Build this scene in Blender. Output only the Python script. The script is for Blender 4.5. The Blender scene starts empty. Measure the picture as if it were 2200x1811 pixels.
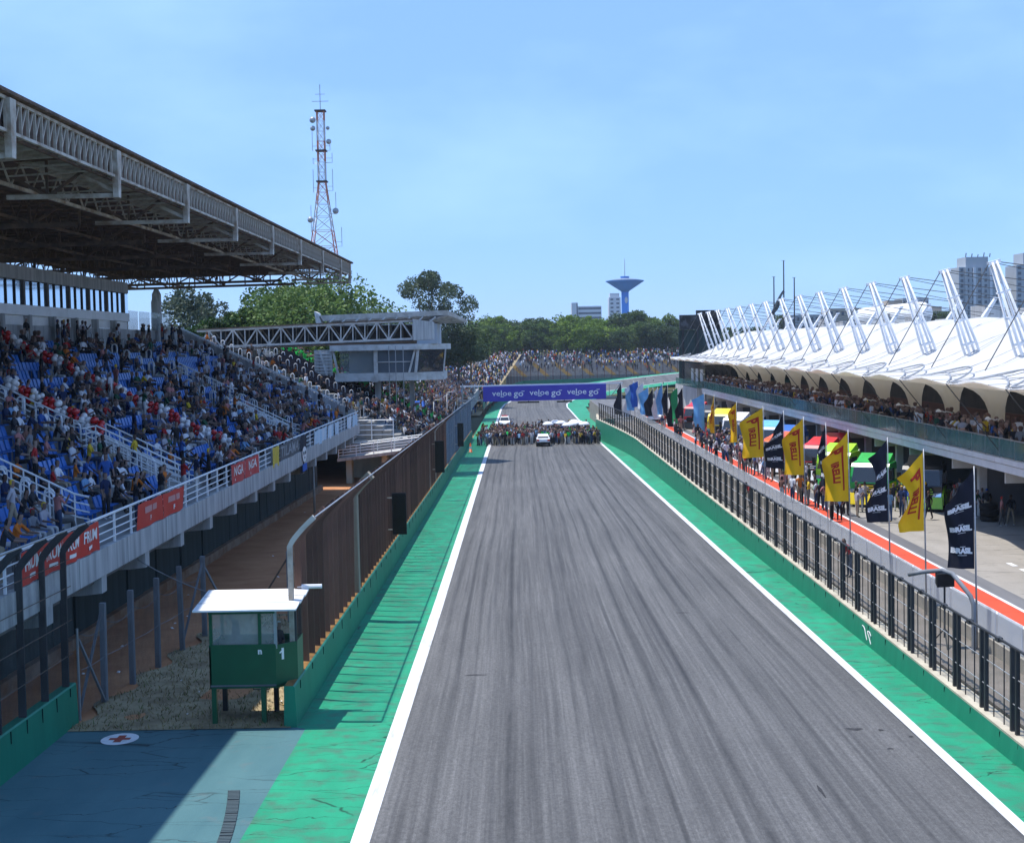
import bpy, bmesh, math, random
import numpy as np
from mathutils import Vector, Matrix, Euler
PI = math.pi
rnd = random.Random(11)
scene = bpy.context.scene
col = scene.collection

# ------------------------------------------------------------------ camera, sky, sun, exposure
F, CX, CY, VX, VY, ROLL, H = 3000.0, 1100.0, 905.5, 1113.0, 742.0, math.radians(1.1), 10.4
_d = Vector(((VX-CX)/F, (VY-CY)/F, 1.0)).normalized()
_u = Vector((-math.sin(ROLL), -math.cos(ROLL), 0.0)); _u.z = -(_u.x*_d.x+_u.y*_d.y)/_d.z; _u.normalize()
_r = _d.cross(_u)
if _r.x < 0: _r = -_r
cam_d = bpy.data.cameras.new('camera'); cam = bpy.data.objects.new('camera', cam_d); col.objects.link(cam)
cr, cdn, cf = Vector((_r.x, _d.x, _u.x)), Vector((_r.y, _d.y, _u.y)), Vector((_r.z, _d.z, _u.z))
m3 = Matrix((cr, -cdn, -cf)).transposed()
cam.matrix_world = Matrix.Translation((0, 0, H)) @ m3.to_4x4()
cam_d.lens = 36*F/2200; cam_d.sensor_width = 36; cam_d.clip_start = 0.3; cam_d.clip_end = 9000
scene.camera = cam

SUN_TO = Vector((-0.315, 0.10, 1.0)).normalized()
world = bpy.data.worlds.new('World'); scene.world = world; world.use_nodes = True
wn = world.node_tree; wn.nodes.clear()
w_out = wn.nodes.new('ShaderNodeOutputWorld'); w_bg = wn.nodes.new('ShaderNodeBackground')
sky = wn.nodes.new('ShaderNodeTexSky'); sky.sky_type = 'NISHITA'; sky.sun_disc = False
sky.sun_elevation = math.asin(SUN_TO.z); sky.sun_rotation = math.atan2(SUN_TO.x, SUN_TO.y)
sky.altitude = 700; sky.air_density = 1.0; sky.dust_density = 0.0; sky.ozone_density = 6.0
w_tc = wn.nodes.new('ShaderNodeTexCoord'); w_map = wn.nodes.new('ShaderNodeMapping'); w_map.inputs['Scale'].default_value = (1.6, 1.6, 4.2)
w_no = wn.nodes.new('ShaderNodeTexNoise'); w_no.inputs['Scale'].default_value = 2.3; w_no.inputs['Detail'].default_value = 5; w_no.inputs['Roughness'].default_value = 0.52
w_rp = wn.nodes.new('ShaderNodeValToRGB'); w_rp.color_ramp.elements[0].position = 0.47; w_rp.color_ramp.elements[1].position = 0.72
w_rp.color_ramp.elements[0].color = (0, 0, 0, 1); w_rp.color_ramp.elements[1].color = (0.5, 0.5, 0.5, 1)
w_mx = wn.nodes.new('ShaderNodeMixRGB'); w_mx.inputs['Color2'].default_value = (2.2, 3.55, 5.6, 1)
wn.links.new(w_tc.outputs['Generated'], w_map.inputs['Vector']); wn.links.new(w_map.outputs['Vector'], w_no.inputs['Vector'])
wn.links.new(w_no.outputs['Fac'], w_rp.inputs['Fac']); wn.links.new(w_rp.outputs['Color'], w_mx.inputs['Fac'])
w_ti = wn.nodes.new('ShaderNodeMixRGB'); w_ti.blend_type = 'MULTIPLY'; w_ti.inputs['Fac'].default_value = 1.0; w_ti.inputs['Color2'].default_value = (0.80, 1.0, 1.22, 1)
w_fl = wn.nodes.new('ShaderNodeMixRGB'); w_fl.inputs['Fac'].default_value = 0.82; w_fl.inputs['Color2'].default_value = (1.22, 2.20, 4.45, 1)
wn.links.new(sky.outputs['Color'], w_ti.inputs['Color1']); wn.links.new(w_ti.outputs['Color'], w_fl.inputs['Color1']); wn.links.new(w_fl.outputs['Color'], w_mx.inputs['Color1']); wn.links.new(w_mx.outputs['Color'], w_bg.inputs['Color'])
w_bg.inputs['Strength'].default_value = 0.15
wn.links.new(w_bg.outputs['Background'], w_out.inputs['Surface'])

sun_d = bpy.data.lights.new('sun', 'SUN'); sun_d.energy = 3.7; sun_d.angle = math.radians(0.55); sun_d.color = (1.0, 0.955, 0.89)
sun = bpy.data.objects.new('sun', sun_d); col.objects.link(sun); sun.location = (-60, 20, 120)
sun.rotation_euler = SUN_TO.to_track_quat('Z', 'Y').to_euler()

scene.view_settings.view_transform = 'Standard'; scene.view_settings.look = 'None'
scene.view_settings.exposure = 0.74; scene.view_settings.gamma = 1.0; scene.view_settings.use_curve_mapping = False
scene.render.engine = 'CYCLES'
scene.cycles.use_denoising = True
scene.cycles.max_bounces = 6; scene.cycles.diffuse_bounces = 4; scene.cycles.glossy_bounces = 2
scene.cycles.transmission_bounces = 3; scene.cycles.transparent_max_bounces = 10
scene.cycles.caustics_reflective = False; scene.cycles.caustics_refractive = False

# ------------------------------------------------------------------ helpers
S = 0.0133
def gz(y):                                   # height of the track at depth y
    if y <= 330: return -S*y
    t = min(1.0, (y-330)/110.0)
    return -S*330 + t*t*(3-2*t)*3.0
def ray(px, py):
    v = Vector(((px-CX)/F, (py-CY)/F, 1.0)); return Vector((v.dot(_r), v.dot(_d), v.dot(_u)))
def aty(px, py, Y): v = ray(px, py); return Vector((0, 0, H)) + v*(Y/v.y)
def atz(px, py, z): v = ray(px, py); return Vector((0, 0, H)) + v*((z-H)/v.z)
def px_per_m(y): return F/max(y, 1.0)

class MB:
    def __init__(s): s.v = []; s.f = []; s.m = []
    def add(s, vs, fs, mi=0):
        o = len(s.v); s.v.extend([tuple(p) for p in vs]); s.f.extend([tuple(o+i for i in f) for f in fs]); s.m.extend([mi]*len(fs)); return s
    def quad(s, a, b, c, d, mi=0): return s.add([a, b, c, d], [(0, 1, 2, 3)], mi)
    def box(s, x0, x1, y0, y1, z0, z1, mi=0):
        return s.add([(x0,y0,z0),(x1,y0,z0),(x1,y1,z0),(x0,y1,z0),(x0,y0,z1),(x1,y0,z1),(x1,y1,z1),(x0,y1,z1)],
                     [(0,3,2,1),(4,5,6,7),(0,1,5,4),(1,2,6,5),(2,3,7,6),(3,0,4,7)], mi)
    def hexa(s, p, mi=0):                    # 8 points, bottom ring then top ring
        return s.add(p, [(0,3,2,1),(4,5,6,7),(0,1,5,4),(1,2,6,5),(2,3,7,6),(3,0,4,7)], mi)
    def bar(s, p, q, w, h=None, mi=0, up=(0,0,1)):
        p, q = Vector(p), Vector(q); h = h or w; d = (q-p)
        if d.length < 1e-6: return s
        d.normalize(); upv = Vector(up)
        if abs(d.dot(upv)) > .97: upv = Vector((0,1,0)) if abs(d.y) < .9 else Vector((1,0,0))
        a = d.cross(upv).normalized()*w/2; b = a.cross(d).normalized()*h/2
        return s.hexa([p-a-b, p+a-b, p+a+b, p-a+b, q-a-b, q+a-b, q+a+b, q-a+b], mi)
    def tube(s, pts, r, n=6, mi=0, cap=True, closed=False):
        pts = [Vector(p) for p in pts]; N = len(pts); rs = r if isinstance(r, (list, tuple)) else [r]*N
        o = len(s.v); prev = None
        for i, p in enumerate(pts):
            t = (pts[min(i+1, N-1)]-pts[max(i-1, 0)])
            if t.length < 1e-9: t = Vector((0,0,1))
            t.normalize()
            a = prev if prev is not None else (Vector((0,0,1)) if abs(t.z) < .9 else Vector((1,0,0)))
            a = (a - t*a.dot(t)); a.normalize(); prev = a; b = t.cross(a)
            for k in range(n):
                ang = 2*PI*k/n; s.v.append(tuple(p + (a*math.cos(ang)+b*math.sin(ang))*rs[i]))
        for i in range(N-1):
            for k in range(n):
                s.f.append((o+i*n+k, o+i*n+(k+1)%n, o+(i+1)*n+(k+1)%n, o+(i+1)*n+k)); s.m.append(mi)
        if cap:
            s.f.append(tuple(o+k for k in reversed(range(n)))); s.f.append(tuple(o+(N-1)*n+k for k in range(n))); s.m += [mi, mi]
        return s
    def lathe(s, prof, c=(0,0,0), n=16, mi=0, axis='z', capends=True):
        o = len(s.v); c = Vector(c)
        for (r, h) in prof:
            for k in range(n):
                a = 2*PI*k/n; x, y = r*math.cos(a), r*math.sin(a)
                p = Vector((x, y, h)) if axis == 'z' else (Vector((h, x, y)) if axis == 'x' else Vector((x, h, y)))
                s.v.append(tuple(c+p))
        for i in range(len(prof)-1):
            for k in range(n):
                s.f.append((o+i*n+k, o+i*n+(k+1)%n, o+(i+1)*n+(k+1)%n, o+(i+1)*n+k)); s.m.append(mi)
        if capends:
            s.f.append(tuple(o+k for k in reversed(range(n)))); s.f.append(tuple(o+(len(prof)-1)*n+k for k in range(n))); s.m += [mi, mi]
        return s
    def grid(s, fn, nu, nv, mi=0):
        o = len(s.v)
        for i in range(nu+1):
            for j in range(nv+1): s.v.append(tuple(fn(i/nu, j/nv)))
        for i in range(nu):
            for j in range(nv):
                a = o+i*(nv+1)+j; s.f.append((a, a+nv+1, a+nv+2, a+1)); s.m.append(mi)
        return s
    def prism(s, poly, y0, y1, mi=0, axis='y'):   # polygon in (x,z) extruded along y, or (x,y) along z, or (y,z) along x
        n = len(poly)
        mk = {'y': lambda a, b, t: (a, t, b), 'z': lambda a, b, t: (a, b, t), 'x': lambda a, b, t: (t, a, b)}[axis]
        vs = [mk(a, b, y0) for a, b in poly]+[mk(a, b, y1) for a, b in poly]
        fs = [tuple(reversed(range(n))), tuple(range(n, 2*n))]+[(i, (i+1) % n, n+(i+1) % n, n+i) for i in range(n)]
        return s.add(vs, fs, mi)
    def mesh(s, name, mats, smooth=False):
        me = bpy.data.meshes.new(name); me.from_pydata(s.v, [], s.f)
        for m in (mats if isinstance(mats, (list, tuple)) else [mats]): me.materials.append(m)
        if any(s.m): me.polygons.foreach_set('material_index', s.m)
        if smooth: me.polygons.foreach_set('use_smooth', [True]*len(s.f))
        me.update(); return me
    def build(s, name, mats, parent=None, smooth=False):
        return link(name, s.mesh(name, mats, smooth), parent)

OFFS = {}
def link(name, me, parent=None, loc=(0,0,0), rot=None, scale=None):
    o = bpy.data.objects.new(name, me); col.objects.link(o); o.location = loc
    if rot is not None: o.rotation_euler = rot
    if scale is not None: o.scale = scale if isinstance(scale, (tuple, list)) else (scale,)*3
    if parent is not None:
        o.parent = parent
        if parent.name in OFFS: o.matrix_parent_inverse = OFFS[parent.name]
    return o
def tag(o, label, cat, group=None, kind=None):
    if label: o['label'] = label
    if cat: o['category'] = cat
    if group: o['group'] = group
    if kind: o['kind'] = kind
    return o
def thing(name, label, cat, base=(0,0,0), group=None, local=False):
    o = bpy.data.objects.new(name, None); col.objects.link(o); o.location = base; o.empty_display_size = .3
    if not local: OFFS[o.name] = Matrix.Translation(-Vector(base))
    return tag(o, label, cat, group)
def struct(o): o['kind'] = 'structure'; return o
def stuff(o): o['kind'] = 'stuff'; return o
def copy_tree(o, parent=None):
    c = o.copy(); col.objects.link(c)
    if parent is not None: c.parent = parent
    for ch in o.children: copy_tree(ch, c)
    return c
OR1 = ['first','second','third','fourth','fifth','sixth','seventh','eighth','ninth']
ORD = ['first','second','third','fourth','fifth','sixth','seventh','eighth','ninth','tenth','eleventh','twelfth','thirteenth','fourteenth','fifteenth','sixteenth','seventeenth','eighteenth','nineteenth','twentieth']
OR2 = ORD+[f'{t}-{o}' if o else th for t, th0 in (('twenty',None),('thirty','thirtieth'),('forty','fortieth'),('fifty','fiftieth'),('sixty','sixtieth')) for th, o in ([(th0, None)] if th0 else [])+[(None, q) for q in OR1]]

# ------------------------------------------------------------------ materials
def nodes(name):
    m = bpy.data.materials.new(name); m.use_nodes = True; nt = m.node_tree
    b = nt.nodes['Principled BSDF']; return m, nt, b
def M(name, c, c2=None, scale=2.0, rough=.75, metal=0.0, stretch=(1,1,1), detail=5, lo=.35, hi=.65, bump=0.0, bscale=None, spec=.3, rand=0.0, coords='Object'):
    m, nt, b = nodes(name)
    b.inputs['Roughness'].default_value = rough; b.inputs['Metallic'].default_value = metal; b.inputs['Specular IOR Level'].default_value = spec
    src = None
    if c2 is not None:
        tc = nt.nodes.new('ShaderNodeTexCoord'); mp = nt.nodes.new('ShaderNodeMapping'); mp.inputs['Scale'].default_value = stretch
        no = nt.nodes.new('ShaderNodeTexNoise'); no.inputs['Scale'].default_value = scale; no.inputs['Detail'].default_value = detail; no.inputs['Roughness'].default_value = .6
        rp = nt.nodes.new('ShaderNodeValToRGB'); rp.color_ramp.elements[0].position = lo; rp.color_ramp.elements[1].position = hi
        rp.color_ramp.elements[0].color = (*c, 1); rp.color_ramp.elements[1].color = (*c2, 1)
        nt.links.new(tc.outputs[coords], mp.inputs['Vector']); nt.links.new(mp.outputs['Vector'], no.inputs['Vector'])
        nt.links.new(no.outputs['Fac'], rp.inputs['Fac']); src = rp.outputs['Color']
        if bump:
            n2 = nt.nodes.new('ShaderNodeTexNoise'); n2.inputs['Scale'].default_value = bscale or scale*6; n2.inputs['Detail'].default_value = 4
            bp = nt.nodes.new('ShaderNodeBump'); bp.inputs['Strength'].default_value = bump; bp.inputs['Distance'].default_value = .02
            nt.links.new(tc.outputs[coords], n2.inputs['Vector']); nt.links.new(n2.outputs['Fac'], bp.inputs['Height']); nt.links.new(bp.outputs['Normal'], b.inputs['Normal'])
    if rand:
        oi = nt.nodes.new('ShaderNodeObjectInfo'); mr = nt.nodes.new('ShaderNodeMapRange'); mr.inputs['To Min'].default_value = 1-rand; mr.inputs['To Max'].default_value = 1+rand
        hs = nt.nodes.new('ShaderNodeHueSaturation'); hs.inputs['Color'].default_value = (*c, 1)
        nt.links.new(oi.outputs['Random'], mr.inputs['Value']); nt.links.new(mr.outputs['Result'], hs.inputs['Value'])
        if src: nt.links.new(src, hs.inputs['Color'])
        src = hs.outputs['Color']
    if src: nt.links.new(src, b.inputs['Base Color'])
    else: b.inputs['Base Color'].default_value = (*c, 1)
    return m
def mathn(nt, op, a, b=None, clamp=False):
    n = nt.nodes.new('ShaderNodeMath'); n.operation = op; n.use_clamp = clamp
    for i, x in enumerate((a, b)):
        if x is None: continue
        if isinstance(x, (int, float)): n.inputs[i].default_value = x
        else: nt.links.new(x, n.inputs[i])
    return n.outputs[0]
def noise(nt, vec, scale, detail=4, stretch=(1,1,1), rough=.55):
    mp = nt.nodes.new('ShaderNodeMapping'); mp.inputs['Scale'].default_value = stretch; nt.links.new(vec, mp.inputs['Vector'])
    n = nt.nodes.new('ShaderNodeTexNoise'); n.inputs['Scale'].default_value = scale; n.inputs['Detail'].default_value = detail; n.inputs['Roughness'].default_value = rough
    nt.links.new(mp.outputs['Vector'], n.inputs['Vector']); return n.outputs['Fac']
def ramp(nt, fac, stops):
    r = nt.nodes.new('ShaderNodeValToRGB'); e = r.color_ramp.elements
    while len(e) < len(stops): e.new(.5)
    for i, (p, c) in enumerate(stops): e[i].position = p; e[i].color = (*c, 1) if len(c) == 3 else c
    nt.links.new(fac, r.inputs['Fac']); return r.outputs['Color']
def mix(nt, fac, a, b, mode='MIX'):
    n = nt.nodes.new('ShaderNodeMixRGB'); n.blend_type = mode
    if isinstance(fac, (int, float)): n.inputs['Fac'].default_value = fac
    else: nt.links.new(fac, n.inputs['Fac'])
    for k, x in (('Color1', a), ('Color2', b)):
        if isinstance(x, tuple): n.inputs[k].default_value = (*x, 1)
        else: nt.links.new(x, n.inputs[k])
    return n.outputs['Color']

def asphalt_mat():
    m, nt, b = nodes('asphalt'); tc = nt.nodes.new('ShaderNodeTexCoord').outputs['Object']
    # gentle sideways wander of the tyre lines
    wander = noise(nt, tc, .012, 2, (0.3, 1, 1)); sep = nt.nodes.new('ShaderNodeSeparateXYZ'); nt.links.new(tc, sep.inputs[0])
    xw = mathn(nt, 'ADD', sep.outputs['X'], mathn(nt, 'MULTIPLY', wander, 1.3))
    cmb = nt.nodes.new('ShaderNodeCombineXYZ'); nt.links.new(xw, cmb.inputs['X']); nt.links.new(sep.outputs['Y'], cmb.inputs['Y']); v = cmb.outputs[0]
    fine = noise(nt, v, 8.5, 6, (1, .012, 1), .68)
    wide = noise(nt, v, .8, 3, (1, .010, 1))
    dark = noise(nt, v, 1.9, 2, (1, .0045, 1), .45)
    dark2 = noise(nt, v, 4.2, 2, (1, .006, 1), .5)
    brk = noise(nt, v, .6, 3, (.5, .10, 1))
    grain = noise(nt, tc, 38, 2)
    base = ramp(nt, fine, [(.30, (.050, .0495, .049)), (.50, (.086, .085, .084)), (.70, (.142, .140, .137))])
    base = mix(nt, .38, base, ramp(nt, wide, [(.36, (.050, .0495, .049)), (.64, (.128, .126, .124))]))
    mott = noise(nt, tc, .22, 5, (1, .35, 1), .6)
    base = mix(nt, .40, base, ramp(nt, mott, [(.32, (.36,)*3), (.68, (.66,)*3)]), 'OVERLAY')
    gate = mathn(nt, 'ADD', mathn(nt, 'MULTIPLY', brk, 2.4), -.62, True)
    dk2 = mathn(nt, 'MULTIPLY', ramp(nt, dark2, [(.56, (0,0,0)), (.63, (1,1,1))]), gate)
    base = mix(nt, mathn(nt, 'MULTIPLY', dk2, .42), base, (.024, .025, .029))
    nx = mathn(nt, 'DIVIDE', mathn(nt, 'ADD', xw, 3.6), 15.6)
    for lanes, seed_, amt in (((-2.35,-1.1,.15,1.55,2.7,4.05,5.35,6.5,7.9,9.35), 3.1, .92), ((-1.7,.75,2.1,3.35,4.7,5.9,7.2,8.6,9.9), 9.7, .80)):
        stops = [(0, (0,0,0))]
        for L_ in lanes:
            c_ = (L_+3.6)/15.6; w_ = (.03+.085*abs(math.sin(L_*7.7)))/15.6; pk = .45+.55*abs(math.sin(L_*3.3+1)); stops += [(c_-w_*1.7, (0,0,0)), (c_, (pk,pk,pk)), (c_+w_*1.7, (0,0,0))]
        ln = ramp(nt, nx, stops); mp_ = nt.nodes.new('ShaderNodeMapping'); mp_.inputs['Location'].default_value = (seed_*7, seed_*31, 0); nt.links.new(tc, mp_.inputs['Vector'])
        g2_ = mathn(nt, 'ADD', mathn(nt, 'MULTIPLY', noise(nt, mp_.outputs[0], .35, 5, (1.6, .11, 1), .65), 5.2), -1.85, True)
        chat = mathn(nt, 'ADD', mathn(nt, 'MULTIPLY', noise(nt, mp_.outputs[0], 2.2, 3, (2.5, .35, 1)), 1.2), .35, True)
        base = mix(nt, mathn(nt, 'MULTIPLY', mathn(nt, 'MULTIPLY', mathn(nt, 'MULTIPLY', ln, g2_), chat), amt), base, (.018, .018, .019))
    base = mix(nt, .6, base, ramp(nt, grain, [(.3, (.30, .30, .30)), (.7, (.70, .70, .70))]), 'OVERLAY')
    gr2 = noise(nt, tc, 11, 3, (1, .6, 1), .7); base = mix(nt, .55, base, ramp(nt, gr2, [(.28, (.26,)*3), (.72, (.74,)*3)]), 'OVERLAY')
    nt.links.new(base, b.inputs['Base Color']); b.inputs['Roughness'].default_value = .78; b.inputs['Specular IOR Level'].default_value = .35
    bp = nt.nodes.new('ShaderNodeBump'); bp.inputs['Strength'].default_value = .35; bp.inputs['Distance'].default_value = .01
    nt.links.new(grain, bp.inputs['Height']); nt.links.new(bp.outputs['Normal'], b.inputs['Normal']); return m
def painted_mat(name, c, c2, dirt, crack_scale=.55, crackw=.018, wear=.55):
    m, nt, b = nodes(name); tc = nt.nodes.new('ShaderNodeTexCoord').outputs['Object']
    wb = noise(nt, tc, .8, 4); vecadd = nt.nodes.new('ShaderNodeVectorMath'); vecadd.operation = 'ADD'
    cmb = nt.nodes.new('ShaderNodeCombineXYZ'); nt.links.new(mathn(nt, 'MULTIPLY', wb, 1.3), cmb.inputs['X']); nt.links.new(mathn(nt, 'MULTIPLY', wb, -.9), cmb.inputs['Y'])
    nt.links.new(tc, vecadd.inputs[0]); nt.links.new(cmb.outputs[0], vecadd.inputs[1])
    mp = nt.nodes.new('ShaderNodeMapping'); mp.inputs['Scale'].default_value = (.30, 1.5, 1); nt.links.new(vecadd.outputs[0], mp.inputs['Vector'])
    vo = nt.nodes.new('ShaderNodeTexVoronoi'); vo.feature = 'DISTANCE_TO_EDGE'; vo.inputs['Scale'].default_value = crack_scale; nt.links.new(mp.outputs[0], vo.inputs['Vector'])
    gate = noise(nt, tc, .35, 2)
    crack = mathn(nt, 'MULTIPLY', ramp(nt, vo.outputs['Distance'], [(0.0, (1,1,1)), (crackw, (0,0,0))]), ramp(nt, gate, [(.4, (0,0,0)), (.55, (1,1,1))]))
    base = ramp(nt, noise(nt, tc, .9, 5, (1, .35, 1)), [(.3, c), (.7, c2)])
    base = mix(nt, ramp(nt, noise(nt, tc, 1.7, 6), [(wear, (0,0,0)), (wear+.22, (.75,.75,.75))]), base, dirt)
    base = mix(nt, crack, base, tuple(x*.12 for x in c2))
    gr = noise(nt, tc, 30, 3); base = mix(nt, .35, base, ramp(nt, gr, [(.3, (.4,)*3), (.7, (.6,)*3)]), 'OVERLAY')
    nt.links.new(base, b.inputs['Base Color']); b.inputs['Roughness'].default_value = .7; b.inputs['Specular IOR Level'].default_value = .3
    bp = nt.nodes.new('ShaderNodeBump'); bp.inputs['Strength'].default_value = .3; bp.inputs['Distance'].default_value = .01
    nt.links.new(gr, bp.inputs['Height']); nt.links.new(bp.outputs['Normal'], b.inputs['Normal']); return m
def seethrough(name, c, alpha, rough=.6, c2=None, stretch=(1,1,1), scale=2, lo=.0, hi=1.0):
    m, nt, b = nodes(name); b.inputs['Base Color'].default_value = (*c, 1); b.inputs['Roughness'].default_value = rough
    tc = nt.nodes.new('ShaderNodeTexCoord').outputs['Object']
    n = noise(nt, tc, scale, 4, stretch)
    if c2: nt.links.new(ramp(nt, n, [(.35, c), (.65, c2)]), b.inputs['Base Color'])
    mr = nt.nodes.new('ShaderNodeMapRange'); mr.inputs['From Min'].default_value = .3; mr.inputs['From Max'].default_value = .7
    mr.inputs['To Min'].default_value = max(0, alpha-.12); mr.inputs['To Max'].default_value = min(1, alpha+.12)
    nt.links.new(n, mr.inputs['Value']); nt.links.new(mr.outputs['Result'], b.inputs['Alpha']); return m
def glass_mat(name, tint, alpha=.35, rough=.05):
    m, nt, b = nodes(name); b.inputs['Base Color'].default_value = (*tint, 1); b.inputs['Roughness'].default_value = rough
    b.inputs['Specular IOR Level'].default_value = .8; b.inputs['Alpha'].default_value = alpha; return m
def attr_mat(name, rough=.85, spec=.2):
    m, nt, b = nodes(name); a = nt.nodes.new('ShaderNodeAttribute'); a.attribute_name = 'Col'
    nt.links.new(a.outputs['Color'], b.inputs['Base Color']); b.inputs['Roughness'].default_value = rough; b.inputs['Specular IOR Level'].default_value = spec; return m
def leaf_mat(name):
    m, nt, b = nodes(name); a = nt.nodes.new('ShaderNodeAttribute'); a.attribute_name = 'Col'
    nt.links.new(a.outputs['Color'], b.inputs['Base Color']); b.inputs['Roughness'].default_value = .6; b.inputs['Specular IOR Level'].default_value = .25
    tr = nt.nodes.new('ShaderNodeBsdfTranslucent'); nt.links.new(a.outputs['Color'], tr.inputs['Color'])
    mx = nt.nodes.new('ShaderNodeMixShader'); mx.inputs['Fac'].default_value = .3
    nt.links.new(b.outputs[0], mx.inputs[1]); nt.links.new(tr.outputs[0], mx.inputs[2]); nt.links.new(mx.outputs[0], nt.nodes['Material Output'].inputs['Surface']); return m

def trans_mat(name, c, f):
    m, nt, b = nodes(name); b.inputs['Base Color'].default_value = (*c, 1); b.inputs['Roughness'].default_value = .65; b.inputs['Specular IOR Level'].default_value = .25
    tc = nt.nodes.new('ShaderNodeTexCoord').outputs['Object']; cc = ramp(nt, noise(nt, tc, .4, 4), [(.3, tuple(x*.94 for x in c)), (.7, c)]); nt.links.new(cc, b.inputs['Base Color'])
    tr = nt.nodes.new('ShaderNodeBsdfTranslucent'); nt.links.new(cc, tr.inputs['Color']); mx = nt.nodes.new('ShaderNodeMixShader'); mx.inputs['Fac'].default_value = f
    nt.links.new(b.outputs[0], mx.inputs[1]); nt.links.new(tr.outputs[0], mx.inputs[2]); nt.links.new(mx.outputs[0], nt.nodes['Material Output'].inputs['Surface']); return m
MAT = {}
MAT['asphalt'] = asphalt_mat()
MAT['pit_asphalt'] = M('pit_asphalt', (.10,.10,.105), (.15,.15,.155), .8, .85, stretch=(1,.1,1), bump=.2, bscale=40)
MAT['pit_concrete'] = painted_mat('pit_concrete', (.24,.222,.195), (.30,.278,.248), (.12,.112,.10), .28, .012, .6)
MAT['white_paint'] = M('white_paint', (.60,.61,.63), (.30,.305,.31), 2.6, .65, stretch=(2.2,.22,1), detail=8, lo=.50, hi=.78)
MAT['white_worn'] = M('white_worn', (.66,.67,.68), (.42,.42,.42), 2.2, .7, lo=.5, hi=.75)
MAT['verge'] = painted_mat('verge_green', (.008,.205,.105), (.013,.285,.148), (.055,.125,.085), 1.0, .02, .47)
MAT['blue_lot'] = painted_mat('blue_lot', (.046,.122,.138), (.070,.160,.170), (.110,.138,.138), .8, .014, .60)
MAT['red_strip'] = painted_mat('red_strip', (.50,.058,.022), (.56,.075,.03), (.36,.06,.03), .3, .008, .66)
MAT['wall_green'] = M('wall_green', (.005,.165,.095), (.010,.215,.125), 1.6, .55, stretch=(1,1,.25), lo=.3, hi=.7, bump=.15, spec=.35)
MAT['wall_green_dark'] = M('wall_stain', (.004,.014,.011), rough=.8)
MAT['cream'] = M('cream_concrete', (.48,.44,.34), (.36,.32,.25), 1.3, .85, stretch=(1,1,.4))
MAT['dirt'] = M('red_dirt', (.34,.14,.06), (.48,.235,.11), .55, .95, detail=8, lo=.3, hi=.7, bump=.7, bscale=9)
MAT['dry_ground'] = M('dry_ground', (.20,.15,.085), (.36,.29,.17), 1.2, .95, detail=8, bump=.7, bscale=14)
MAT['ground'] = M('ground', (.045,.062,.022), (.095,.085,.045), .05, .95, detail=8)
MAT['concrete'] = M('weathered_concrete', (.48,.48,.47), (.22,.225,.225), 2.3, .9, stretch=(1,1,.09), detail=7, lo=.38, hi=.72, bump=.2)
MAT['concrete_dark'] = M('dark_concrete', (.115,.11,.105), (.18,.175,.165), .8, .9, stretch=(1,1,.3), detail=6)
MAT['step'] = M('step_concrete', (.30,.30,.29), (.22,.22,.215), .7, .9, detail=6)
MAT['under'] = M('understand_panel', (.022,.036,.038), (.038,.060,.062), .8, .8, stretch=(1,2,.1))
MAT['black'] = M('black_board', (.006,.006,.007), rough=.6)
MAT['orange_kerb'] = M('kerb_clay', (.20,.10,.05), (.30,.22,.16), .8, .9)
MAT['white_steel'] = M('white_steel', (.78,.79,.80), (.62,.62,.61), .9, .45, lo=.5, hi=.8, spec=.5)
MAT['white_roof'] = M('white_roof_sheet', (.80,.80,.79), (.70,.70,.68), 1.0, .5)
MAT['dirty_white'] = M('dirty_white', (.58,.58,.56), (.36,.345,.315), 1.1, .7, detail=7, lo=.42, hi=.72)
MAT['old_steel'] = M('old_white_steel', (.54,.505,.44), (.26,.19,.13), 1.6, .75, detail=9, lo=.40, hi=.66)
MAT['rust_steel'] = M('rusty_steel', (.095,.072,.058), (.21,.135,.09), 1.5, .85, detail=8, lo=.4, hi=.7)
MAT['roof_deck'] = M('roof_deck_sheet', (.10,.070,.054), (.21,.14,.10), .6, .85, stretch=(.2,3,1), detail=6)
MAT['fence_brown'] = M('fence_brown', (.105,.055,.042), (.23,.115,.075), 1.4, .85, stretch=(1,1,.3), lo=.3, hi=.75, rand=.45)
MAT['fence_grey'] = M('fence_grey', (.16,.20,.25), (.24,.28,.32), 1.2, .6, metal=.2, rand=.15)
MAT['fence_dark'] = M('fence_dark', (.022,.024,.027), (.038,.040,.043), 1.2, .6, rand=.2)
MAT['post_grey'] = M('post_grey', (.20,.215,.235), (.12,.125,.135), 1.0, .85, stretch=(1,1,.3), rand=.15)
MAT['galv'] = M('galvanised', (.40,.41,.42), (.30,.31,.32), 2.0, .45, metal=.5)
MAT['mesh_brown'] = seethrough('mesh_brown', (.12,.062,.046), .20, .9, (.20,.095,.05), (1,3,.12), 1.3)
MAT['mesh_fine'] = seethrough('mesh_fine', (.10,.10,.10), .12, .8)
MAT['mesh_mid'] = seethrough('mesh_mid', (.16,.16,.15), .2, .8)
MAT['net_grey'] = seethrough('net_grey', (.50,.51,.47), .45, .8, None, (1,1,1), 1.2)
MAT['seat_blue'] = M('seat_blue', (.014,.115,.40), (.022,.15,.50), 2.5, .42, spec=.5, rand=.12)
MAT['membrane'] = trans_mat('white_membrane', (.76,.77,.78), .42)
MAT['membrane_in'] = trans_mat('membrane_underside', (.84,.76,.62), .42)
MAT['glass_green'] = glass_mat('green_glass', (.10,.24,.235), .62, .08)
MAT['glass_sky'] = M('window_glass', (.62,.74,.86), rough=.07, metal=.92)
MAT['glass_dark'] = glass_mat('dark_glass', (.03,.035,.042), .93, .06)
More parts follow.
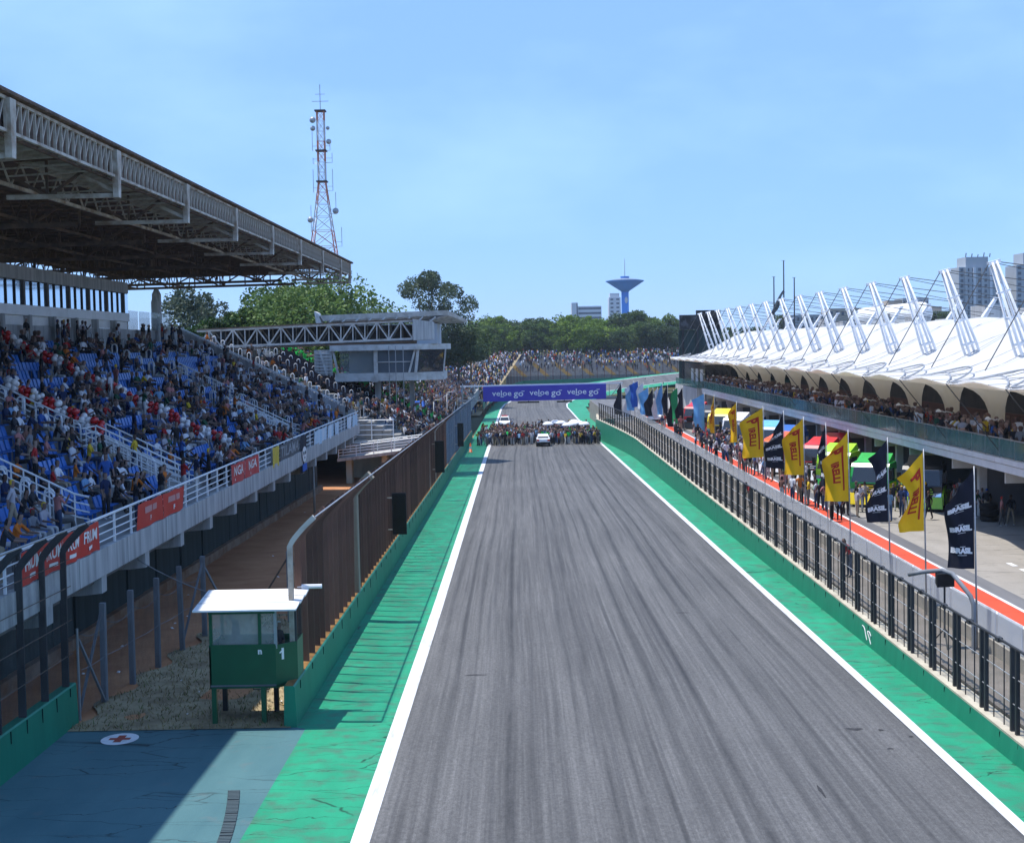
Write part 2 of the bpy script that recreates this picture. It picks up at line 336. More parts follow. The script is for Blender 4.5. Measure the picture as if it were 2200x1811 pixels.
MAT['glass_clear'] = glass_mat('clear_glass', (.25,.32,.34), .38, .05)
MAT['plexi'] = glass_mat('plexiglass', (.55,.60,.66), .42, .12)
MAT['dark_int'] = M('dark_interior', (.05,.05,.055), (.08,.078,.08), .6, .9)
MAT['hut_green'] = M('hut_green', (.004,.078,.030), (.006,.095,.038), 1.5, .45, spec=.45)
MAT['red_banner'] = M('red_banner', (.56,.035,.022), (.50,.045,.03), 1.4, .6)
MAT['banner_white'] = M('banner_white', (.76,.74,.73), rough=.6)
MAT['purple'] = M('purple_banner', (.075,.060,.42), (.085,.07,.46), 1.2, .6)
MAT['yellow'] = M('yellow_cloth', (.88,.50,.008), (.82,.45,.006), 2.0, .75)
MAT['flag_red'] = M('flag_red', (.46,.028,.012), rough=.75)
MAT['navy'] = M('navy_cloth', (.007,.009,.018), (.011,.013,.026), 2.0, .8)
MAT['cloth_white'] = M('white_cloth', (.74,.75,.78), (.62,.64,.68), 2, .8)
MAT['cloth_blue'] = M('light_blue_cloth', (.13,.36,.66), (.18,.44,.72), 2, .8)
MAT['cloth_dblue'] = M('blue_cloth', (.02,.10,.42), rough=.8)
MAT['cloth_green'] = M('green_cloth', (.02,.30,.10), rough=.8)
MAT['tarp_blue'] = M('tarp_blue', (.020,.030,.075), (.03,.045,.1), 3, .7)
MAT['balloon_red'] = M('balloon_red', (.50,.012,.014), rough=.25, spec=.6)
MAT['balloon_white'] = M('balloon_white', (.78,.76,.75), rough=.25, spec=.6)
MAT['tyre'] = M('tyre', (.012,.012,.012), rough=.85)
MAT['rim'] = M('rim', (.35,.36,.37), rough=.35, metal=.7)
MAT['bark'] = M('bark', (.075,.058,.042), (.13,.105,.08), 2.5, .95)
MAT['leaf'] = leaf_mat('leaf')
MAT['person'] = attr_mat('person_cloth')
MAT['tower_blue'] = M('tower_blue', (.010,.22,.66), (.014,.25,.74), .1, .6)
MAT['tower_cone'] = M('tower_cone', (.015,.20,.66), (.02,.24,.76), .1, .6)
MAT['tower_teal'] = M('tower_teal', (.008,.11,.13), rough=.6)
MAT['bldg_white'] = M('building_white', (.62,.64,.68), (.54,.56,.60), .05, .8)
MAT['bldg_beige'] = M('building_beige', (.46,.40,.33), (.38,.33,.27), .08, .85)
MAT['bldg_grey'] = M('building_grey', (.40,.43,.46), (.33,.36,.39), .06, .8)
MAT['win_dark'] = M('far_window', (.05,.075,.11), rough=.25, spec=.6)
MAT['orange'] = M('orange_paint', (.80,.13,.012), rough=.35, spec=.5)
MAT['tail_red'] = M('tail_red', (.7,.02,.015), rough=.2, spec=.6)
MAT['terra'] = M('terracotta', (.36,.16,.09), (.28,.12,.07), 1.0, .85)

# text -> flat mesh pieces
def text_geo(txt, size=1.0, bold=.0, cuts=0):
    cu = bpy.data.curves.new('t', 'FONT'); cu.body = txt; cu.size = size; cu.align_x = 'CENTER'; cu.align_y = 'CENTER'; cu.offset = bold; cu.resolution_u = 2
    o = bpy.data.objects.new('t', cu); col.objects.link(o)
    dg = bpy.context.evaluated_depsgraph_get(); me = bpy.data.meshes.new_from_object(o.evaluated_get(dg))
    bm = bmesh.new(); bm.from_mesh(me); bmesh.ops.triangulate(bm, faces=bm.faces[:])
    if cuts:
        bmesh.ops.subdivide_edges(bm, edges=bm.edges[:], cuts=cuts); bmesh.ops.triangulate(bm, faces=bm.faces[:])
    bm.verts.ensure_lookup_table()
    vs = [(v.co.x, v.co.y) for v in bm.verts]; fs = [tuple(v.index for v in f.verts) for f in bm.faces]
    bm.free(); bpy.data.objects.remove(o); bpy.data.curves.remove(cu); bpy.data.meshes.remove(me); return vs, fs
_TG = {}
def lettering(mb, txt, fn, size=1.0, bold=0.0, cuts=0, mi=0, sx=1.0):
    key = (txt, size, bold, cuts)
    if key not in _TG: _TG[key] = text_geo(txt, size, bold, cuts)
    vs, fs = _TG[key]; mb.add([fn(x*sx, y) for x, y in vs], fs, mi)

# ------------------------------------------------------------------ the setting: ground, track, verges, pit lane
def ground_z(x, y):
    if y < 330: z = -S*y - .35
    elif y < 436: z = -S*330-.35
    else:
        t = min(1.0, (y-436)/24.0); z = -S*330-.35 + t*t*(3-2*t)*9.8
    if y > 900: z += min(1, (y-900)/1500)*10
    return z
xs = [-3000,-1200,-500,-250,-120,-60,-30,-8,5,14,40,90,180,400,900,3000]
ys = [-60,0,40,100,180,260,330,345,360,375,390,405,420,435,450,465,480,520,600,800,1100,1600,2400,5000]
g = MB(); g.grid(lambda u, v: (xs[round(u*(len(xs)-1))], ys[round(v*(len(ys)-1))], ground_z(xs[round(u*(len(xs)-1))], ys[round(v*(len(ys)-1))])), len(xs)-1, len(ys)-1)
struct(g.build('ground', MAT['ground']))

# centre line of the track: straight, then bending away to the right behind the pits
def xl(y): return -3.88 - .55*max(0, min(1, (y-60)/250.0))
def xr(y): return 11.05 - .45*max(0, min(1, (y-40)/140.0)) + .9*max(0, min(1, (y-200)/130.0))
path = [(y, xl(y), xr(y)) for y in [-20,20,40,60,80,100,120,150,180,210,240,270,300,330]]
ribL = [Vector((a, y, gz(y))) for y, a, b in path]; ribR = [Vector((b, y, gz(y))) for y, a, b in path]
for k in range(1, 13):
    ang = k/12*math.radians(80); rad = 92.0
    cx, cy = 3.6+rad, 330.0
    z = gz(330)+ (k/12)**1.15*6.6
    ribL.append(Vector((cx-(rad+8.0)*math.cos(ang), cy+(rad+8.0)*math.sin(ang), z+.9*(k/12)))); ribR.append(Vector((cx-(rad-7.6)*math.cos(ang), cy+(rad-7.6)*math.sin(ang), z-.5*(k/12))))
def ribbon(name, mat, A, B, dz, parent=None):
    mb = MB()
    for i in range(len(A)-1): mb.quad(A[i]+Vector((0,0,dz)), B[i]+Vector((0,0,dz)), B[i+1]+Vector((0,0,dz)), A[i+1]+Vector((0,0,dz)))
    return mb.build(name, mat, parent)
track = struct(ribbon('track', MAT['asphalt'], ribL, ribR, 0))
def lerpv(A, B, t): return [a.lerp(b, t) for a, b in zip(A, B)]
def widen(A, B, d): return [a+(a-b).normalized()*d for a, b in zip(A, B)]
tag(ribbon('edge_line', MAT['white_paint'], ribL, widen(ribL, ribR, -.42), .006, track), 'white edge line on the left of the track', None)
tag(ribbon('edge_line', MAT['white_paint'], widen(ribR, ribL, -.30), ribR, .006, track), 'white edge line on the right of the track', None)
rmk = M('rubber_mark', (.022,.022,.024), (.045,.045,.047), 9, .9)
for (px_, py_, w, l) in ((1835,1566,.32,.10),(1893,1568,.12,.06),(1958,1582,.1,.06),(1912,1608,.12,.05),(1468,1316,.34,.05),(1765,1700,.06,.3),(1020,1450,.5,.06)):
    v_ = ray(px_, py_); t_ = -H/(v_.z+S*v_.y); q_ = Vector((0,0,H))+v_*t_; m_ = MB(); k_ = 9
    m_.add([(q_.x+w*(.75+.25*math.sin(a*2.1+px_))*math.cos(a*2*PI/k_), q_.y+l*2*(.75+.25*math.sin(a*1.7+py_))*math.sin(a*2*PI/k_), gz(q_.y+l*2*(.75+.25*math.sin(a*1.7+py_))*math.sin(a*2*PI/k_))+.004) for a in range(k_)], [tuple(range(k_))]); m_.build('rubber_mark', rmk, track)
# green painted verges
def vergeL(y): return -6.35 if y < 39.9 else -6.7-.4*max(0, min(1, (y-200)/130))
struct(ribbon('green_verge', MAT['verge'], [Vector((vergeL(y), y, gz(y)-.004)) for y in [-20,39.8,40,60,100,150,200,260,330]], [Vector((xl(y)+.02, y, gz(y)-.004)) for y in [-20,39.8,40,60,100,150,200,260,330]], 0))
def wallR(y): return 12.4 - 2.0*max(0, min(1, (y-150)/42.0))**1.3
yy = [-20,40,80,120,150,160,170,180,190,200]
struct(ribbon('green_verge', MAT['verge'], [Vector((xr(y)-.02, y, gz(y)-.004)) for y in yy], [Vector((max(wallR(y), xr(y))+.1, y, gz(y)-.004)) for y in yy], 0))
yy = [200,230,260,300,330]
struct(ribbon('green_verge', MAT['verge'], [Vector((xr(y)-.02, y, gz(y)-.004)) for y in yy], [Vector((xr(y)+1.6+2.6*((y-200)/130.0), y, gz(y)-.004)) for y in yy], 0))
struct(ribbon('green_verge', MAT['verge'], widen(ribL, ribR, 2.6)[13:], ribL[13:], -.004))
struct(ribbon('green_verge', MAT['verge'], ribR[13:], widen(ribR, ribL, 5.0)[13:], -.004))
# blue paved opening, dry grass patch, dirt strip under the grandstand
ribA = [Vector((-14.2, y, gz(y)-.008)) for y in (-20, 20, 40.9)]; ribB = [Vector((-6.30, y, gz(y)-.008)) for y in (-20, 20, 39.9)]
lot = struct(ribbon('paved_lot', MAT['blue_lot'], ribA, ribB, 0))
d = MB(); d.grid(lambda u, v: (-24+17.3*u, 39.5+165*v, gz(39.5+165*v)-.03+.05*math.sin(u*23+v*90)*math.sin(v*310)), 24, 80)
struct(d.build('dirt_strip', MAT['dirt'], smooth=True))
d = MB()
def gp(u, v):
    y = 39.9+19*v; xa = -13.4+.06*(y-40)+.35*math.sin(y*1.7); xb = -6.8
    return (xa+(xb-xa)*u, y, gz(y)+.012+.05*math.sin(u*7+y)*math.sin(u*PI)*min(1, v*8))
d.grid(gp, 26, 40); struct(d.build('dry_grass_patch', MAT['dry_ground'], smooth=True))
# loose dry grass blades on the patch
d = MB()
for i in range(5200):
    u, v = rnd.random(), rnd.random()**1.2; p = Vector(gp(u, v)); a = rnd.random()*2*PI; h = .05+.13*rnd.random()**2; w = .012+.012*rnd.random()
    dx, dy = math.cos(a), math.sin(a); l = rnd.uniform(-.1, .1)
    d.add([p+Vector((-dx*w, -dy*w, 0)), p+Vector((dx*w, dy*w, 0)), p+Vector((l, rnd.uniform(-.1, .1), h))], [(0,1,2)], rnd.choice((0,0,0,1,1,2)))
tag(d.build('dry_grass', [M('straw', (.30,.23,.11), rough=.9), M('straw_dark', (.16,.12,.06), rough=.9), M('weed', (.10,.13,.03), rough=.9)]), 'dry straw coloured grass blades beside the marshal hut', 'grass', kind='stuff')
# red cross disc painted on the lot
c = Vector((-11.5, 39.0, gz(39.0)))
disc = MB(); disc.add([(c.x+.52*math.cos(a*PI/16), c.y+.62*math.sin(a*PI/16), gz(c.y+.62*math.sin(a*PI/16))+.004) for a in range(32)], [tuple(range(32))])
dm = disc.build('painted_disc', MAT['white_worn'], lot); dm['label'] = 'white painted disc carrying a red cross'
cr_ = MB()
for (ax, ay) in ((.30, .11), (.11, .36)):
    cr_.add([(c.x+sx*ax, c.y+sy*ay, gz(c.y+sy*ay)+(.008 if ax > .2 else .0105)) for sx, sy in ((-1,-1),(1,-1),(1,1),(-1,1))], [(0,1,2,3)])
cm = cr_.build('painted_cross', M('cross_red', (.36,.055,.03), (.25,.06,.04), 6, .7), dm); cm['label'] = 'worn red cross painted in the disc'
# curved drain with slotted covers in the lot
dr = thing('drain', 'curved slotted drain sunk in the blue paving near the green verge', 'drain', (-7.2, 32, gz(32)))
ch = MB(); N = 26
arc = [Vector((-7.62+.38*math.sin((i/N)*PI*.55), 29.0+6.6*i/N, 0)) for i in range(N+1)]
arc = [Vector((-6.62-.62*((i/N)**1.7), 28.6+5.4*i/N, gz(28.6+5.4*i/N))) for i in range(N+1)]
for i in range(N): ch.quad(arc[i]+Vector((-.15,0,.003)), arc[i]+Vector((.15,0,.003)), arc[i+1]+Vector((.15,0,.003)), arc[i+1]+Vector((-.15,0,.003)))
ch.build('channel', M('channel_dark', (.018,.028,.034), (.035,.05,.058), 3, .9), dr)
cov = MB(); cov.box(-.14,.14,-.035,.035,0,.018); cov_me = cov.mesh('slat', M('slat_iron', (.05,.075,.085), rough=.7))
for i in range(52):
    t = i/52*N; k = min(N-1, int(t)); p = arc[k].lerp(arc[k+1], t-k)
    if rnd.random() < .86: link('slat', cov_me, dr, p+Vector((0,0,.004)), (0, 0, rnd.uniform(-.03,.03)))

# pit lane slab with its lines
p = MB(); p.box(13.2, 120, -20, 262, -6, -.012); pit = struct(p.build('pit_apron', MAT['pit_concrete']))
q = MB(); q.box(13.25, 19.85, -20, 262, -.05, -.004); struct(q.build('pit_lane', MAT['pit_asphalt']))
q = MB(); q.box(17.95, 18.85, -20, 200, -.03, .001); rs = struct(q.build('pit_lane_stripe', MAT['red_strip']))
for i, (a, b) in enumerate(((17.77, 17.95), (18.85, 19.03))):
    q = MB(); q.box(a, b, -20, 205, -.03, .003); q.build('stripe_border', MAT['white_paint'], rs)
for i in range(8):
    q = MB(); y = 51+i*1.7; x = 22.2+.02*i; q.box(x-.12, x+.12, y, y+.9, -.03, .0); q.build('faded_dash', MAT['white_worn'], pit)

# ------------------------------------------------------------------ left barrier, fences
def wall_profile(y0, y1, x_face, side, name, label, mats, n=24, h=1.2, t=.36):
    o = thing(name, label, 'barrier', (x_face, y0, gz(y0)))
    mb = MB(); ring = []
    for i in range(n+1):
        y = y0+(y1-y0)*i/n; z = gz(y); s_ = side
        ring.append([(x_face, y, z-.3), (x_face-s_*.05, y, z+h-.04), (x_face-s_*.09, y, z+h), (x_face-s_*t, y, z+h), (x_face-s_*(t+.03), y, z-.3)])
    for i in range(n):
        for k in range(4):
            a, b = ring[i], ring[i+1]; mb.quad(a[k], b[k], b[k+1], a[k+1])
    mb.add(ring[0], [(0,1,2,3,4)]); mb.add(ring[-1], [(4,3,2,1,0)])
    mb.build('barrier_body', mats, o); return o
barL = wall_profile(40.0, 196.0, -6.62, 1, 'barrier', 'long green concrete barrier under the brown curved debris fence', MAT['wall_green'])
barN = wall_profile(-5.0, 41.0, -13.28, 1, 'barrier', 'short green concrete barrier at the lower left beside the blue paving', MAT['wall_green'])
tp = MB()
for i in range(40): a_, b_ = 40+3.9*i, 40+3.9*(i+1); tp.quad((-6.715,a_,gz(a_)+1.204),(-6.715,b_,gz(b_)+1.204),(-6.97,b_,gz(b_)+1.204),(-6.97,a_,gz(a_)+1.204))
tp.build('rusty_top', M('rust_dirt', (.10,.055,.02), (.32,.17,.05), 2.2, .95, detail=7), barL)
st = MB(); st.box(-.006, .006, -.02, .02, -.3, 0); st_me = st.mesh('stain', MAT['wall_green_dark'])
for i in range(40):
    y = 41+i*2.45; sc = rnd.uniform(.5, 1.4); link('stain', st_me, barL, (-6.655, y, gz(y)+1.15), None, (1.5, rnd.uniform(.6,1.3), sc))
for i in range(7):
    y = 33.2+i*1.2; link('stain', st_me, barN, (-13.315, y, gz(y)+1.15), None, (1.5, 1, rnd.uniform(.7,1.5)))

def curved_post(h, reach, rise, w=.2, dp=.07, seg=5):
    mb = MB(); pts = [Vector((0,0,0)), Vector((0,0,h))]
    for k in range(1, seg+1):
        a = k/seg; pts.append(Vector((reach*(.18*a+.82*a**1.35), 0, h+rise*a)))
    for i in range(len(pts)-1):
        A, B = pts[i], pts[i+1]; dA = (pts[min(i+1, len(pts)-1)]-pts[max(i-1, 0)]).normalized(); dB = (pts[min(i+2, len(pts)-1)]-pts[i]).normalized()
        nA = Vector((-dA.z, 0, dA.x))*w/2; nB = Vector((-dB.z, 0, dB.x))*w/2; Y = Vector((0, dp/2, 0))
        mb.hexa([A-nA-Y, A+nA-Y, A+nA+Y, A-nA+Y, B-nB-Y, B+nB-Y, B+nB+Y, B-nB+Y])
    return mb, pts
HB, RE, RI = 3.95, .75, .85
pm, ppts = curved_post(HB, RE, RI)
post_brown = pm.mesh('post', MAT['fence_brown']); post_grey = pm.mesh('post', MAT['fence_grey']); post_dark = pm.mesh('post', MAT['fence_dark'])
wide, _ = curved_post(HB, RE, RI, .34, .5); post_beige = wide.mesh('post', M('post_beige', (.36,.31,.23), (.25,.21,.155), 1.2, .85, stretch=(1,1,.3)))
post_white = curved_post(HB, RE, RI, .15, .16)[0].mesh('post', MAT['old_steel'])
def fence(name, label, x, ya, yb, step, base_h, mesher, sheet_mat, rails=(1.3, 2.6, 3.9)):
    o = thing(name, label, 'fence', (x, ya, gz(ya)+base_h)); y = ya; i = 0
    while y <= yb:
        link('post', mesher(i, y), o, (x, y, gz(y)+base_h), (0, rnd.uniform(-.012,.012), rnd.uniform(-.06,.06))); y += step; i += 1
    n = max(2, int((yb-ya)/6)); sh = MB()
    for i in range(n):
        y0, y1 = ya+(yb-ya)*i/n, ya+(yb-ya)*(i+1)/n
        for k in range(len(ppts)-1):
            A, B = ppts[k], ppts[k+1]; off = Vector((x+.11, 0, base_h))
            sh.quad(*[Vector((P.x, y_, P.z+gz(y_)))+off for P, y_ in ((A, y0), (A, y1), (B, y1), (B, y0))])
    sh.build('mesh_sheet', sheet_mat, o)
    tip = ppts[-1]; r = MB(); r.tube([(x+tip.x, ya+(yb-ya)*i/n, gz(ya+(yb-ya)*i/n)+base_h+tip.z) for i in range(n+1)], .03, 5); r.build('top_rail', MAT['galv'], o)
    for hgt in rails:
        r = MB(); r.tube([(x+.1, ya+(yb-ya)*i/n, gz(ya+(yb-ya)*i/n)+base_h+hgt) for i in range(n+1)], .014, 4); r.build('wire', MAT['rust_steel'], o)
    return o
def pick(i, y):
    if i == 0: return post_white
    if 56.5 < y < 57.72: return post_beige
    if 111 < y < 112.2 or 104 < y < 105.2: return post_white
    return post_brown
fenL = fence('debris_fence', 'tall brown rusted debris fence curving over the left barrier', -6.85, 41.0, 128.0, 1.22, 1.2, pick, MAT['mesh_brown'], rails=())
fenL2 = fence('debris_fence', 'blue grey debris fence section near the gantry, beyond the brown one', -6.9, 129.4, 196, 1.9, 1.2, lambda i, y: post_white if i in (9, 18) else post_grey, seethrough('mesh_blue', (.12,.17,.24), .5, .8, (.20,.26,.33), (1,3,.12), 1.3))
fenN = fence('debris_fence', 'dark curved fence posts rising from the lower left barrier', -13.46, 26.2, 40.9, 1.78, 1.2, lambda i, y: post_dark, MAT['mesh_fine'], rails=(.9, 1.9, 2.9, 3.7))

# black panels hung on the fence
for (ya, z0, z1, w, ordn) in ((70.5, .93, 3.05, .72, 'largest and nearest'), (107.0, .75, 3.2, .72, 'middle'), (146.5, -.1, 2.35, .64, 'smallest and farthest')):
    o = thing('signal_panel', f'{ordn} black panel hung out from the left fence above the barrier', 'panel', (-6.2, ya, z0), 'black panels along the left fence')
    m_ = MB(); m_.box(-6.55, -6.55+w, ya, ya+.16, z0, z1); m_.build('panel_case', MAT['black'], o)
    m_ = MB(); m_.box(-6.50, -6.60+w, ya-.012, ya-.002, z0+.08, z1-.08); m_.build('panel_face', M('panel_face', (.004,.004,.005), rough=.25, spec=.5), o)
    m_ = MB()
    for zz in (z0+.25, z1-.25): m_.bar((-6.9, ya+.08, zz), (-6.55, ya+.08, zz), .05)
    m_.build('bracket', MAT['old_steel'], o)

# low post-and-wire fence between the dirt and the grass
wf = thing('wire_fence', 'row of square grey posts with sagging wire beside the dirt strip', 'fence', (-13.2, 43.5, gz(43.5)))
pp = MB(); pp.box(-.085,.085,-.085,.085,-.2,3.15); pp.box(.086,.098,-.03,.03,-.2,3.13); pp_me = pp.mesh('post', MAT['post_grey'])
wfp = [(-13.25,43.47),(-13.05,45.95),(-12.88,48.58),(-12.69,51.35),(-12.47,54.07)]
for x, y in wfp: link('post', pp_me, wf, (x, y, gz(y)), (rnd.uniform(-.01,.01), rnd.uniform(-.015,.015), rnd.uniform(-.1,.1)))
m_ = MB(); m_.tube([(-13.35, 41.3, gz(41)-.1), (-13.35, 41.3, gz(41)+2.75)], .04, 6); m_.build('thin_post', MAT['galv'], wf)
for (a, b) in (((-13.25,43.4,gz(43)+2.9),(-13.5,41.6,gz(41)-.05)), ((-13.35,41.4,gz(41)+2.4),(-13.2,43.3,gz(43)+.1)), ((-12.47,54.0,gz(54)+2.9),(-12.75,51.5,gz(51)+.1)), ((-12.5,54.1,gz(54)+2.9),(-11.6,55.6,gz(55)+.1))):
    m_ = MB(); m_.bar(a, b, .07); m_.build('brace', MAT['post_grey'], wf)
for hh, sag in ((2.6,.24),(1.5,.04)):
    m_ = MB(); pts = []
    pl = [(-13.35,41.3)]+wfp
    for k in range(len(pl)-1):
        for t in range(5):
            u = t/5; x = pl[k][0]+(pl[k+1][0]-pl[k][0])*u; y = pl[k][1]+(pl[k+1][1]-pl[k][1])*u; pts.append((x+.1, y, gz(y)+hh-sag*4*u*(1-u)))
    m_.tube(pts, .009, 4); m_.build('wire', MAT['post_grey'], wf)
m_ = MB(); m_.quad((-13.33,41.3,gz(41)+.1),(-12.45,54.0,gz(54)+.1),(-12.45,54.0,gz(54)+2.5),(-13.33,41.3,gz(41)+2.3)); m_.build('mesh_sheet', MAT['mesh_fine'], wf)
bp_ = thing('braced_post', 'lone braced grey post on the dirt behind the marshal hut', 'post', (-9.6, 57, gz(57)))
m_ = MB(); m_.box(-9.69,-9.51,56.9,57.1,gz(57)-.1,gz(57)+2.9); m_.build('post', MAT['post_grey'], bp_)
for dx in (-1.7, 1.6):
    m_ = MB(); m_.bar((-9.6,57,gz(57)+2.7),(-9.6+dx,57,gz(57)+.05),.07); m_.build('brace', MAT['rust_steel'], bp_)
wire = MB(); A, B = Vector((-13.6, 49.0, 3.1)), Vector((-6.85, 41.0, gz(41)+3.3))
wire.tube([A.lerp(B, t/14)-Vector((0,0,.35*4*(t/14)*(1-t/14))) for t in range(15)], .022, 5)
tag(wire.build('overhead_cable', MAT['galv']), 'thin pale cable slung from the grandstand to the fence end', 'cable')
# litter on the dirt
lt = MB(); lt.add([(-.09,-.06,0),(.1,-.05,.02),(.08,.07,.05),(-.07,.06,.01),(0,.01,.07)], [(0,1,4),(1,2,4),(2,3,4),(3,0,4)]); lt_me = lt.mesh('litter', MAT['banner_white'])
for i in range(26):
    y = rnd.uniform(46, 118); x = rnd.uniform(-15.8, -7.6) if y > 58 else rnd.uniform(-15.5, -13.4)
    tag(link('litter', lt_me, None, (x, y, gz(y)+.01), (0,0,rnd.random()*6), rnd.uniform(.35,1.0)), 'small scrap of white litter lying on the brown dirt strip', 'litter', 'scraps of litter on the dirt strip')
for i, (x, y) in enumerate(((-10.5,44.5),(-8.4,46),(-7.6,43),(-11.5,46.2),(-10.2,41.6),(-9.5,52))):
    tag(link('litter', lt_me, None, (x, y, gz(y)+.03), (0,0,rnd.random()*6), rnd.uniform(.3,.6)), 'small scrap of white litter lying in the dry grass', 'litter', 'scraps of litter in the dry grass')

# ------------------------------------------------------------------ right: pit wall, its fence, platform
pw = thing('pit_wall', 'green pit wall with cream ledge running along the right of the track', 'wall', (12.5, 20, gz(20)))
mb = MB(); led = MB(); n = 60; ya, yb = -5.0, 192.0
R_ = [(wallR(ya+(yb-ya)*i/n), ya+(yb-ya)*i/n) for i in range(n+1)]
for i in range(n):
    (x0, y0), (x1, y1) = R_[i], R_[i+1]
    mb.quad((x0, y0, gz(y0)-.2), (x0+.10, y0, .06), (x1+.10, y1, .06), (x1, y1, gz(y1)-.2))
    led.quad((x0+.10, y0, .06), (x0+.10, y0, .12), (x1+.10, y1, .12), (x1+.10, y1, .06)); led.quad((x0+.10, y0, .12), (x0+.62, y0, .12), (x1+.62, y1, .12), (x1+.10, y1, .12))
mb.quad((R_[-1][0], yb, gz(yb)-.2), (R_[-1][0]+.1, yb, .06), (16, yb, .06), (16, yb, gz(yb)-.2))
mb.build('wall_face', MAT['wall_green'], pw); led.build('ledge', MAT['cream'], pw)
for i in range(60):
    y = 34+i*2.3; link('stain', st_me, pw, (wallR(y)+.085, y+rnd.uniform(-.2,.2), .02), None, (2, rnd.uniform(.6,1.4), rnd.uniform(.4,1.5)))
jt = MB(); jt.box(-.004,.004,-.012,.012,0,1.0); jt_me = jt.mesh('joint', MAT['wall_green_dark'])
for i in range(38):
    y = 35+4.1*i; link('joint', jt_me, pw, (wallR(y)+.05, y, gz(y)), (0, .09, 0), (1,1,.06-gz(y)))
for i in range(37): y = 43.5+4.1*i; link('joint', jt_me, barL, (-6.645, y, gz(y)), (0, -.04, 0), (1,1,1.15))
# white scribble on the wall
gr = MB()
def onw(u, v, y0=50.2): y = y0+u; return (wallR(y)+.075-.10*(-.35+v+.6)*0+.02*v-.035, y, -.28+v)
for pts in ([(.5,.12),(.42,.2),(.28,.2),(.16,.1),(.06,-.08),(-.04,-.22)], [(-.08,.12),(-.16,.02),(-.28,-.1),(-.42,-.26)], [(-.1,.14),(-.28,.16),(-.4,.05),(-.38,-.04)]):
    gr.tube([onw(u*1.5, v*.95) for u, v in pts], .018, 4)
gr.build('scribble', MAT['white_worn'], pw)['label'] = 'white scribbled mark on the green wall'
fr = thing('pit_fence', 'dark steel fence of paired posts standing on the pit wall', 'fence', (13.0, 34, .12))
po = MB(); po.box(-.05,.05,-.055,.055,0,2.22); po_me = po.mesh('post', MAT['fence_dark'])
ba = MB(); ba.box(-.014,.014,-.014,.014,0,2.15); ba_me = ba.mesh('bar', MAT['fence_dark'])
cl = MB(); cl.box(-.07,.07,-.12,.12,-.06,.06); cl_me = cl.mesh('clamp', MAT['fence_dark'])
y = 33.4-2.4*5; top = []
while y < 190:
    X = wallR(y)+.30
    link('post', po_me, fr, (X, y-.19, .1)); link('post', po_me, fr, (X, y+.19, .1))
    if y < 110:
        for k in (1, 2): link('bar', ba_me, fr, (wallR(y+.8*k)+.30, y+.8*k, .1))
    if y < 75: link('clamp', cl_me, fr, (X, y+1.2, 2.32))
    y += 2.4
n = 64
for zz, rr in ((2.34,.042),(1.55,.016),(.85,.016)):
    r = MB(); r.tube([(wallR(21+170*i/n)+.30, 21+170*i/n, zz) for i in range(n+1)], rr, 6); r.build('rail', MAT['fence_dark'] if rr > .02 else MAT['galv'], fr)
sh = MB()
for i in range(n): a, b = 21+170*i/n, 21+170*(i+1)/n; sh.quad((wallR(a)+.34,a,.12),(wallR(b)+.34,b,.12),(wallR(b)+.34,b,2.3),(wallR(a)+.34,a,2.3))
sh.build('mesh_sheet', MAT['mesh_mid'], fr)
pl_ = thing('pit_wall_stand', 'low cream inner wall with clear screens beside the pit lane', 'wall', (15.3, 34, 0))
m_ = MB(); m_.box(13.2, 15.2, -5, 185, -.05, .09); m_.build('platform', M('platform_floor', (.19,.165,.14), (.14,.125,.105), .7, .9), pl_)
m_ = MB(); m_.box(15.2, 15.42, -5, 185, -.02, .55); m_.build('low_wall', M('low_wall_concrete', (.34,.31,.26), (.26,.24,.20), 1, .9, stretch=(1,1,.4)), pl_)
sc_ = MB(); sc_.box(-.012,.012,-1.1,1.1,0,.95); sc_me = sc_.mesh('screen', MAT['plexi'])
for i in range(62): link('screen', sc_me, pl_, (15.31, 34+i*2.4, .57))
# bent pipe and equipment behind the fence
bpz = MB(); bx = 14.0
pth = [Vector((bx-.25, 42.6, 2.5)), Vector((bx, 43.6, 2.66)), Vector((bx+.55, 44.6, 2.75))]
pth = [aty(1952, 1234, 47.0), aty(1985, 1228, 46.6), aty(2025, 1225, 46.2), aty(2046, 1232, 45.9), aty(2065, 1255, 45.6), aty(2085, 1280, 45.3), aty(2092, 1300, 45.2), aty(2092, 1420, 45.2), aty(2088, 1500, 45.2)]
bpz.tube(pth, .075, 8); tag(bpz.build('bent_pipe', MAT['post_grey'], smooth=True), 'grey bent pipe arching over the pit fence near the red stripe', 'pipe')
eq = thing('timing_monitor', 'small black monitor on a tripod stand behind the pit fence', 'monitor', (14.0, 46.2, .1))
m_ = MB(); m_.hexa([(13.75,46.0,2.12),(14.35,46.1,2.12),(14.3,46.4,2.2),(13.8,46.4,2.2),(13.75,46.0,2.55),(14.35,46.1,2.55),(14.3,46.4,2.55),(13.8,46.4,2.55)]); m_.build('monitor_hood', MAT['black'], eq)
m_ = MB(); m_.tube([(14.05,46.2,.4),(14.05,46.2,2.2)], .035, 6); m_.build('stand_pole', MAT['fence_dark'], eq)
for a in range(3):
    m_ = MB(); m_.bar((14.05,46.2,.7),(14.05+.5*math.cos(a*2.1+.4),46.2+.5*math.sin(a*2.1+.4),.1),.04); m_.build('leg', MAT['fence_dark'], eq)

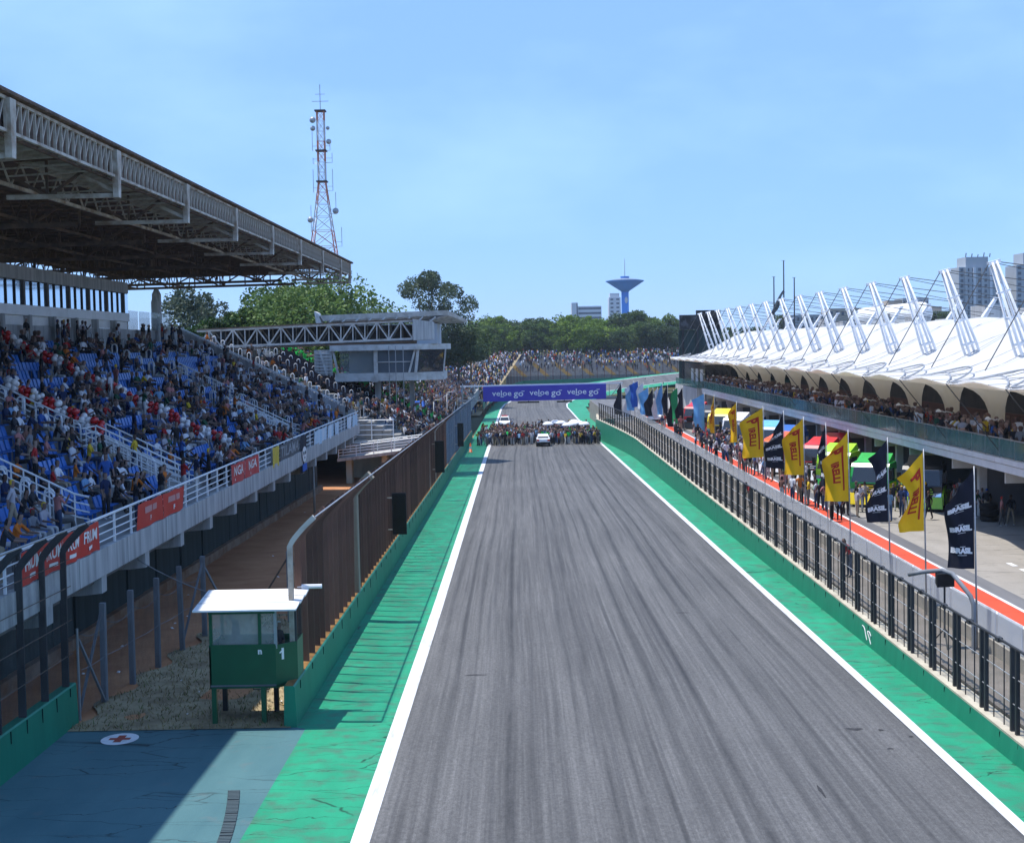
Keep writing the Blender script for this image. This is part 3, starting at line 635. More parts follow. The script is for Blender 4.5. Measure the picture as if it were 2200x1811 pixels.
# pit entry: curved cream wall and far barriers
o = thing('pit_entry_wall', 'curved cream wall where the pit entry leaves the track', 'wall', (12.5, 215, gz(215)))
pts = [Vector((12.2+ (t**2)*16, 214+t*96, 0)) for t in [i/16 for i in range(17)]]
m_ = MB()
for i in range(16):
    a, b = pts[i], pts[i+1]; za, zb = gz(a.y), gz(b.y)
    m_.quad((a.x,a.y,za-.2),(a.x,a.y,za+1.5+i*.05),(b.x,b.y,zb+1.55+i*.05),(b.x,b.y,zb-.2)); m_.quad((a.x,a.y,za+1.5+i*.05),(a.x+1.1,a.y,za+1.5+i*.05),(b.x+1.1,b.y,zb+1.55+i*.05),(b.x,b.y,zb+1.55+i*.05))
m_.build('wall_body', MAT['cream'], o)
m_ = MB()
for i in range(16):
    a, b = pts[i], pts[i+1]; m_.quad((a.x+.5,a.y,gz(a.y)+1.5+i*.05),(b.x+.5,b.y,gz(b.y)+1.55+i*.05),(b.x+.5,b.y,gz(b.y)+2.6),(a.x+.5,a.y,gz(a.y)+2.6))
m_.build('mesh_sheet', MAT['mesh_mid'], o)
for i in range(17):
    m_ = MB(); a = pts[i]; m_.box(a.x+.45,a.x+.55,a.y-.05,a.y+.05,gz(a.y)+1.4,gz(a.y)+2.7); m_.build('post', MAT['post_grey'], o)

# ------------------------------------------------------------------ covered grandstand on the left
NT = 17
def tier_x(i): return -14.8-.8*i
def tier_z(i): return 4.4+.4*i
GY0, GY1 = 28.0, 117.8
gs = thing('grandstand', 'covered grandstand with blue seats and rusty steel roof on the left', 'grandstand', (-14, 60, gz(60)))
for i in range(NT):
    m_ = MB(); x0, x1 = tier_x(i+1), tier_x(i); m_.box(x0-.05, x1, GY0, GY1, tier_z(i)-.75, tier_z(i)); m_.build('terrace_tier', MAT['step'], gs)
m_ = MB(); m_.box(-14.8, -13.75, GY0, GY1, 3.8, 4.1); m_.build('walkway', MAT['step'], gs)
pan = MB(); pan.box(-13.76, -13.5, -2.61, 2.61, 3.24, 4.12); pan_me = pan.mesh('parapet_panel', MAT['concrete'])
brk = MB(); brk.prism([(-13.55,3.24),(-13.55,2.68),(-14.1,2.62),(-16.5,2.5),(-16.5,3.24)], -.27, .27, axis='y'); brk_me = brk.mesh('bracket', MAT['concrete'])
for k in range(17):
    y = 34.3+5.27*k
    if y < GY1-2.5: link('parapet_panel', pan_me, gs, (0, y-2.635+5.27*.5+.02, 0), None, (1, .995, 1))
    if y < GY1: link('bracket', brk_me, gs, (0, y, 0))
m_ = MB(); m_.box(-13.76, -13.52, 34.3+5.27*15+2.65, GY1, 3.24, 4.12); m_.build('parapet_panel', MAT['concrete'], gs)
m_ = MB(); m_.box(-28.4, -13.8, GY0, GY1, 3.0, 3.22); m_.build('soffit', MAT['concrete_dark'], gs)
pn = MB(); pn.box(-.06,.06,-1.17,1.17,0,4.6); pn_me = pn.mesh('under_panel', MAT['under'])
for k in range(37): y = 30+2.4*k; link('under_panel', pn_me, gs, (-17.2+rnd.uniform(-.05,.05), y, gz(y)+.0))
m_ = MB()
for i in range(30): a, b = 30+2.95*i, 30+2.95*(i+1); m_.hexa([(-17.15,a,gz(a)-.2),(-16.85,a,gz(a)-.2),(-16.85,b,gz(b)-.2),(-17.15,b,gz(b)-.2),(-17.15,a,gz(a)+.42),(-16.85,a,gz(a)+.42),(-16.85,b,gz(b)+.42),(-17.15,b,gz(b)+.42)])
m_.build('base_kerb', MAT['orange_kerb'], gs)
# front railing
rl = link('front_railing', None, gs); rl.empty_display_size = .2
rp_ = MB(); rp_.box(-.035,.035,-.035,.035,0,1.0); rp_me = rp_.mesh('rail_post', MAT['white_steel'])
for k in range(42): link('rail_post', rp_me, rl, (-13.62, 34.4+2.0*k, 4.1))
for zz, rr in ((5.1,.045),(4.82,.024),(4.57,.024),(4.32,.024)):
    m_ = MB(); m_.tube([(-13.62, 30, zz), (-13.62, GY1-.1, zz)], rr, 6); m_.build('rail_bar', MAT['white_steel'], rl)
# aisle handrails
AISLES = [47.3, 60.6, 75.0, 91.6, 97.0, 111.2]
lp = MB(); lp.tube([(0,0,0),(0,0,.82),(-.03,0,.92),(-.11,0,.98),(-.21,0,.98),(-.29,0,.92),(-.32,0,.82),(-.32,0,0)], .034, 6); lp_me = lp.mesh('handrail', MAT['white_steel'], True)
for a in AISLES+[116.6]:
    for i in range(1, NT):
        for sgn in (-1, 1):
            if a > 116 and sgn > 0: continue
            x = tier_x(i)-.12-.4*(sgn > 0); y = a+sgn*.62
            if 26 < y: link('handrail', lp_me, gs, (x, y, tier_z(i)))
# stair railings with four bars
def stair_rail(y, xa, xb, n=7):
    r = link('stair_railing', None, gs)
    st_ = lambda x: 4.4+(-x-15.2)*.5
    for h_ in (.3, .55, .8, 1.08):
        m_ = MB(); m_.tube([(xa, y, st_(xa)+h_), (xb, y, st_(xb)+h_), (xb+.5, y, st_(xb)+h_-.12)], .028 if h_ < 1 else .036, 6); m_.build('rail_bar', MAT['white_steel'], r)
    for k in range(n):
        x = xa+(xb-xa)*k/(n-1); m_ = MB(); m_.tube([(x, y, st_(x)-.1), (x, y, st_(x)+1.08)], .03, 6); m_.build('rail_post', MAT['white_steel'], r)
for y, xa, xb in ((59.7,-18.6,-15.1),(61.4,-18.7,-15.1),(62.9,-18.7,-15.0),(90.0,-18.9,-15.1),(91.6,-18.9,-15.2),(93.1,-18.9,-15.2),(60.3,-22.6,-19.3),(47.9,-18.0,-15.4),(96.6,-23.5,-20.0)): stair_rail(y, xa, xb)
for y in (59.7, 90.0):
    r = link('landing_railing', None, gs)
    for h_ in (.3,.55,.8,1.05):
        m_ = MB(); m_.tube([(-18.75, y, 6.15+h_), (-18.75, y+3.2, 6.15+h_)], .03, 6); m_.build('rail_bar', MAT['white_steel'], r)
# side wall at the far end
m_ = MB(); m_.prism([(-13.9,3.0),(-13.9,5.2),(-15.3,5.75),(-28.5,12.3),(-30.5,12.4),(-30.5,3.0)], GY1, GY1+.28, axis='y'); m_.build('side_wall', MAT['concrete'], gs)
m_ = MB(); m_.bar((-15.2, GY1+.1, 5.86), (-28.5, GY1+.1, 12.42), .2, .12); m_.bar((-28.5, GY1+.1, 12.42), (-30.8, GY1+.1, 12.6), .2, .12); m_.build('coping', MAT['white_steel'], gs)
# rear wall and glazed box above it
m_ = MB(); m_.box(-28.9, -28.45, GY0, GY1, 3, 12.1); m_.build('rear_wall', MAT['concrete'], gs)
pb = link('press_box', None, gs)
m_ = MB(); m_.box(-28.8, -28.3, 55, 102, 12.68, 13.26); m_.build('sill_beam', MAT['white_steel'], pb)
m_ = MB(); m_.box(-29.2, -28.2, 55, 101.5, 14.68, 15.45); m_.build('lintel', MAT['concrete'], pb)
m_ = MB(); m_.box(-34.0, -33.8, 55, 102, 10.5, 15.4); m_.build('back_wall', M('press_back', (.55,.60,.66), rough=.8), pb)
wp = MB(); wp.box(-.03,.03,-2.0,2.0,12.12,12.66); wp_me = wp.mesh('white_panel', MAT['white_roof'])
pl2 = MB(); pl2.box(-.2,.2,-.2,.2,10.8,12.7); pl2_me = pl2.mesh('pier', MAT['concrete'])
for k in range(11): link('white_panel', wp_me, pb, (-28.62, 57.5+4.3*k, 0)); link('pier', pl2_me, pb, (-28.42, 55.3+4.3*k, 0))
gp_ = MB(); gp_.box(-.015,.015,-.60,.60,13.28,14.66); gp_me = gp_.mesh('window_pane', MAT['glass_sky'])
mu = MB(); mu.box(-.06,.06,-.05,.05,13.26,14.68); mu_me = mu.mesh('mullion', MAT['fence_dark'])
mu2 = MB(); mu2.box(-.1,.1,-.15,.15,13.26,14.68); mu2_me = mu2.mesh('pillar', MAT['concrete_dark'])
for k in range(34):
    y = 56+1.36*k; link('window_pane', gp_me, pb, (-28.45, y+.68, 0)); link('pillar' if k % 3 == 0 else 'mullion', mu2_me if k % 3 == 0 else mu_me, pb, (-28.42, y, 0))
for (x, y, w, z1) in ((-30.3, 117.6, .62, 15.75), (-29.0, 112.0, .5, 14.9), (-29.3, 104.0, .5, 15.4)):
    m_ = MB(); m_.box(x-w/2, x+w/2, y-w/2, y+w/2, 10.5, z1-.5); m_.hexa([(x-w/2,y-w/2,z1-.5),(x+w/2,y-w/2,z1-.5),(x+w/2,y+w/2,z1-.5),(x-w/2,y+w/2,z1-.5),(x-.12,y-.12,z1),(x+.12,y-.12,z1),(x+.12,y+.12,z1),(x-.12,y+.12,z1)]); m_.build('column', MAT['concrete'], gs)
gs_g = MB(); gs_g.box(-.015,.015,-1.5,1.5,12.1,13.5); gs_gm = gs_g.mesh('glass_screen', MAT['glass_clear'])
for y in (103.8, 107.2, 110.6, 114.0): link('glass_screen', gs_gm, gs, (-28.6, y, 0))

# roof
RY0, RY1 = 26.0, 120.8
rf = link('roof', None, gs)
def deck_z(x): return 17.70+(x+14.3)*.040
m_ = MB(); NY = 430
m_.grid(lambda u, v: (-14.05-20.2*v, RY0+(RY1-RY0)*u, deck_z(-14.05-20.2*v)+(.05 if round(u*NY) % 2 else -.03)), NY, 5)
m_.build('deck_sheet', MAT['roof_deck'], rf)
m_ = MB(); m_.box(-14.20, -14.06, RY0, RY1, 17.70, 17.80); m_.build('edge_trim', MAT['rust_steel'], rf)
for zz in (17.62, 16.7):
    m_ = MB(); m_.box(-14.34, -14.24, RY0, RY1, zz-.045, zz+.045); m_.build('fascia_chord', MAT['old_steel'], rf)
for zz in (16.72,):
    m_ = MB(); m_.box(-14.75, -14.62, RY0, RY1, zz-.05, zz+.05); m_.build('fascia_chord', MAT['rust_steel'], rf)
vv = MB(); vv.box(-.04,.04,-.035,.035,16.75,17.60); vv_me = vv.mesh('fascia_post', MAT['old_steel'])
dv = MB(); dv.bar((0,.04,16.78),(0,.55,17.58),.055); dv_me = dv.mesh('fascia_diagonal', MAT['old_steel'])
y = RY0+.4
while y < RY1-.5:
    link('fascia_post', vv_me, rf, (-14.29, y, 0)); link('fascia_diagonal', dv_me, rf, (-14.32, y, 0)); y += .60
m_ = MB(); m_.box(-14.48,-14.44,RY0,RY1,16.8,17.7); m_.build('fascia_backing', MAT['roof_deck'], rf)
POSTS = [29.3+10.5*k for k in range(9)]
hp = MB(); hp.hexa([(-.10,-.16,15.95),(.10,-.16,15.95),(.10,.16,15.95),(-.10,.16,15.95),(-.10,-.24,17.62),(.12,-.24,17.62),(.12,.24,17.62),(-.10,.24,17.62)]); hp_me = hp.mesh('hanger_plate', MAT['old_steel'])
def bc(x): return 16.05+(x+14.3)*.012           # bottom chord of main trusses
for y in POSTS+[119.6]:
    link('hanger_plate', hp_me, rf, (-14.25, y, 0))
    t = link('main_truss', None, rf)
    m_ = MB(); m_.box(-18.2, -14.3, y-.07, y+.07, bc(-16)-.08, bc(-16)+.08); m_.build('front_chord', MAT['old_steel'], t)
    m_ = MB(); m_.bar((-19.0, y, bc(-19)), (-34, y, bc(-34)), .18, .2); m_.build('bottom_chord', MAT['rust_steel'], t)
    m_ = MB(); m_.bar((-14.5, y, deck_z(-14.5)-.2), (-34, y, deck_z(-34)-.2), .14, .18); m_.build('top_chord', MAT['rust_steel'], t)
    m_ = MB(); xs_ = [-14.6-2.15*k for k in range(10)]
    for k in range(9):
        a, b = xs_[k], xs_[k+1]; top_ = lambda x: deck_z(x)-.2
        p1, p2 = ((a, y, top_(a)), (b, y, bc(b))) if k % 2 == 0 else ((a, y, bc(a)), (b, y, top_(b)))
        m_.bar(p1, p2, .11)
        m_.bar((b, y, bc(b)), (b, y, top_(b)), .09)
    m_.build('web', MAT['rust_steel'], t)
    m_ = MB(); m_.bar((-14.35, y, 16.2), (-15.5, y, 16.75), .1, .14); m_.bar((-15.5, y, 16.75), (-17.9, y, 17.4), .09); m_.build('knee_brace', MAT['old_steel'], t)
for x in (-18.0, -21.6, -25.2, -28.8, -32.4):
    t = link('purlin_truss', None, rf); zt, zb_ = deck_z(x)-.16, deck_z(x)-1.12
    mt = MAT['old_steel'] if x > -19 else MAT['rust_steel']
    for zz in (zt, zb_):
        m_ = MB(); m_.box(x-.06, x+.06, RY0, RY1, zz-.06, zz+.06); m_.build('chord', mt, t)
    m_ = MB(); y = RY0; k = 0
    while y < RY1-1.1:
        m_.bar((x, y, zb_ if k % 2 else zt), (x, y+1.05, zt if k % 2 else zb_), .06); y += 1.05; k += 1
    m_.build('web', mt, t)
rs_ = MB(); rs_.bar((-14.4,0,16.72),(-18.0,1.25,16.72),.06); rs_me = rs_.mesh('strut', MAT['old_steel'])
rs2 = MB(); rs2.box(-18.0,-14.4,-.03,.03,17.30,17.44); rs2_me = rs2.mesh('rafter', MAT['old_steel'])
rs3 = MB(); rs3.box(-34.0,-18.0,-.03,.03,16.72,16.82); rs3_me = rs3.mesh('rafter', MAT['rust_steel'])
for k in range(52):
    y = RY0+1+1.8*k
    if y < RY1-1.5: link('strut', rs_me, rf, (0, y, 0)); link('rafter', rs2_me, rf, (0, y, 0)); link('rafter', rs2_me, rf, (0, y+.9, 0)); link('rafter', rs3_me, rf, (0, y, 0))
# hanging ragged ceiling strips at the rear
m_ = MB()
for k in range(150):
    y = rnd.uniform(88, 120); x = rnd.choice((-25.2,-28.8,-32.4))+rnd.uniform(-.8,.8); w = rnd.uniform(.04,.12); m_.box(x-.01, x+.01, y-w, y+w, 15.95+rnd.uniform(0,.4), 17.1)
stuff(m_.build('ceiling_strip', MAT['roof_deck'], rf))

# blue seats: shell with back
se = MB(); se.hexa([(-.2,-.2,.36),(.2,-.2,.38),(.2,.2,.38),(-.2,.2,.36),(-.22,-.2,.42),(.2,-.2,.42),(.2,.2,.42),(-.22,.2,.42)])
se.hexa([(-.26,-.2,.42),(-.2,-.2,.40),(-.2,.2,.40),(-.26,.2,.42),(-.36,-.17,.80),(-.31,-.17,.80),(-.31,.17,.80),(-.36,.17,.80)])
se.box(-.05,.05,-.03,.03,0,.36)
seat_me = se.mesh('seat', MAT['seat_blue'])
def project(p):
    q = Vector(p)-Vector((0,0,H)); c = _r*q.x+_d*q.y+_u*q.z; return (CX+F*c.x/c.z, CY+F*c.y/c.z)
def inframe(p, m=30):
    x, y = project(p); return -m < x < 2200+m and -m < y < 1811+m
seat_spots = []
for i in range(0, NT-1):
    y = 36.0+.25*(i % 2)
    while y < GY1-.6:
        if min(abs(y-a) for a in AISLES) > 1.05 and not (i < 5 and (59.4 < y < 63.3 or 89.7 < y < 93.4)):
            p_ = (tier_x(i)-.42, y, tier_z(i))
            if inframe(p_): seat_spots.append((p_, i))
        y += .52
# who sits where
STAND_PEOPLE = []; free = []
for (p_, i) in seat_spots:
    y = p_[1]
    dens = .40
    if i >= 9 and 78 < y < 110: dens = .13
    if i >= 14: dens = .30 if y < 110 else .3
    if i < 7 and y < 50: dens = .24
    if 5 <= i < 9 and y > 78: dens = .30
    if y < 75 and i >= 6: dens = .46
    if 1 <= i <= 5 and 63 < y < 90: dens = .34
    if y > 98 and i < 9: dens = .50
    clump = .5+1.0*(math.sin(y*.9+i*1.7)*math.sin(i*2.3+y*.31) > -.1)
    if rnd.random() < dens*clump*.84: STAND_PEOPLE.append((p_, i))
    else: free.append((p_, i))
free.sort(key=lambda s_: (s_[0][1]+abs(s_[0][0])*.3))
for (p_, i) in free[:298]: link('seat', seat_me, gs, p_, (0,0,rnd.uniform(-.05,.05)))
m_ = MB()
for (p_, i) in free[298:]: m_.add([(v[0]+p_[0], v[1]+p_[1], v[2]+p_[2]) for v in se.v], se.f)
stuff(m_.build('seating', MAT['seat_blue'], gs))

# banners tied to the front railing
def banner(name, label, ya, yb, z0, z1, mat, words=(), group=None, lean=.0):
    o = thing(name, label, 'banner', (-13.42, ya, z0), group)
    m_ = MB(); NN = 8
    def f(u, v): return (-13.52+.05*math.sin(u*9+ya)*(1-v)+.03*v, ya+(yb-ya)*u, z0+(z1-z0)*v+.02*math.sin(u*11+ya))
    m_.grid(lambda u, v: f(u, v), NN, 4); m_.build('cloth', mat, o, True)
    for (txt, u, v, size, mt, sx) in words:
        w_ = MB(); L_ = yb-ya
        lettering(w_, txt, lambda a, b: (f(min(1, max(0, u-a/L_)), min(1, max(0, v+b/(z1-z0))))[0]+.018, ya+(yb-ya)*u-a, z0+(z1-z0)*v+b), size, .012, 0, 0, -sx)
        w_.build('lettering', mt, o)
    return o
bw = MAT['banner_white']
for k in range(4):
    ya = 37.3+1.74*k
    banner('banner', f'red railing banner with four bold white letters, {ORD[k]} from the left edge', ya, ya+1.72, 4.14, 5.06, MAT['red_banner'], [('FRUM', .5, .60, .50, bw, 1.05), ('IIIIIIIII', .5, .22, .13, bw, 1.9)], 'red four-letter banners')
for k in range(2):
    ya = 48.9+3.42*k
    banner('banner', ['red railing banner with a pink text strip, left of its twin', 'red railing banner with a pink text strip, right of its twin'][k], ya, ya+3.36, 4.14, 5.05, MAT['red_banner'], [('IIIIIIIII IIIII', .5, .66, .30, M('pale_red', (.66,.36,.34), rough=.7), 1.5), ('F', .5, .28, .24, bw, 1.6)], 'red pink-lettered banners')
for k in range(2):
    ya = 64.9+3.45*k
    banner('banner', ['red railing banner with three bold white letters, nearer of two', 'red railing banner with three bold white letters, farther of two'][k], ya, ya+3.4, 4.12, 5.06, M('red_banner_b', (.50,.06,.055), rough=.7), [('NGA', .5, .60, .62, bw, 1.6), ('a', .32, .2, .2, bw, 1.6)], 'red three-letter banners')
banner('banner', 'narrow yellow cloth tied to the white railing', 75.9, 78.0, 3.95, 5.06, M('yellow_banner', (.62,.46,.04), (.5,.38,.06), 2, .75))
banner('banner', 'grey black banner with pale outlined capital letters', 78.3, 85.2, 4.12, 5.04, M('grey_banner', (.075,.08,.085), (.12,.125,.13), 2, .8), [('TILAMA', .5, .5, .85, M('pale_grey', (.30,.32,.34), rough=.8), 2.2)])
o = banner('banner', 'black banner with a white skull above blue, hanging below the railing', 85.6, 88.0, 2.75, 5.05, MAT['navy'])
m_ = MB(); yc, zc = 86.8, 3.95
m_.add([(-13.44, yc+.85*math.cos(a*PI/12), zc+(.42 if math.sin(a*PI/12) > 0 else .55)*math.sin(a*PI/12)) for a in range(24)], [tuple(range(24))]); m_.build('skull', bw, o)
m_ = MB()
for dy in (-.35, .35): m_.add([(-13.42, yc+dy+.2*math.cos(a*PI/6), zc+.02+.12*math.sin(a*PI/6)) for a in range(12)], [tuple(range(12))])
m_.quad((-13.42,yc-.15,zc-.32),(-13.42,yc+.15,zc-.32),(-13.42,yc+.1,zc-.2),(-13.42,yc-.1,zc-.2)); m_.build('skull_eyes', MAT['navy'], o)
m_ = MB(); m_.quad((-13.44,yc-.9,2.85),(-13.44,yc+.9,2.85),(-13.44,yc+.9,3.3),(-13.44,yc-.9,3.3)); m_.build('blue_field', MAT['cloth_dblue'], o)
for (ya, yb, lab) in ((91.6, 97.4, 'wide white flag with small marks tied on the far railing'), (98.2, 101.0, 'pale blue white flag hung next to the wide white flag'), (101.8, 104.2, 'pale blue white flag, second along the far railing'), (109.0, 112.2, 'pale blue white flag near the railing corner'), (112.8, 116.0, 'white flag at the very end of the railing')):
    banner('flag_cloth', lab, ya, yb, 4.0, 5.0, M('pale_flag', (.62,.68,.74), (.38,.56,.70), .8, .8, stretch=(1,1,.1)))

# ------------------------------------------------------------------ marshal hut
g0 = gz(40.4)
hut = thing('marshal_hut', 'green marshal hut on four legs with a white sheet roof', 'hut', (-8.4, 40.9, g0))
xa = aty(450, 1430, 40.4).x; xb = aty(593, 1430, 40.4).x; xc = aty(640, 1430, 40.95).x; xd = aty(652, 1430, 42.1).x
zb0, zb1, zr = g0+1.1, g0+2.32, g0+3.42
poly = [(xa,40.4),(xb,40.4),(xc,40.95),(xd,42.1),(xa,42.1)]
for x, y in ((xa+.1,40.5),(-7.66,40.5),(xa+.1,41.95),(-7.55,41.95)):
    m_ = MB(); m_.box(x-.07,x+.07,y-.07,y+.07,gz(y)-.1,zb0); m_.build('leg', MAT['hut_green'] if y < 41 else MAT['fence_dark'], hut)
m_ = MB(); m_.prism(poly, zb0, zb0+.06, axis='z'); m_.build('floor', MAT['fence_dark'], hut)
for k, (a, b) in enumerate(zip(poly, poly[1:]+poly[:1])):
    dx, dy = b[0]-a[0], b[1]-a[1]; L_ = math.hypot(dx, dy); nx, ny = dy/L_*.05, -dx/L_*.05
    m_ = MB(); m_.prism([(a[0],a[1]),(b[0],b[1]),(b[0]-nx,b[1]-ny),(a[0]-nx,a[1]-ny)], zb0-.04+.002*k, zb1+.002*k, axis='z'); m_.build('side_panel', MAT['hut_green'], hut)
    if k < 4:
        m_ = MB(); m_.quad((a[0]-nx,a[1]-ny,zb1),(b[0]-nx,b[1]-ny,zb1),(b[0]-nx,b[1]-ny,zr-.05),(a[0]-nx,a[1]-ny,zr-.05))
        if k in (0,): m_.build('window_screen', MAT['net_grey'], hut)
        elif k in (1, 2): m_.build('window_screen', MAT['mesh_fine'], hut)
for x, y, mt in ((xa+.06,40.46,'hut_green'),(-7.72,40.46,'hut_green'),(xb,40.46,'galv'),(xc-.05,40.98,'fence_dark'),(xd-.06,42.0,'fence_dark'),(xa+.06,42.02,'hut_green')):
    m_ = MB(); m_.box(x-.045,x+.045,y-.045,y+.045,zb1-.1,zr-.03); m_.build('window_post', MAT[mt], hut)
ra, rb = aty(412, 1300, 40.0).x, aty(635, 1300, 40.0).x
zf, zk = zr-.02, zr+.20
for k in range(3):
    y0, y1 = 40.0+.74*k, 40.0+.74*(k+1); z0, z1 = zf+(zk-zf)*k/3, zf+(zk-zf)*(k+1)/3
    m_ = MB(); xs0, xs1 = ra+.16*k, ra+.16*(k+1)
    m_.hexa([(ra,y0+.008,z0),(rb+.03*k,y0+.008,z0),(rb+.03*k,y1,z1),(ra,y1,z1),(ra,y0+.008,z0+.05),(rb+.03*k,y0+.008,z0+.05),(rb+.03*k,y1,z1+.05),(ra,y1,z1+.05)]); m_.build('roof_sheet', MAT['white_roof'], hut)
for k in range(1, 3):
    y0 = 40.0+.74*k; z0 = zf+(zk-zf)*k/3; m_ = MB(); m_.bar((ra+.01,y0,z0+.052),(rb+.02,y0,z0+.052),.02,.012); m_.build('roof_seam', MAT['post_grey'], hut)
for (xa_, xb_) in ((xa, xb),):
    m_ = MB(); m_.box(xa_,xb_,40.385,40.43,zb1-.03,zb1+.04); m_.build('window_sill', MAT['hut_green'], hut)
    m_ = MB(); m_.box(xa_,xb_,40.40,40.44,zr-.16,zr-.09); m_.build('window_head', MAT['hut_green'], hut)
    m_ = MB(); m_.box(xa_+.02,xb_,40.388,40.396,zb0+.02,zb0+.07); m_.build('base_trim', MAT['post_grey'], hut)
m_ = MB(); m_.tube([(rb-.3, 42.25, zk+.1), (rb+.45, 42.25, zk+.1)], .07, 8); m_.build('roof_pipe', MAT['white_steel'], hut)
w_ = MB(); lettering(w_, 'n', lambda x, y: (-7.72+x, 40.395, zb1-.17+y), .25, .012); w_.build('letter', bw, hut)
ux, uy = (xc-xb), .55; L_ = math.hypot(ux, uy)
w_ = MB(); lettering(w_, '1', lambda x, y: (xb+(.32+x/L_)*ux+.006*uy, 40.4+(.32+x/L_)*uy-.008*ux-.004, zb1-.30+y), .44, .02); w_.add([(xb+(.32+x_/L_)*ux+.006*uy, 40.4+(.32+x_/L_)*uy-.008*ux-.005, zb1-.30+y_) for x_, y_ in ((-.12,.07),(-.10,.03),(.0,.09),(.0,.15))], [(0,1,2,3)]); w_.build('number', bw, hut)
m_ = MB()
for (a, b) in (((-8.25,41.95,zb0),(-8.25,41.95,zb0-.45)),((-7.75,41.95,zb0),(-7.75,41.95,zb0-.45)),((-8.25,41.95,zb0-.45),(-7.75,41.95,zb0-.45))): m_.bar(a, b, .025)
m_.build('step_frame', MAT['fence_dark'], hut)
cz = MB(); cz.hexa([(-8.86,41.2,zb0+.06),(-8.36,41.2,zb0+.06),(-8.36,41.6,zb0+.06),(-8.86,41.6,zb0+.06),(-8.68,41.3,zb1+.55),(-8.54,41.3,zb1+.55),(-8.54,41.45,zb1+.55),(-8.68,41.45,zb1+.55)])
tag(cz.build('folded_tarp', MAT['tarp_blue']), 'dark blue folded tarp standing inside the marshal hut', 'tarp')
kk = thing('wooden_stick', 'pale broken plank lying behind the barrier end by the hut', 'plank', (-7.0, 42.6, gz(42.6)))
m_ = MB(); m_.bar((-7.45,42.4,gz(42)+.06),(-6.95,42.8,gz(42)+.1),.07,.03); m_.build('plank', M('pale_wood', (.42,.28,.10), rough=.8), kk)

# ------------------------------------------------------------------ lamp poles over the dirt strip
for (x, y, top, lab) in ((-14.55, 97.8, 4.95, 'slim grey pole on the dirt in front of the parapet, nearest'), (-14.4, 134.5, 3.6, 'slim grey pole standing past the grandstand corner'), (-11.6, 150.0, 3.7, 'slim grey bent pole behind the debris fence, left of the gantry'), (-10.0, 163.0, 4.0, 'slim grey bent pole nearest the blue canopy'), (-8.9, 172.0, 4.6, 'slim grey bent pole beside the gantry leg')):
    o = thing('pole', lab, 'pole', (x, y, gz(y)), 'slim poles on the left')
    m_ = MB(); m_.tube([(x,y,gz(y)-.1),(x,y,gz(y)+2.2),(x,y,gz(y)+2.3),(x,y,top)], [.085,.08,.055,.05], 7); m_.build('shaft', MAT['galv'], o, True)
    if y > 140: m_ = MB(); m_.tube([(x,y,top),(x+.15,y,top+.18),(x+.6,y,top+.24),(x+1.1,y,top+.2)], .045, 6); m_.build('arm', MAT['galv'], o, True)

# ------------------------------------------------------------------ second, open grandstand beyond
g2 = thing('open_grandstand', 'open terraced grandstand packed with people beyond the covered one', 'grandstand', (-12, 140, gz(140)))
def t2x(i): return -8.6-.8*i
def t2z(i): return 1.2+.4*i
for i in range(25):
    y1 = 290-2.2*i if i > 4 else 300
    m_ = MB(); m_.box(t2x(i+1)-.05, t2x(i), 122.2+(6 if i < 8 else 0), y1, t2z(i)-2.2, t2z(i)); m_.build('terrace_tier', MAT['step'], g2)
m_ = MB(); m_.box(-30, -28.6, 122, 300, -3, 11.6); m_.build('rear_wall', MAT['concrete_dark'], g2)
for a in (130.0, 142.0, 149.0):
    for i in range(7, 25): link('handrail', lp_me, g2, (t2x(i)-.3, a, t2z(i)))
def slope_rail(y, xa, xb, nm='slope_railing'):
    r = link(nm, None, g2); st_ = lambda x: 1.2+(-x-9.0)*.5
    for h_ in (.4,.75,1.1):
        m_ = MB(); m_.tube([(xa,y,st_(xa)+h_),(xb,y,st_(xb)+h_)], .035, 5); m_.build('rail_bar', MAT['white_steel'], r)
    for k in range(7):
        x = xa+(xb-xa)*k/6; m_ = MB(); m_.tube([(x,y,st_(x)),(x,y,st_(x)+1.1)], .035, 5); m_.build('rail_post', MAT['white_steel'], r)
for y, xa, xb in ((158,-19,-9.2),(160.5,-19,-9.2),(141,-14,-9.5)): slope_rail(y, xa, xb)
# black sheet over an aisle
m_ = MB(); m_.grid(lambda u, v: (-25.4+11.2*u, 138.5+13.6*v, 1.2+(25.4-11.2*u-9.0)*.5+.30+.75*v**3+.10*math.sin(u*21)*math.sin(v*9)), 26, 8)
tag(m_.build('cover_sheet', M('sheet_black', (.006,.007,.012), rough=1.0, spec=0.0), smooth=True), 'long black sheet covering a strip of seats below the control box', 'sheet')
# blue canopy
o = thing('canopy', 'small blue canopy tent among the crowd left of the gantry', 'canopy', (-13, 163, 2.5))
ca, cb = aty(868, 884, 163), aty(913, 880, 163); zt = aty(890, 862, 163).z
m_ = MB(); m_.hexa([(ca.x,162,ca.z),(cb.x,162,cb.z),(cb.x,165,cb.z),(ca.x,165,ca.z),(ca.x+.2,163,zt),(cb.x-.2,163,zt),(cb.x-.2,164.4,zt),(ca.x+.2,164.4,zt)]); m_.build('roof_cloth', MAT['cloth_dblue'], o)
for x in (ca.x+.1, cb.x-.1):
    for y in (162.1, 164.9): m_ = MB(); m_.tube([(x,y,1.2+(-x-9)*.5),(x,y,ca.z+.05)], .05, 5); m_.build('leg', MAT['white_steel'], o)
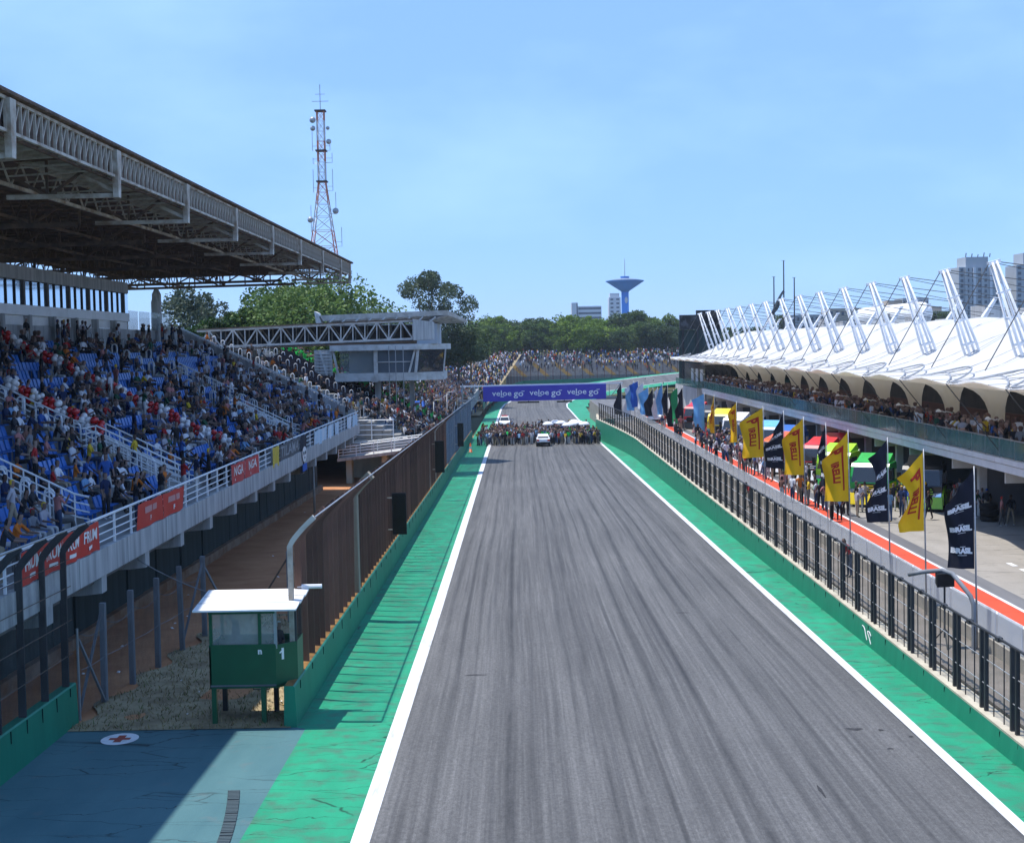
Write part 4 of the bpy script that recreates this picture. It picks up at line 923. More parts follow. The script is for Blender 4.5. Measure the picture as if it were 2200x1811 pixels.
# white ramp with railings between the two stands
o = thing('access_ramp', 'white railed access ramp crossing the dirt past the parapet corner', 'ramp', (-13, 125, gz(125)))
m_ = MB(); m_.hexa([(-16.3,124,.35),(-8.2,124,1.25),(-8.2,127.5,1.25),(-16.3,127.5,.35),(-16.3,124,.62),(-8.2,124,1.5),(-8.2,127.5,1.5),(-16.3,127.5,.62)]); m_.build('ramp_deck', MAT['concrete'], o)
for yy_ in (124.1, 127.4):
    r = link('railing', None, o)
    for h_ in (.25,.5,.75,1.0): m_ = MB(); m_.tube([(-16.2,yy_,.62+h_),(-8.3,yy_,1.5+h_)], .04, 5); m_.build('rail_bar', MAT['white_steel'], r)
    for k in range(6): x = -16.2+7.9*k/5; z = .62+.88*k/5; m_ = MB(); m_.tube([(x,yy_,z),(x,yy_,z+1.05)], .04, 5); m_.build('rail_post', MAT['white_steel'], r)
for x in (-15.4, -12.2, -9.2): m_ = MB(); m_.box(x-.25,x+.25,125,126.5,gz(125)-.2,.5+(x+16.3)*.11); m_.build('pier', MAT['cream'], o)
o = thing('stair_landing', 'raised white railed landing above the access ramp', 'landing', (-13.5, 128, 0))
m_ = MB(); m_.box(-16.5,-11.0,127.8,132,1.7,2.0); m_.build('deck', MAT['concrete'], o)
m_ = MB(); m_.box(-16.4,-11.1,131.5,131.8,-1.8,1.7); m_.build('back_wall', MAT['cream'], o)
for h_ in (.45,.9,1.35,1.8): m_ = MB(); m_.tube([(-15.6,127.9,2.0+h_),(-11.6,127.9,2.0+h_)], .045, 5); m_.build('rail_bar', MAT['white_steel'], o)
for x in (-15.6,-13.6,-11.6): m_ = MB(); m_.tube([(x,127.9,1.0),(x,127.9,3.85)], .05, 5); m_.build('rail_post', MAT['white_steel'], o)

# white truss girder with roof
tr_ = thing('truss_girder', 'long white triangulated truss girder in front of the trees', 'girder', (-19, 132, 4))
A0, A1 = aty(423, 712, 132), aty(887, 689, 132); B0, B1 = aty(470, 746, 132), aty(887, 728, 132)
B0 = A0+Vector((0,0,-1.55))
tm = MAT['dirty_white']
for y in (132.0, 134.2):
    for (a, b) in ((A0, A1), (B0, B1)):
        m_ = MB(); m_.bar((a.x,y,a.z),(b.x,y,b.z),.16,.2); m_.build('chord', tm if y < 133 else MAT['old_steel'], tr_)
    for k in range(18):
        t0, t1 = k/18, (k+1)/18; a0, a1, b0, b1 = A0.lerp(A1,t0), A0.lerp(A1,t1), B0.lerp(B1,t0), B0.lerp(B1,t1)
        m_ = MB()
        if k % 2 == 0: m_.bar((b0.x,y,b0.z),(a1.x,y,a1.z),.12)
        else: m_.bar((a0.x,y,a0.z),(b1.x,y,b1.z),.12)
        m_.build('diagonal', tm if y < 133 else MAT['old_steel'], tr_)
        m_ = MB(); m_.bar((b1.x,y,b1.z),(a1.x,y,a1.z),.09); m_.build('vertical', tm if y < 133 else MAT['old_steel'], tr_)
m_ = MB(); m_.hexa([(A0.x,131.8,A0.z+.12),(A1.x,131.8,A1.z+.12),(A1.x,137,A1.z+.12),(A0.x,137,A0.z+.12),(A0.x,131.8,A0.z+.2),(A1.x,131.8,A1.z+.2),(A1.x,137,A1.z+.2),(A0.x,137,A0.z+.2)]); m_.build('roof_deck', MAT['roof_deck'], tr_)
m_ = MB(); m_.hexa([(B0.x,131.8,B0.z-.3),(B1.x,131.8,B1.z-.3),(B1.x,137,B1.z-.3),(B0.x,137,B0.z-.3),(B0.x,131.8,B0.z-.2),(B1.x,131.8,B1.z-.2),(B1.x,137,B1.z-.2),(B0.x,137,B0.z-.2)]); m_.build('floor_deck', MAT['rust_steel'], tr_)
m_ = MB(); m_.box(A0.x,A1.x,136.6,136.8,B0.z,A0.z+.3); m_.build('back_cladding', MAT['concrete_dark'], tr_)
xe = aty(929, 700, 134).x
m_ = MB(); m_.hexa([(A1.x,131.7,B1.z-.15),(xe,134,B1.z-.05),(xe,137.2,B1.z-.05),(A1.x,137.2,B1.z-.15),(A1.x,131.7,A1.z+.15),(xe,134,A1.z-.1),(xe,137.2,A1.z-.1),(A1.x,137.2,A1.z+.15)]); m_.build('end_box', MAT['concrete'], tr_)
for x in (-25.5,): m_ = MB(); m_.box(x-.25,x+.25,134.5,135,1.2+(-x-9)*.5-.2,B0.z-.3); m_.build('support', MAT['concrete'], tr_)

# glazed control box
ct = thing('control_box', 'white glazed race control box raised over the crowd', 'building', (-14, 150, 3))
cx0, cx1, cx2 = -19.4, -10.8, -8.1
def frame(z0, z1, mat, name, g_=0.0):
    m_ = MB(); m_.prism([(cx0-g_,148-g_),(cx1,148-g_),(cx2+g_,150.6),(cx2+g_,158),(cx0-g_,158)], z0, z1, axis='z'); return m_.build(name, mat, ct)
frame(10.15, 10.75, MAT['dirty_white'], 'top_beam', .5); frame(6.9, 7.75, MAT['dirty_white'], 'bottom_beam', .05); frame(9.9, 10.13, MAT['concrete'], 'ceiling', -.4)
for (xa_, xb_, nm) in ((-18.9,-15.2,0),(-15.0,-11.0,1)):
    m_ = MB(); m_.quad((xa_,148.15,7.76),(xb_,148.15,7.76),(xb_,148.05,10.14),(xa_,148.05,10.14)); m_.build('window_pane', MAT['glass_clear'] if nm == 0 else glass_mat('smoked_glass', (.10,.13,.16), .8), ct)
m_ = MB(); m_.quad((cx1+.05,148.1,7.76),(cx2,150.7,7.76),(cx2+.3,150.5,10.14),(cx1+.1,148.0,10.14)); m_.build('window_pane', MAT['glass_dark'], ct)
for (a, b, w) in (((-19.1,148,7.6),(-19.6,147.9,10.2),.22),((-15.1,147.95,6.8),(-15.1,147.95,10.3),.42),((-11.6,147.9,7.7),(-10.9,147.9,10.2),.2),((-10.9,148,7.7),(-10.6,148,10.2),.3),((-20.3,147.9,7.6),(-21.0,147.9,10.2),.18),((cx2,150.6,7.6),(cx2+.3,150.4,10.2),.15)):
    m_ = MB(); m_.bar(a, b, w, .2); m_.build('frame_post', MAT['dirty_white'], ct)
m_ = MB(); m_.box(-15.0,-11.3,147.98,148.06,8.85,8.95); m_.build('transom', MAT['dirty_white'], ct)
m_ = MB(); m_.box(-18.8,-11.0,155,155.3,7.76,10.1); m_.build('back_wall', MAT['bldg_grey'], ct)
m_ = MB(); m_.box(-15.4,-14.8,149.5,150.1,3.0,6.9); m_.box(-11.9,-11.4,152,152.5,2.0,6.9); m_.build('column', MAT['concrete'], ct)
m_ = MB(); m_.box(-21.6,-19.7,147.9,148.1,7.6,10.3); m_.build('stair_frame', MAT['concrete'], ct)
for k in range(7): m_ = MB(); m_.box(-21.5,-19.8,147.8,147.9,7.8+.34*k,7.9+.34*k); m_.build('louvre', MAT['dirty_white'], ct)
m_ = MB(); m_.box(-20.3,-8.6,149,157,10.76,12.9); m_.build('upper_storey', MAT['bldg_grey'], ct)
m_ = MB(); m_.hexa([(-20.6,148.2,13.35),(-7.4,148.2,13.75),(-5.5,151.5,12.95),(-20.6,158,13.35),(-20.9,148.0,13.95),(-7.4,148.0,14.25),(-5.4,151.5,13.2),(-20.9,158,13.95)]); m_.build('roof_slab', MAT['dirty_white'], ct)
m_ = MB(); m_.hexa([(-9.4,148.3,13.1),(-7.35,148.25,13.74),(-5.5,151.5,12.94),(-9.4,157,13.0),(-9.4,148.2,13.3),(-7.4,148.2,13.8),(-5.5,151.5,13.0),(-9.4,157,13.3)]); m_.build('roof_soffit', MAT['concrete'], ct)
for k in range(9):
    x = -20.2+1.35*k; m_ = MB(); m_.bar((x,148.1,12.95),(x+.75,148.1,13.6),.14); m_.build('roof_strut', MAT['dirty_white'], ct)
m_ = MB(); m_.hexa([(-21.3,148,12.9),(-20.7,148,12.9),(-20.7,150,12.9),(-21.3,150,12.9),(-21.5,148,14.4),(-21.1,148,14.2),(-21.1,150,14.2),(-21.5,150,14.4)]); m_.build('roof_fin', MAT['dirty_white'], ct)
for x in (-13.6,-12.9,-12.1): m_ = MB(); m_.tube([(x,146.9,4.2),(x,146.9,10.6)], .045, 5); m_.build('drain_pipe', MAT['galv'], ct)

# lattice communications tower
tw = thing('lattice_tower', 'tall red and white lattice communications tower behind the grandstand roof', 'tower', (-30.3, 220, 0))
TC = Vector((-30.35, 221.5, 0)); TMR = M('tower_red', (.62,.20,.11), (.52,.22,.15), 1, .6); TMW = M('tower_white', (.58,.55,.55), rough=.6)
def thw(z): return .55 if z > 36.5 else .55+ (36.5-z)*(1.55/12.5)
levels = [0,5,10,14,18,21,24,26.5,29,31.2,33.2,35,36.6,38.2,39.8,41.4,43,44.6,46.2,47.6]
for a, b in ((-1,-1),(1,-1),(1,1),(-1,1)):
    for k in range(len(levels)-1):
        z0, z1 = levels[k], levels[k+1]; m_ = MB(); m_.bar(TC+Vector((a*thw(z0),b*thw(z0),z0)), TC+Vector((a*thw(z1),b*thw(z1),z1)), .15); m_.build('leg_segment', TMR if (k//2) % 2 else TMW, tw)
for k in range(len(levels)-1):
    z0, z1 = levels[k], levels[k+1]; m_ = MB(); h0, h1 = thw(z0), thw(z1); cs = ((-1,-1),(1,-1),(1,1),(-1,1))
    for j in range(4):
        (a, b), (c_, d_) = cs[j], cs[(j+1) % 4]
        m_.bar(TC+Vector((a*h0,b*h0,z0)), TC+Vector((c_*h1,d_*h1,z1)), .06); m_.bar(TC+Vector((c_*h0,d_*h0,z0)), TC+Vector((a*h1,b*h1,z1)), .06); m_.bar(TC+Vector((a*h1,b*h1,z1)), TC+Vector((c_*h1,d_*h1,z1)), .06)
    m_.build('bracing', TMR if (k//2) % 2 else TMW, tw)
for z in (36.6, 41.4, 47.6): m_ = MB(); m_.box(TC.x-.85,TC.x+.85,TC.y-.85,TC.y+.85,z,z+.2); m_.build('platform', MAT['fence_dark'], tw)
m_ = MB(); m_.tube([TC+Vector((0,0,47.6)), TC+Vector((0,0,51.8))], .06, 5); m_.bar(TC+Vector((-1.3,0,49.2)), TC+Vector((1.3,0,49.2)), .07); m_.bar(TC+Vector((-.75,0,50.3)), TC+Vector((.75,0,50.3)), .06); m_.build('top_antenna', MAT['galv'], tw)
for (dx, z, r_) in ((-1.15,46.2,.5),(-1.15,44.9,.42),(1.2,44.9,.3),(1.3,42.8,.42),(2.1,32.0,.5),(-1.9,30.7,.48)):
    m_ = MB(); m_.lathe([(.05,-.25),(r_*.7,-.2),(r_,0),(r_*.95,.1),(.05,.12)], TC+Vector((dx,-.8,z)), 12, axis='y'); m_.build('dish', MAT['galv'], tw, True)
for (dx, z, hh) in ((-1.35,41.5,3.0),(1.4,41.5,1.6),(-1.35,35.0,3.6),(1.7,35.2,3.4),(-1.3,39.5,.9),(1.7,39.6,1.5),(2.1,31.6,3.4),(-1.85,28.8,4.2),(2.9,26.5,3.0)):
    s_ = -1 if dx < 0 else 1; m_ = MB(); m_.tube([TC+Vector((s_*thw(z),-.3,z)), TC+Vector((dx,-.3,z)), TC+Vector((dx,-.3,z+hh))], .045, 4); m_.bar(TC+Vector((s_*thw(z),-.3,z+.7)), TC+Vector((dx,-.3,z+.7)), .05); m_.build('whip_antenna', MAT['galv'], tw)

# ------------------------------------------------------------------ start gantry
gy = 200.0
gt = thing('gantry', 'steel start gantry spanning the track with a purple banner', 'gantry', (3, gy, gz(gy)))
gx0, gx1 = aty(993, 832, gy).x, aty(1333, 818, gy).x
gzt, gzb = 4.65, 2.6
for x in (gx0, gx1):
    for dy in (0, 1.0): m_ = MB(); m_.box(x-.1,x+.1,gy+dy-.1,gy+dy+.1,gz(gy)-.2,gzt+.15); m_.build('leg', MAT['galv'], gt)
    m_ = MB()
    for k in range(5): z = gz(gy)+1.4*k; m_.bar((x,gy,z),(x,gy+1.0,z+1.3),.07)
    m_.build('leg_bracing', MAT['galv'], gt)
for z in (gzt, gzb):
    for dy in (0, 1.0): m_ = MB(); m_.bar((gx0-.3,gy+dy,z),(gx1+.3,gy+dy,z+.1),.16,.18); m_.build('chord', MAT['white_steel'] if z > 4 else MAT['galv'], gt)
nb = 14
for k in range(nb):
    xa_, xb_ = gx0+(gx1-gx0)*k/nb, gx0+(gx1-gx0)*(k+1)/nb; m_ = MB(); m_.bar((xa_,gy,gzb if k % 2 else gzt),(xb_,gy,gzt if k % 2 else gzb),.1); m_.bar((xb_,gy,gzb),(xb_,gy,gzt),.08); m_.build('bracing', MAT['galv'], gt)
bx0, bx1 = aty(1038, 845, gy).x, aty(1302, 840, gy).x
gb = thing('gantry_banner', 'purple banner with three repeated white words on the gantry', 'banner', (bx0, gy-.3, 2.45))
def gbz(x): return 2.42+.10*(x-bx0)/(bx1-bx0)
m_ = MB(); m_.hexa([(bx0,gy-.22,gbz(bx0)),(bx1,gy-.22,gbz(bx1)),(bx1,gy-.14,gbz(bx1)),(bx0,gy-.14,gbz(bx0)),(bx0,gy-.22,gbz(bx0)+2.15),(bx1,gy-.22,gbz(bx1)+2.15),(bx1,gy-.14,gbz(bx1)+2.15),(bx0,gy-.14,gbz(bx0)+2.15)]); m_.build('banner_board', MAT['purple'], gb)
WH = M('print_white', (.85,.85,.88), rough=.6)
for k in range(3):
    c_ = bx0+(bx1-bx0)*(.195+.305*k)
    w_ = MB(); lettering(w_, 'veloe', lambda x, y: (c_-.75+x, gy-.235, gbz(c_)+1.12+y), 1.12, .012, 0, 0, 1.15); w_.build('lettering', WH, gb); w_ = MB(); w_.quad((c_-.95,gy-.235,gbz(c_)+.60),(c_-.45,gy-.235,gbz(c_)+.60),(c_-.45,gy-.235,gbz(c_)+.71),(c_-.95,gy-.235,gbz(c_)+.71)); w_.build('underline', WH, gb)
    w_ = MB(); lettering(w_, 'go', lambda x, y: (c_+1.65+x, gy-.236, gbz(c_)+1.06+y), 1.25, .014, 0, 0, 1.15); w_.build('lettering', WH, gb); w_ = MB(); w_.quad((c_+2.05,gy-.236,gbz(c_)+1.32),(c_+2.5,gy-.236,gbz(c_)+1.36),(c_+2.5,gy-.236,gbz(c_)+1.46),(c_+2.05,gy-.236,gbz(c_)+1.42)); w_.build('accent', WH, gb)
for k, (xa_, xb_) in enumerate(((-.2, 2.9), (5.4, 7.6))):
    o = thing('start_light', ['long start light bar hung under the gantry banner, left one', 'long start light bar hung under the gantry banner, right one'][k], 'light', ((xa_+xb_)/2, gy+.2, 2.2), 'start light bars')
    m_ = MB(); m_.box(xa_,xb_,gy+.1,gy+.35,2.12,2.34); m_.build('housing', MAT['fence_dark'], o)
    for j in range(5): xx = xa_+(xb_-xa_)*(j+.5)/5; m_ = MB(); m_.lathe([(.09,gy+.05),(.09,gy+.1)], (xx,0,2.23), 8, axis='y'); m_.build('lamp', MAT['glass_dark'], o)
    m_ = MB(); m_.bar(((xa_+xb_)/2,gy+.2,2.3),((xa_+xb_)/2,gy+.2,2.65),.1); m_.build('hanger', MAT['fence_dark'], o)

# ------------------------------------------------------------------ pit building with tensile roof
pbd = thing('pit_building', 'pit garages with terrace under a white tensile tent roof', 'building', (30, 60, 0))
BAY = 8.82; YK = [76.6+BAY*k for k in range(-2, 15)]
PY0, PY1 = 50.0, 188.0
m_ = MB(); m_.box(24.9, 46, PY0, PY1, 3.58, 4.12); m_.build('terrace_slab', MAT['concrete'], pbd)
for k, yk in enumerate(YK):
    y0, y1 = yk-BAY/2+.02, min(PY1, yk+BAY/2-.02)
    if y1 <= y0: continue
    m_ = MB(); m_.box(24.62, 24.9, y0, y1, 3.48, 3.86); m_.build('fascia_panel', MAT['white_roof'], pbd)
    m_ = MB(); m_.box(24.56, 24.9, y0, y1, 3.9, 4.16); m_.build('fascia_panel', MAT['white_roof'], pbd)
m_ = MB(); m_.box(24.7, 24.9, PY0, PY1, 3.7, 4.1); m_.build('fascia_backing', MAT['concrete_dark'], pbd)
gp2 = MB(); gp2.box(-.012,.012,-1.07,1.07,4.22,5.1); gp2_me = gp2.mesh('glass_panel', MAT['glass_green'])
bl = MB(); bl.box(-.03,.03,-.03,.03,4.16,5.14); bl_me = bl.mesh('baluster', MAT['galv'])
for k in range(62):
    y = PY0+1.1+2.2*k
    if y < PY1: link('glass_panel', gp2_me, pbd, (24.74, y, 0)); link('baluster', bl_me, pbd, (24.76, y+1.1, 0))
m_ = MB(); m_.tube([(24.74,PY0,5.15),(24.74,PY1,5.15)], .035, 6); m_.build('hand_rail', MAT['galv'], pbd)
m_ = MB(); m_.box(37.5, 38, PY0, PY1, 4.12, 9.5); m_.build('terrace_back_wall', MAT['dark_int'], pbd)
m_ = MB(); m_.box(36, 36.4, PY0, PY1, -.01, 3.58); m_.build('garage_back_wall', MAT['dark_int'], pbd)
colm = MB(); colm.box(26.6,27.05,-.24,.24,-.01,3.58); col_me = colm.mesh('column', M('column_paint', (.62,.62,.60), (.5,.5,.49), 1, .7))
par = MB(); par.box(27.06,36,-.1,.1,-.01,3.57); par_me = par.mesh('partition', M('partition_grey', (.18,.18,.19), rough=.8))
sg = MB(); sg.box(25.1,26.55,-.07,.07,2.78,3.46); sg_me = sg.mesh('sign_box', M('sign_white', (.66,.65,.60), (.58,.57,.53), 1, .7))
lin = MB(); lin.box(27.0,27.25,-BAY/2,BAY/2,3.05,3.57); lin_me = lin.mesh('lintel', M('lintel_grey', (.30,.30,.30), rough=.8))
num = 16
for yk in YK:
    y = yk-BAY/2
    if y > PY1: continue
    link('column', col_me, pbd, (0, y, 0)); link('partition', par_me, pbd, (0, y, 0)); link('lintel', lin_me, pbd, (0, yk, 0))
    s_ = link('sign_box', sg_me, pbd, (0, y+.0, 0)); s_['label'] = f'garage sign {num}' if num > 0 else 'garage sign'
    if num > 0:
        w_ = MB(); lettering(w_, str(num), lambda a, b: (25.85+a, y-.078, 3.12+b), .42, .015); w_.build('number', MAT['black'], s_)
    num -= 1
# coloured boards inside the garages
for k, (y, mt) in enumerate(((70,'cloth_dblue'),(79,'cloth_green'),(88,'orange'),(96.5,'tarp_blue'),(105,'red_banner'),(114,'cloth_blue'),(123,'cloth_dblue'),(132,'yellow'),(141,'red_banner'),(150,'cloth_green'))):
    m_ = MB(); m_.box(35.6,35.9,y-1.8,y+1.8,.2,2.6); m_.build('garage_board', MAT[mt], pbd)
    m_ = MB(); m_.box(29.5,31,y-1.2,y+.4,.0,1.1); m_.build('tool_cabinet', MAT['black'] if k % 2 else MAT['red_banner'], pbd)

def sm(t): t = max(0.0, min(1.0, t)); return t*t*(3-2*t)
def top_z(t, s):
    rim = 8.12+.16*math.cos(PI*s)
    return rim + .42*t + 2.45*sm((t-.18)/.60) + .72*math.cos(PI*s)*sm((t-.15)/.5) - .5*sm((t-.85)/.15)
tent = link('tent_roof', None, pbd)
mast_mt = MAT['white_steel']; SEAM = M('seam_grey', (.50,.51,.52), (.40,.41,.42), .6, .7); CAB = M('cable_dark', (.05,.055,.06), rough=.5)
for k, yk in enumerate(YK):
    m_ = MB(); m_.grid(lambda u, v: (22.0+15.2*u-.25*math.cos(PI*(2*v-1))*(1-u), yk+BAY/2*(2*v-1), top_z(u, 2*v-1)), 18, 14); m_.build('membrane_top', MAT['membrane'], tent, True)
    sm_ = MB()
    for s0 in (-.999, -.5, 0.0, .5): sm_.tube([(22.0+15.2*(q_/10)-.25*math.cos(PI*s0)*(1-q_/10), yk+BAY/2*s0, top_z(q_/10, s0)+.012) for q_ in range(11)], .022 if s0 > -.9 else .045, 4)
    sm_.build('membrane_seam', SEAM, tent)
    # inverted funnel under the roof
    m_ = MB(); fx, fz = 29.3, 4.15
    def fun(u, v, yk=yk):
        th = 2*PI*u; c_, s_ = math.cos(th), math.sin(th); hx = (15.2-7.3-.05) if c_ > 0 else 7.25; hy = BAY/2
        Rr = 1/((abs(c_)/hx)**8+(abs(s_)/hy)**8)**(1/8.0); rr = .42+(Rr-.42)*(v**2.5)
        x = fx-.9*v*(1-v)+rr*c_; y = yk+rr*s_
        zt_ = top_z(max(0, min(1, (x-22)/15.2)), max(-1, min(1, (y-yk)/(BAY/2))))-.10
        return (x, y, fz+(zt_-fz)*(v**.66))
    m_.grid(fun, 40, 12); m_.build('funnel', MAT['membrane_in'], tent, True)
    # front lattice mast
    ms = link('mast', None, pbd)
    base, tip = Vector((29.4, yk, 4.3)), Vector((26.0, yk, 14.45)); ax = (tip-base).normalized(); sx_ = Vector((ax.z, 0, -ax.x))
    m_ = MB()
    for a in (-1, 1):
        for b in (-1, 1): m_.tube([base.lerp(tip,.36)+sx_*.28*a+Vector((0,.44*b,0)), base.lerp(tip,.55)+sx_*.30*a+Vector((0,.46*b,0)), tip+sx_*.12*a+Vector((0,.16*b,0))], [.085,.085,.07], 6)
    m_.build('mast_leg', mast_mt, ms, True)
    for t_ in (.42,.56,.7,.84):
        c0 = base.lerp(tip, t_); w1 = .46-.25*max(0, t_-.55)/.45; m_ = MB()
        for b in (-1, 1): m_.bar(c0+sx_*.32*-1+Vector((0,w1*b,0)), c0+sx_*.32+Vector((0,w1*b,0)), .09)
        for a in (-1, 1): m_.bar(c0+sx_*.28*a+Vector((0,-w1,0)), c0+sx_*.28*a+Vector((0,w1,0)), .09)
        m_.build('mast_collar', mast_mt, ms)
    m_ = MB(); m_.bar(tip+Vector((-.3,0,-.12)), tip+Vector((.34,0,.05)), .34, .2); m_.build('mast_head', mast_mt, ms)
    # rear raking mast between the bays
    m_ = MB(); yr = yk+BAY/2; r0, r1 = Vector((34.2, yr, 9.6)), Vector((36.6, yr, 13.3))
    for b in (-1, 1): m_.tube([r0+Vector((-.12,.22*b,0)), r1+Vector((0,.1*b,0))], [.09,.075], 6); m_.tube([r0+Vector((.3,.22*b,0)), r1+Vector((.1,.1*b,0))], [.09,.075], 6)
    m_.bar(r1+Vector((-.1,0,0)), r1+Vector((.25,0,.05)), .3, .16); m_.build('rear_mast', mast_mt, pbd)
    m_ = MB(); m_.tube([tip+Vector((.2,0,0)), (41,yk,12.3)], .025, 4); m_.tube([tip+Vector((.2,0,-.1)), (41,yk+.8,11.2)], .02, 4); m_.tube([tip+Vector((-.25,0,-.1)), (22.6,yk,8.75)], .028, 4); m_.tube([(22.05,yk+BAY/2,8.0),(25.0,yk+BAY/2,4.2)], .028, 4); m_.build('cable', CAB, pbd)
    # ladder arch on the rim
    ar = MB(); arc_o, arc_i = [], []
    for i in range(13):
        u = i/12; s_ = 2*u-1; b_ = math.sin(PI*u); t_ = .02+.155*b_; z_ = top_z(t_, s_)
        arc_o.append(Vector((22.0+15.2*t_, yk+BAY/2*s_*.97, z_+.10+.30*b_))); t2 = .015+.075*b_; arc_i.append(Vector((22.0+15.2*t2, yk+BAY/2*s_*.90, top_z(t2, s_)+.10+.05*b_)))
    ar.tube(arc_o, .05, 5); ar.tube(arc_i, .04, 5)
    for i in range(1, 12, 2): ar.bar(arc_o[i], arc_i[i], .045)
    ar.build('rim_arch', MAT['galv'], tent, True)
    m_ = MB(); m_.bar((25.6,yk-1.6,5.9),(25.2,yk-1.6,6.0),.05); m_.lathe([(.04,.12),(.16,.02),(.17,-.05),(.04,-.06)], (25.15,yk-1.6,5.98), 10); m_.tube([(26.2,yk-1.6,4.1),(26.2,yk-1.6,5.8),(25.6,yk-1.6,5.95)], .03, 5); m_.build('flood_lamp', MAT['white_roof'], pbd)
# closing edge beam and terrace furniture
m_ = MB(); m_.box(30.0, 30.1, PY0, PY1, 5.0, 5.08); m_.box(33, 33.1, PY0, PY1, 4.12, 5.2); m_.build('bar_counter', M('counter_dark', (.10,.045,.035), rough=.7), pbd)
# glazed end terrace beyond
o = thing('end_terrace', 'dark glazed terrace block at the far end of the pit building', 'building', (27, 195, 0))
m_ = MB(); m_.box(24.0, 40, 188.2, 214, -.01, 4.1); m_.build('ground_storey', MAT['concrete'], o)
m_ = MB(); m_.box(25.2, 40, 189, 213, 4.12, 7.3); m_.build('glazed_storey', MAT['glass_dark'], o)
for k in range(3): m_ = MB(); m_.box(25.12,25.2,191+5*k,193.4+5*k,4.3,6.6); m_.build('window_frame', MAT['white_roof'], o)
for k in range(10): m_ = MB(); m_.box(23.98,24.0,188.4+2.5*k,190.8+2.5*k,4.16,5.1); m_.build('glass_panel', MAT['glass_green'], o)
m_ = MB(); m_.box(24.0, 38, 188.0, 188.15, 4.14, 5.1); m_.build('glass_panel', MAT['glass_green'], o)
# roof-top clutter behind the tents
for (nm, lab, x0, x1, y0, y1, z0, z1, mt) in (('service_block', 'grey flat service block behind the tent roof', 41, 58, 100, 215, 6, 11.3, 'bldg_grey'), ('tent_hall', 'second white tent hall behind the right end of the roof', 45, 62, 88, 108, 9, 13.2, 'membrane')):
    o = thing(nm, lab, 'building', ((x0+x1)/2, y0, 0)); m_ = MB()
    if mt == 'membrane':
        m_.grid(lambda u, v: (x0+(x1-x0)*u, y0+(y1-y0)*v, 11.6+1.2*math.cos((u-.5)*2.6)*1.0+.35*math.sin(v*9)), 8, 10); m_.build('membrane_roof', MAT['membrane'], o, True)
        m_ = MB(); m_.box(x0+.3,x1-.3,y0+.3,y1-.3,-.01,11.5); m_.build('hall_wall', MAT['membrane_in'], o)
    else:
        m_.box(x0,x1,y0,y1,-.01,z1); m_.build('block_wall', MAT[mt], o)
        for k in range(9): m_ = MB(); m_.box(x0+1,x0+2.6,y0+4+11*k,y0+8+11*k,z1+.002,z1+.9+.5*(k % 3)); m_.build('roof_unit', MAT['concrete'], o)
o = thing('water_tank', 'white horizontal tank on the roofs behind the masts', 'tank', (40, 170, 11.3)); m_ = MB(); m_.lathe([(.1,150),(1.0,150.2),(1.25,151),(1.25,176),(1.0,176.8),(.1,177)], (43.5,0,13.0), 14, axis='y'); m_.build('tank_shell', MAT['white_roof'], o, True)
m_ = MB(); m_.box(42.6,44.4,152,153,11.3,12.2); m_.box(42.6,44.4,174,175,11.3,12.2); m_.build('saddle', MAT['concrete'], o)

# big screens
for k, (x0, x1, y, z0, z1, lab) in enumerate(((24.85,28.1,214.8,12.3,14.55,'dark video screen at the far end of the tent roof'),(29.6,33.6,232,11.3,15.6,'plain black board seen between the far masts'))):
    o = thing('video_screen', lab, 'screen', (x0, y, 0)); m_ = MB(); m_.box(x0,x1,y,y+.6,z0,z1); m_.build('screen_case', MAT['fence_dark'], o)
    m_ = MB(); m_.quad((x0+.15,y-.01,z0+.12),(x1-.15,y-.01,z0+.12),(x1-.15,y-.01,z1-.12),(x0+.15,y-.01,z1-.12)); m_.build('screen_face', M('screen_picture', (.006,.008,.010), (.06,.065,.075), .9, .3, lo=.5, hi=.62) if k == 0 else MAT['black'], o)
    for x in (x0+.5, x1-.5): m_ = MB(); m_.box(x-.15,x+.15,y+.1,y+.5,-.01,z0); m_.build('leg', MAT['fence_dark'], o)
    if k == 0: m_ = MB(); m_.box(x0-.1,x1+3.2,y+.7,y+.9,4,z0-.05); m_.build('back_cladding', M('cladding', (.03,.055,.05), (.05,.08,.075), 1, .8, stretch=(3,1,.2)), o)
# three flag masts with a limp flag
for k, (px_, top_) in enumerate(((1662.3, 20.8), (1683.6, 23.4), (1706, 20.6))):
    x = aty(px_, 640, 230).x; o = thing('flag_mast', f"{['left','tall middle','right'][k]} dark flag mast rising behind the tent masts", 'mast', (x, 230, 0)); m_ = MB(); m_.tube([(x,230,-.01),(x+.05,230,top_)], [.16,.09], 6); m_.build('shaft', MAT['fence_dark'], o)
    m_ = MB(); m_.bar((x-.3,230,top_),(x+.3,230,top_),.05); m_.build('cross_tip', MAT['fence_dark'], o)
    if k == 1:
        m_ = MB(); m_.grid(lambda u, v: (x-.05-2.3*v-.25*math.sin(v*7)*u+.55*u*(.4+.6*math.sin(v*3)), 229.9+.3*math.sin(u*5+v*4), 18.6-4.2*v**1.2-.35*u), 4, 14); m_.build('limp_flag', M('limp_flag', (.02,.045,.03), (.03,.05,.10), .8, .8), o, True)

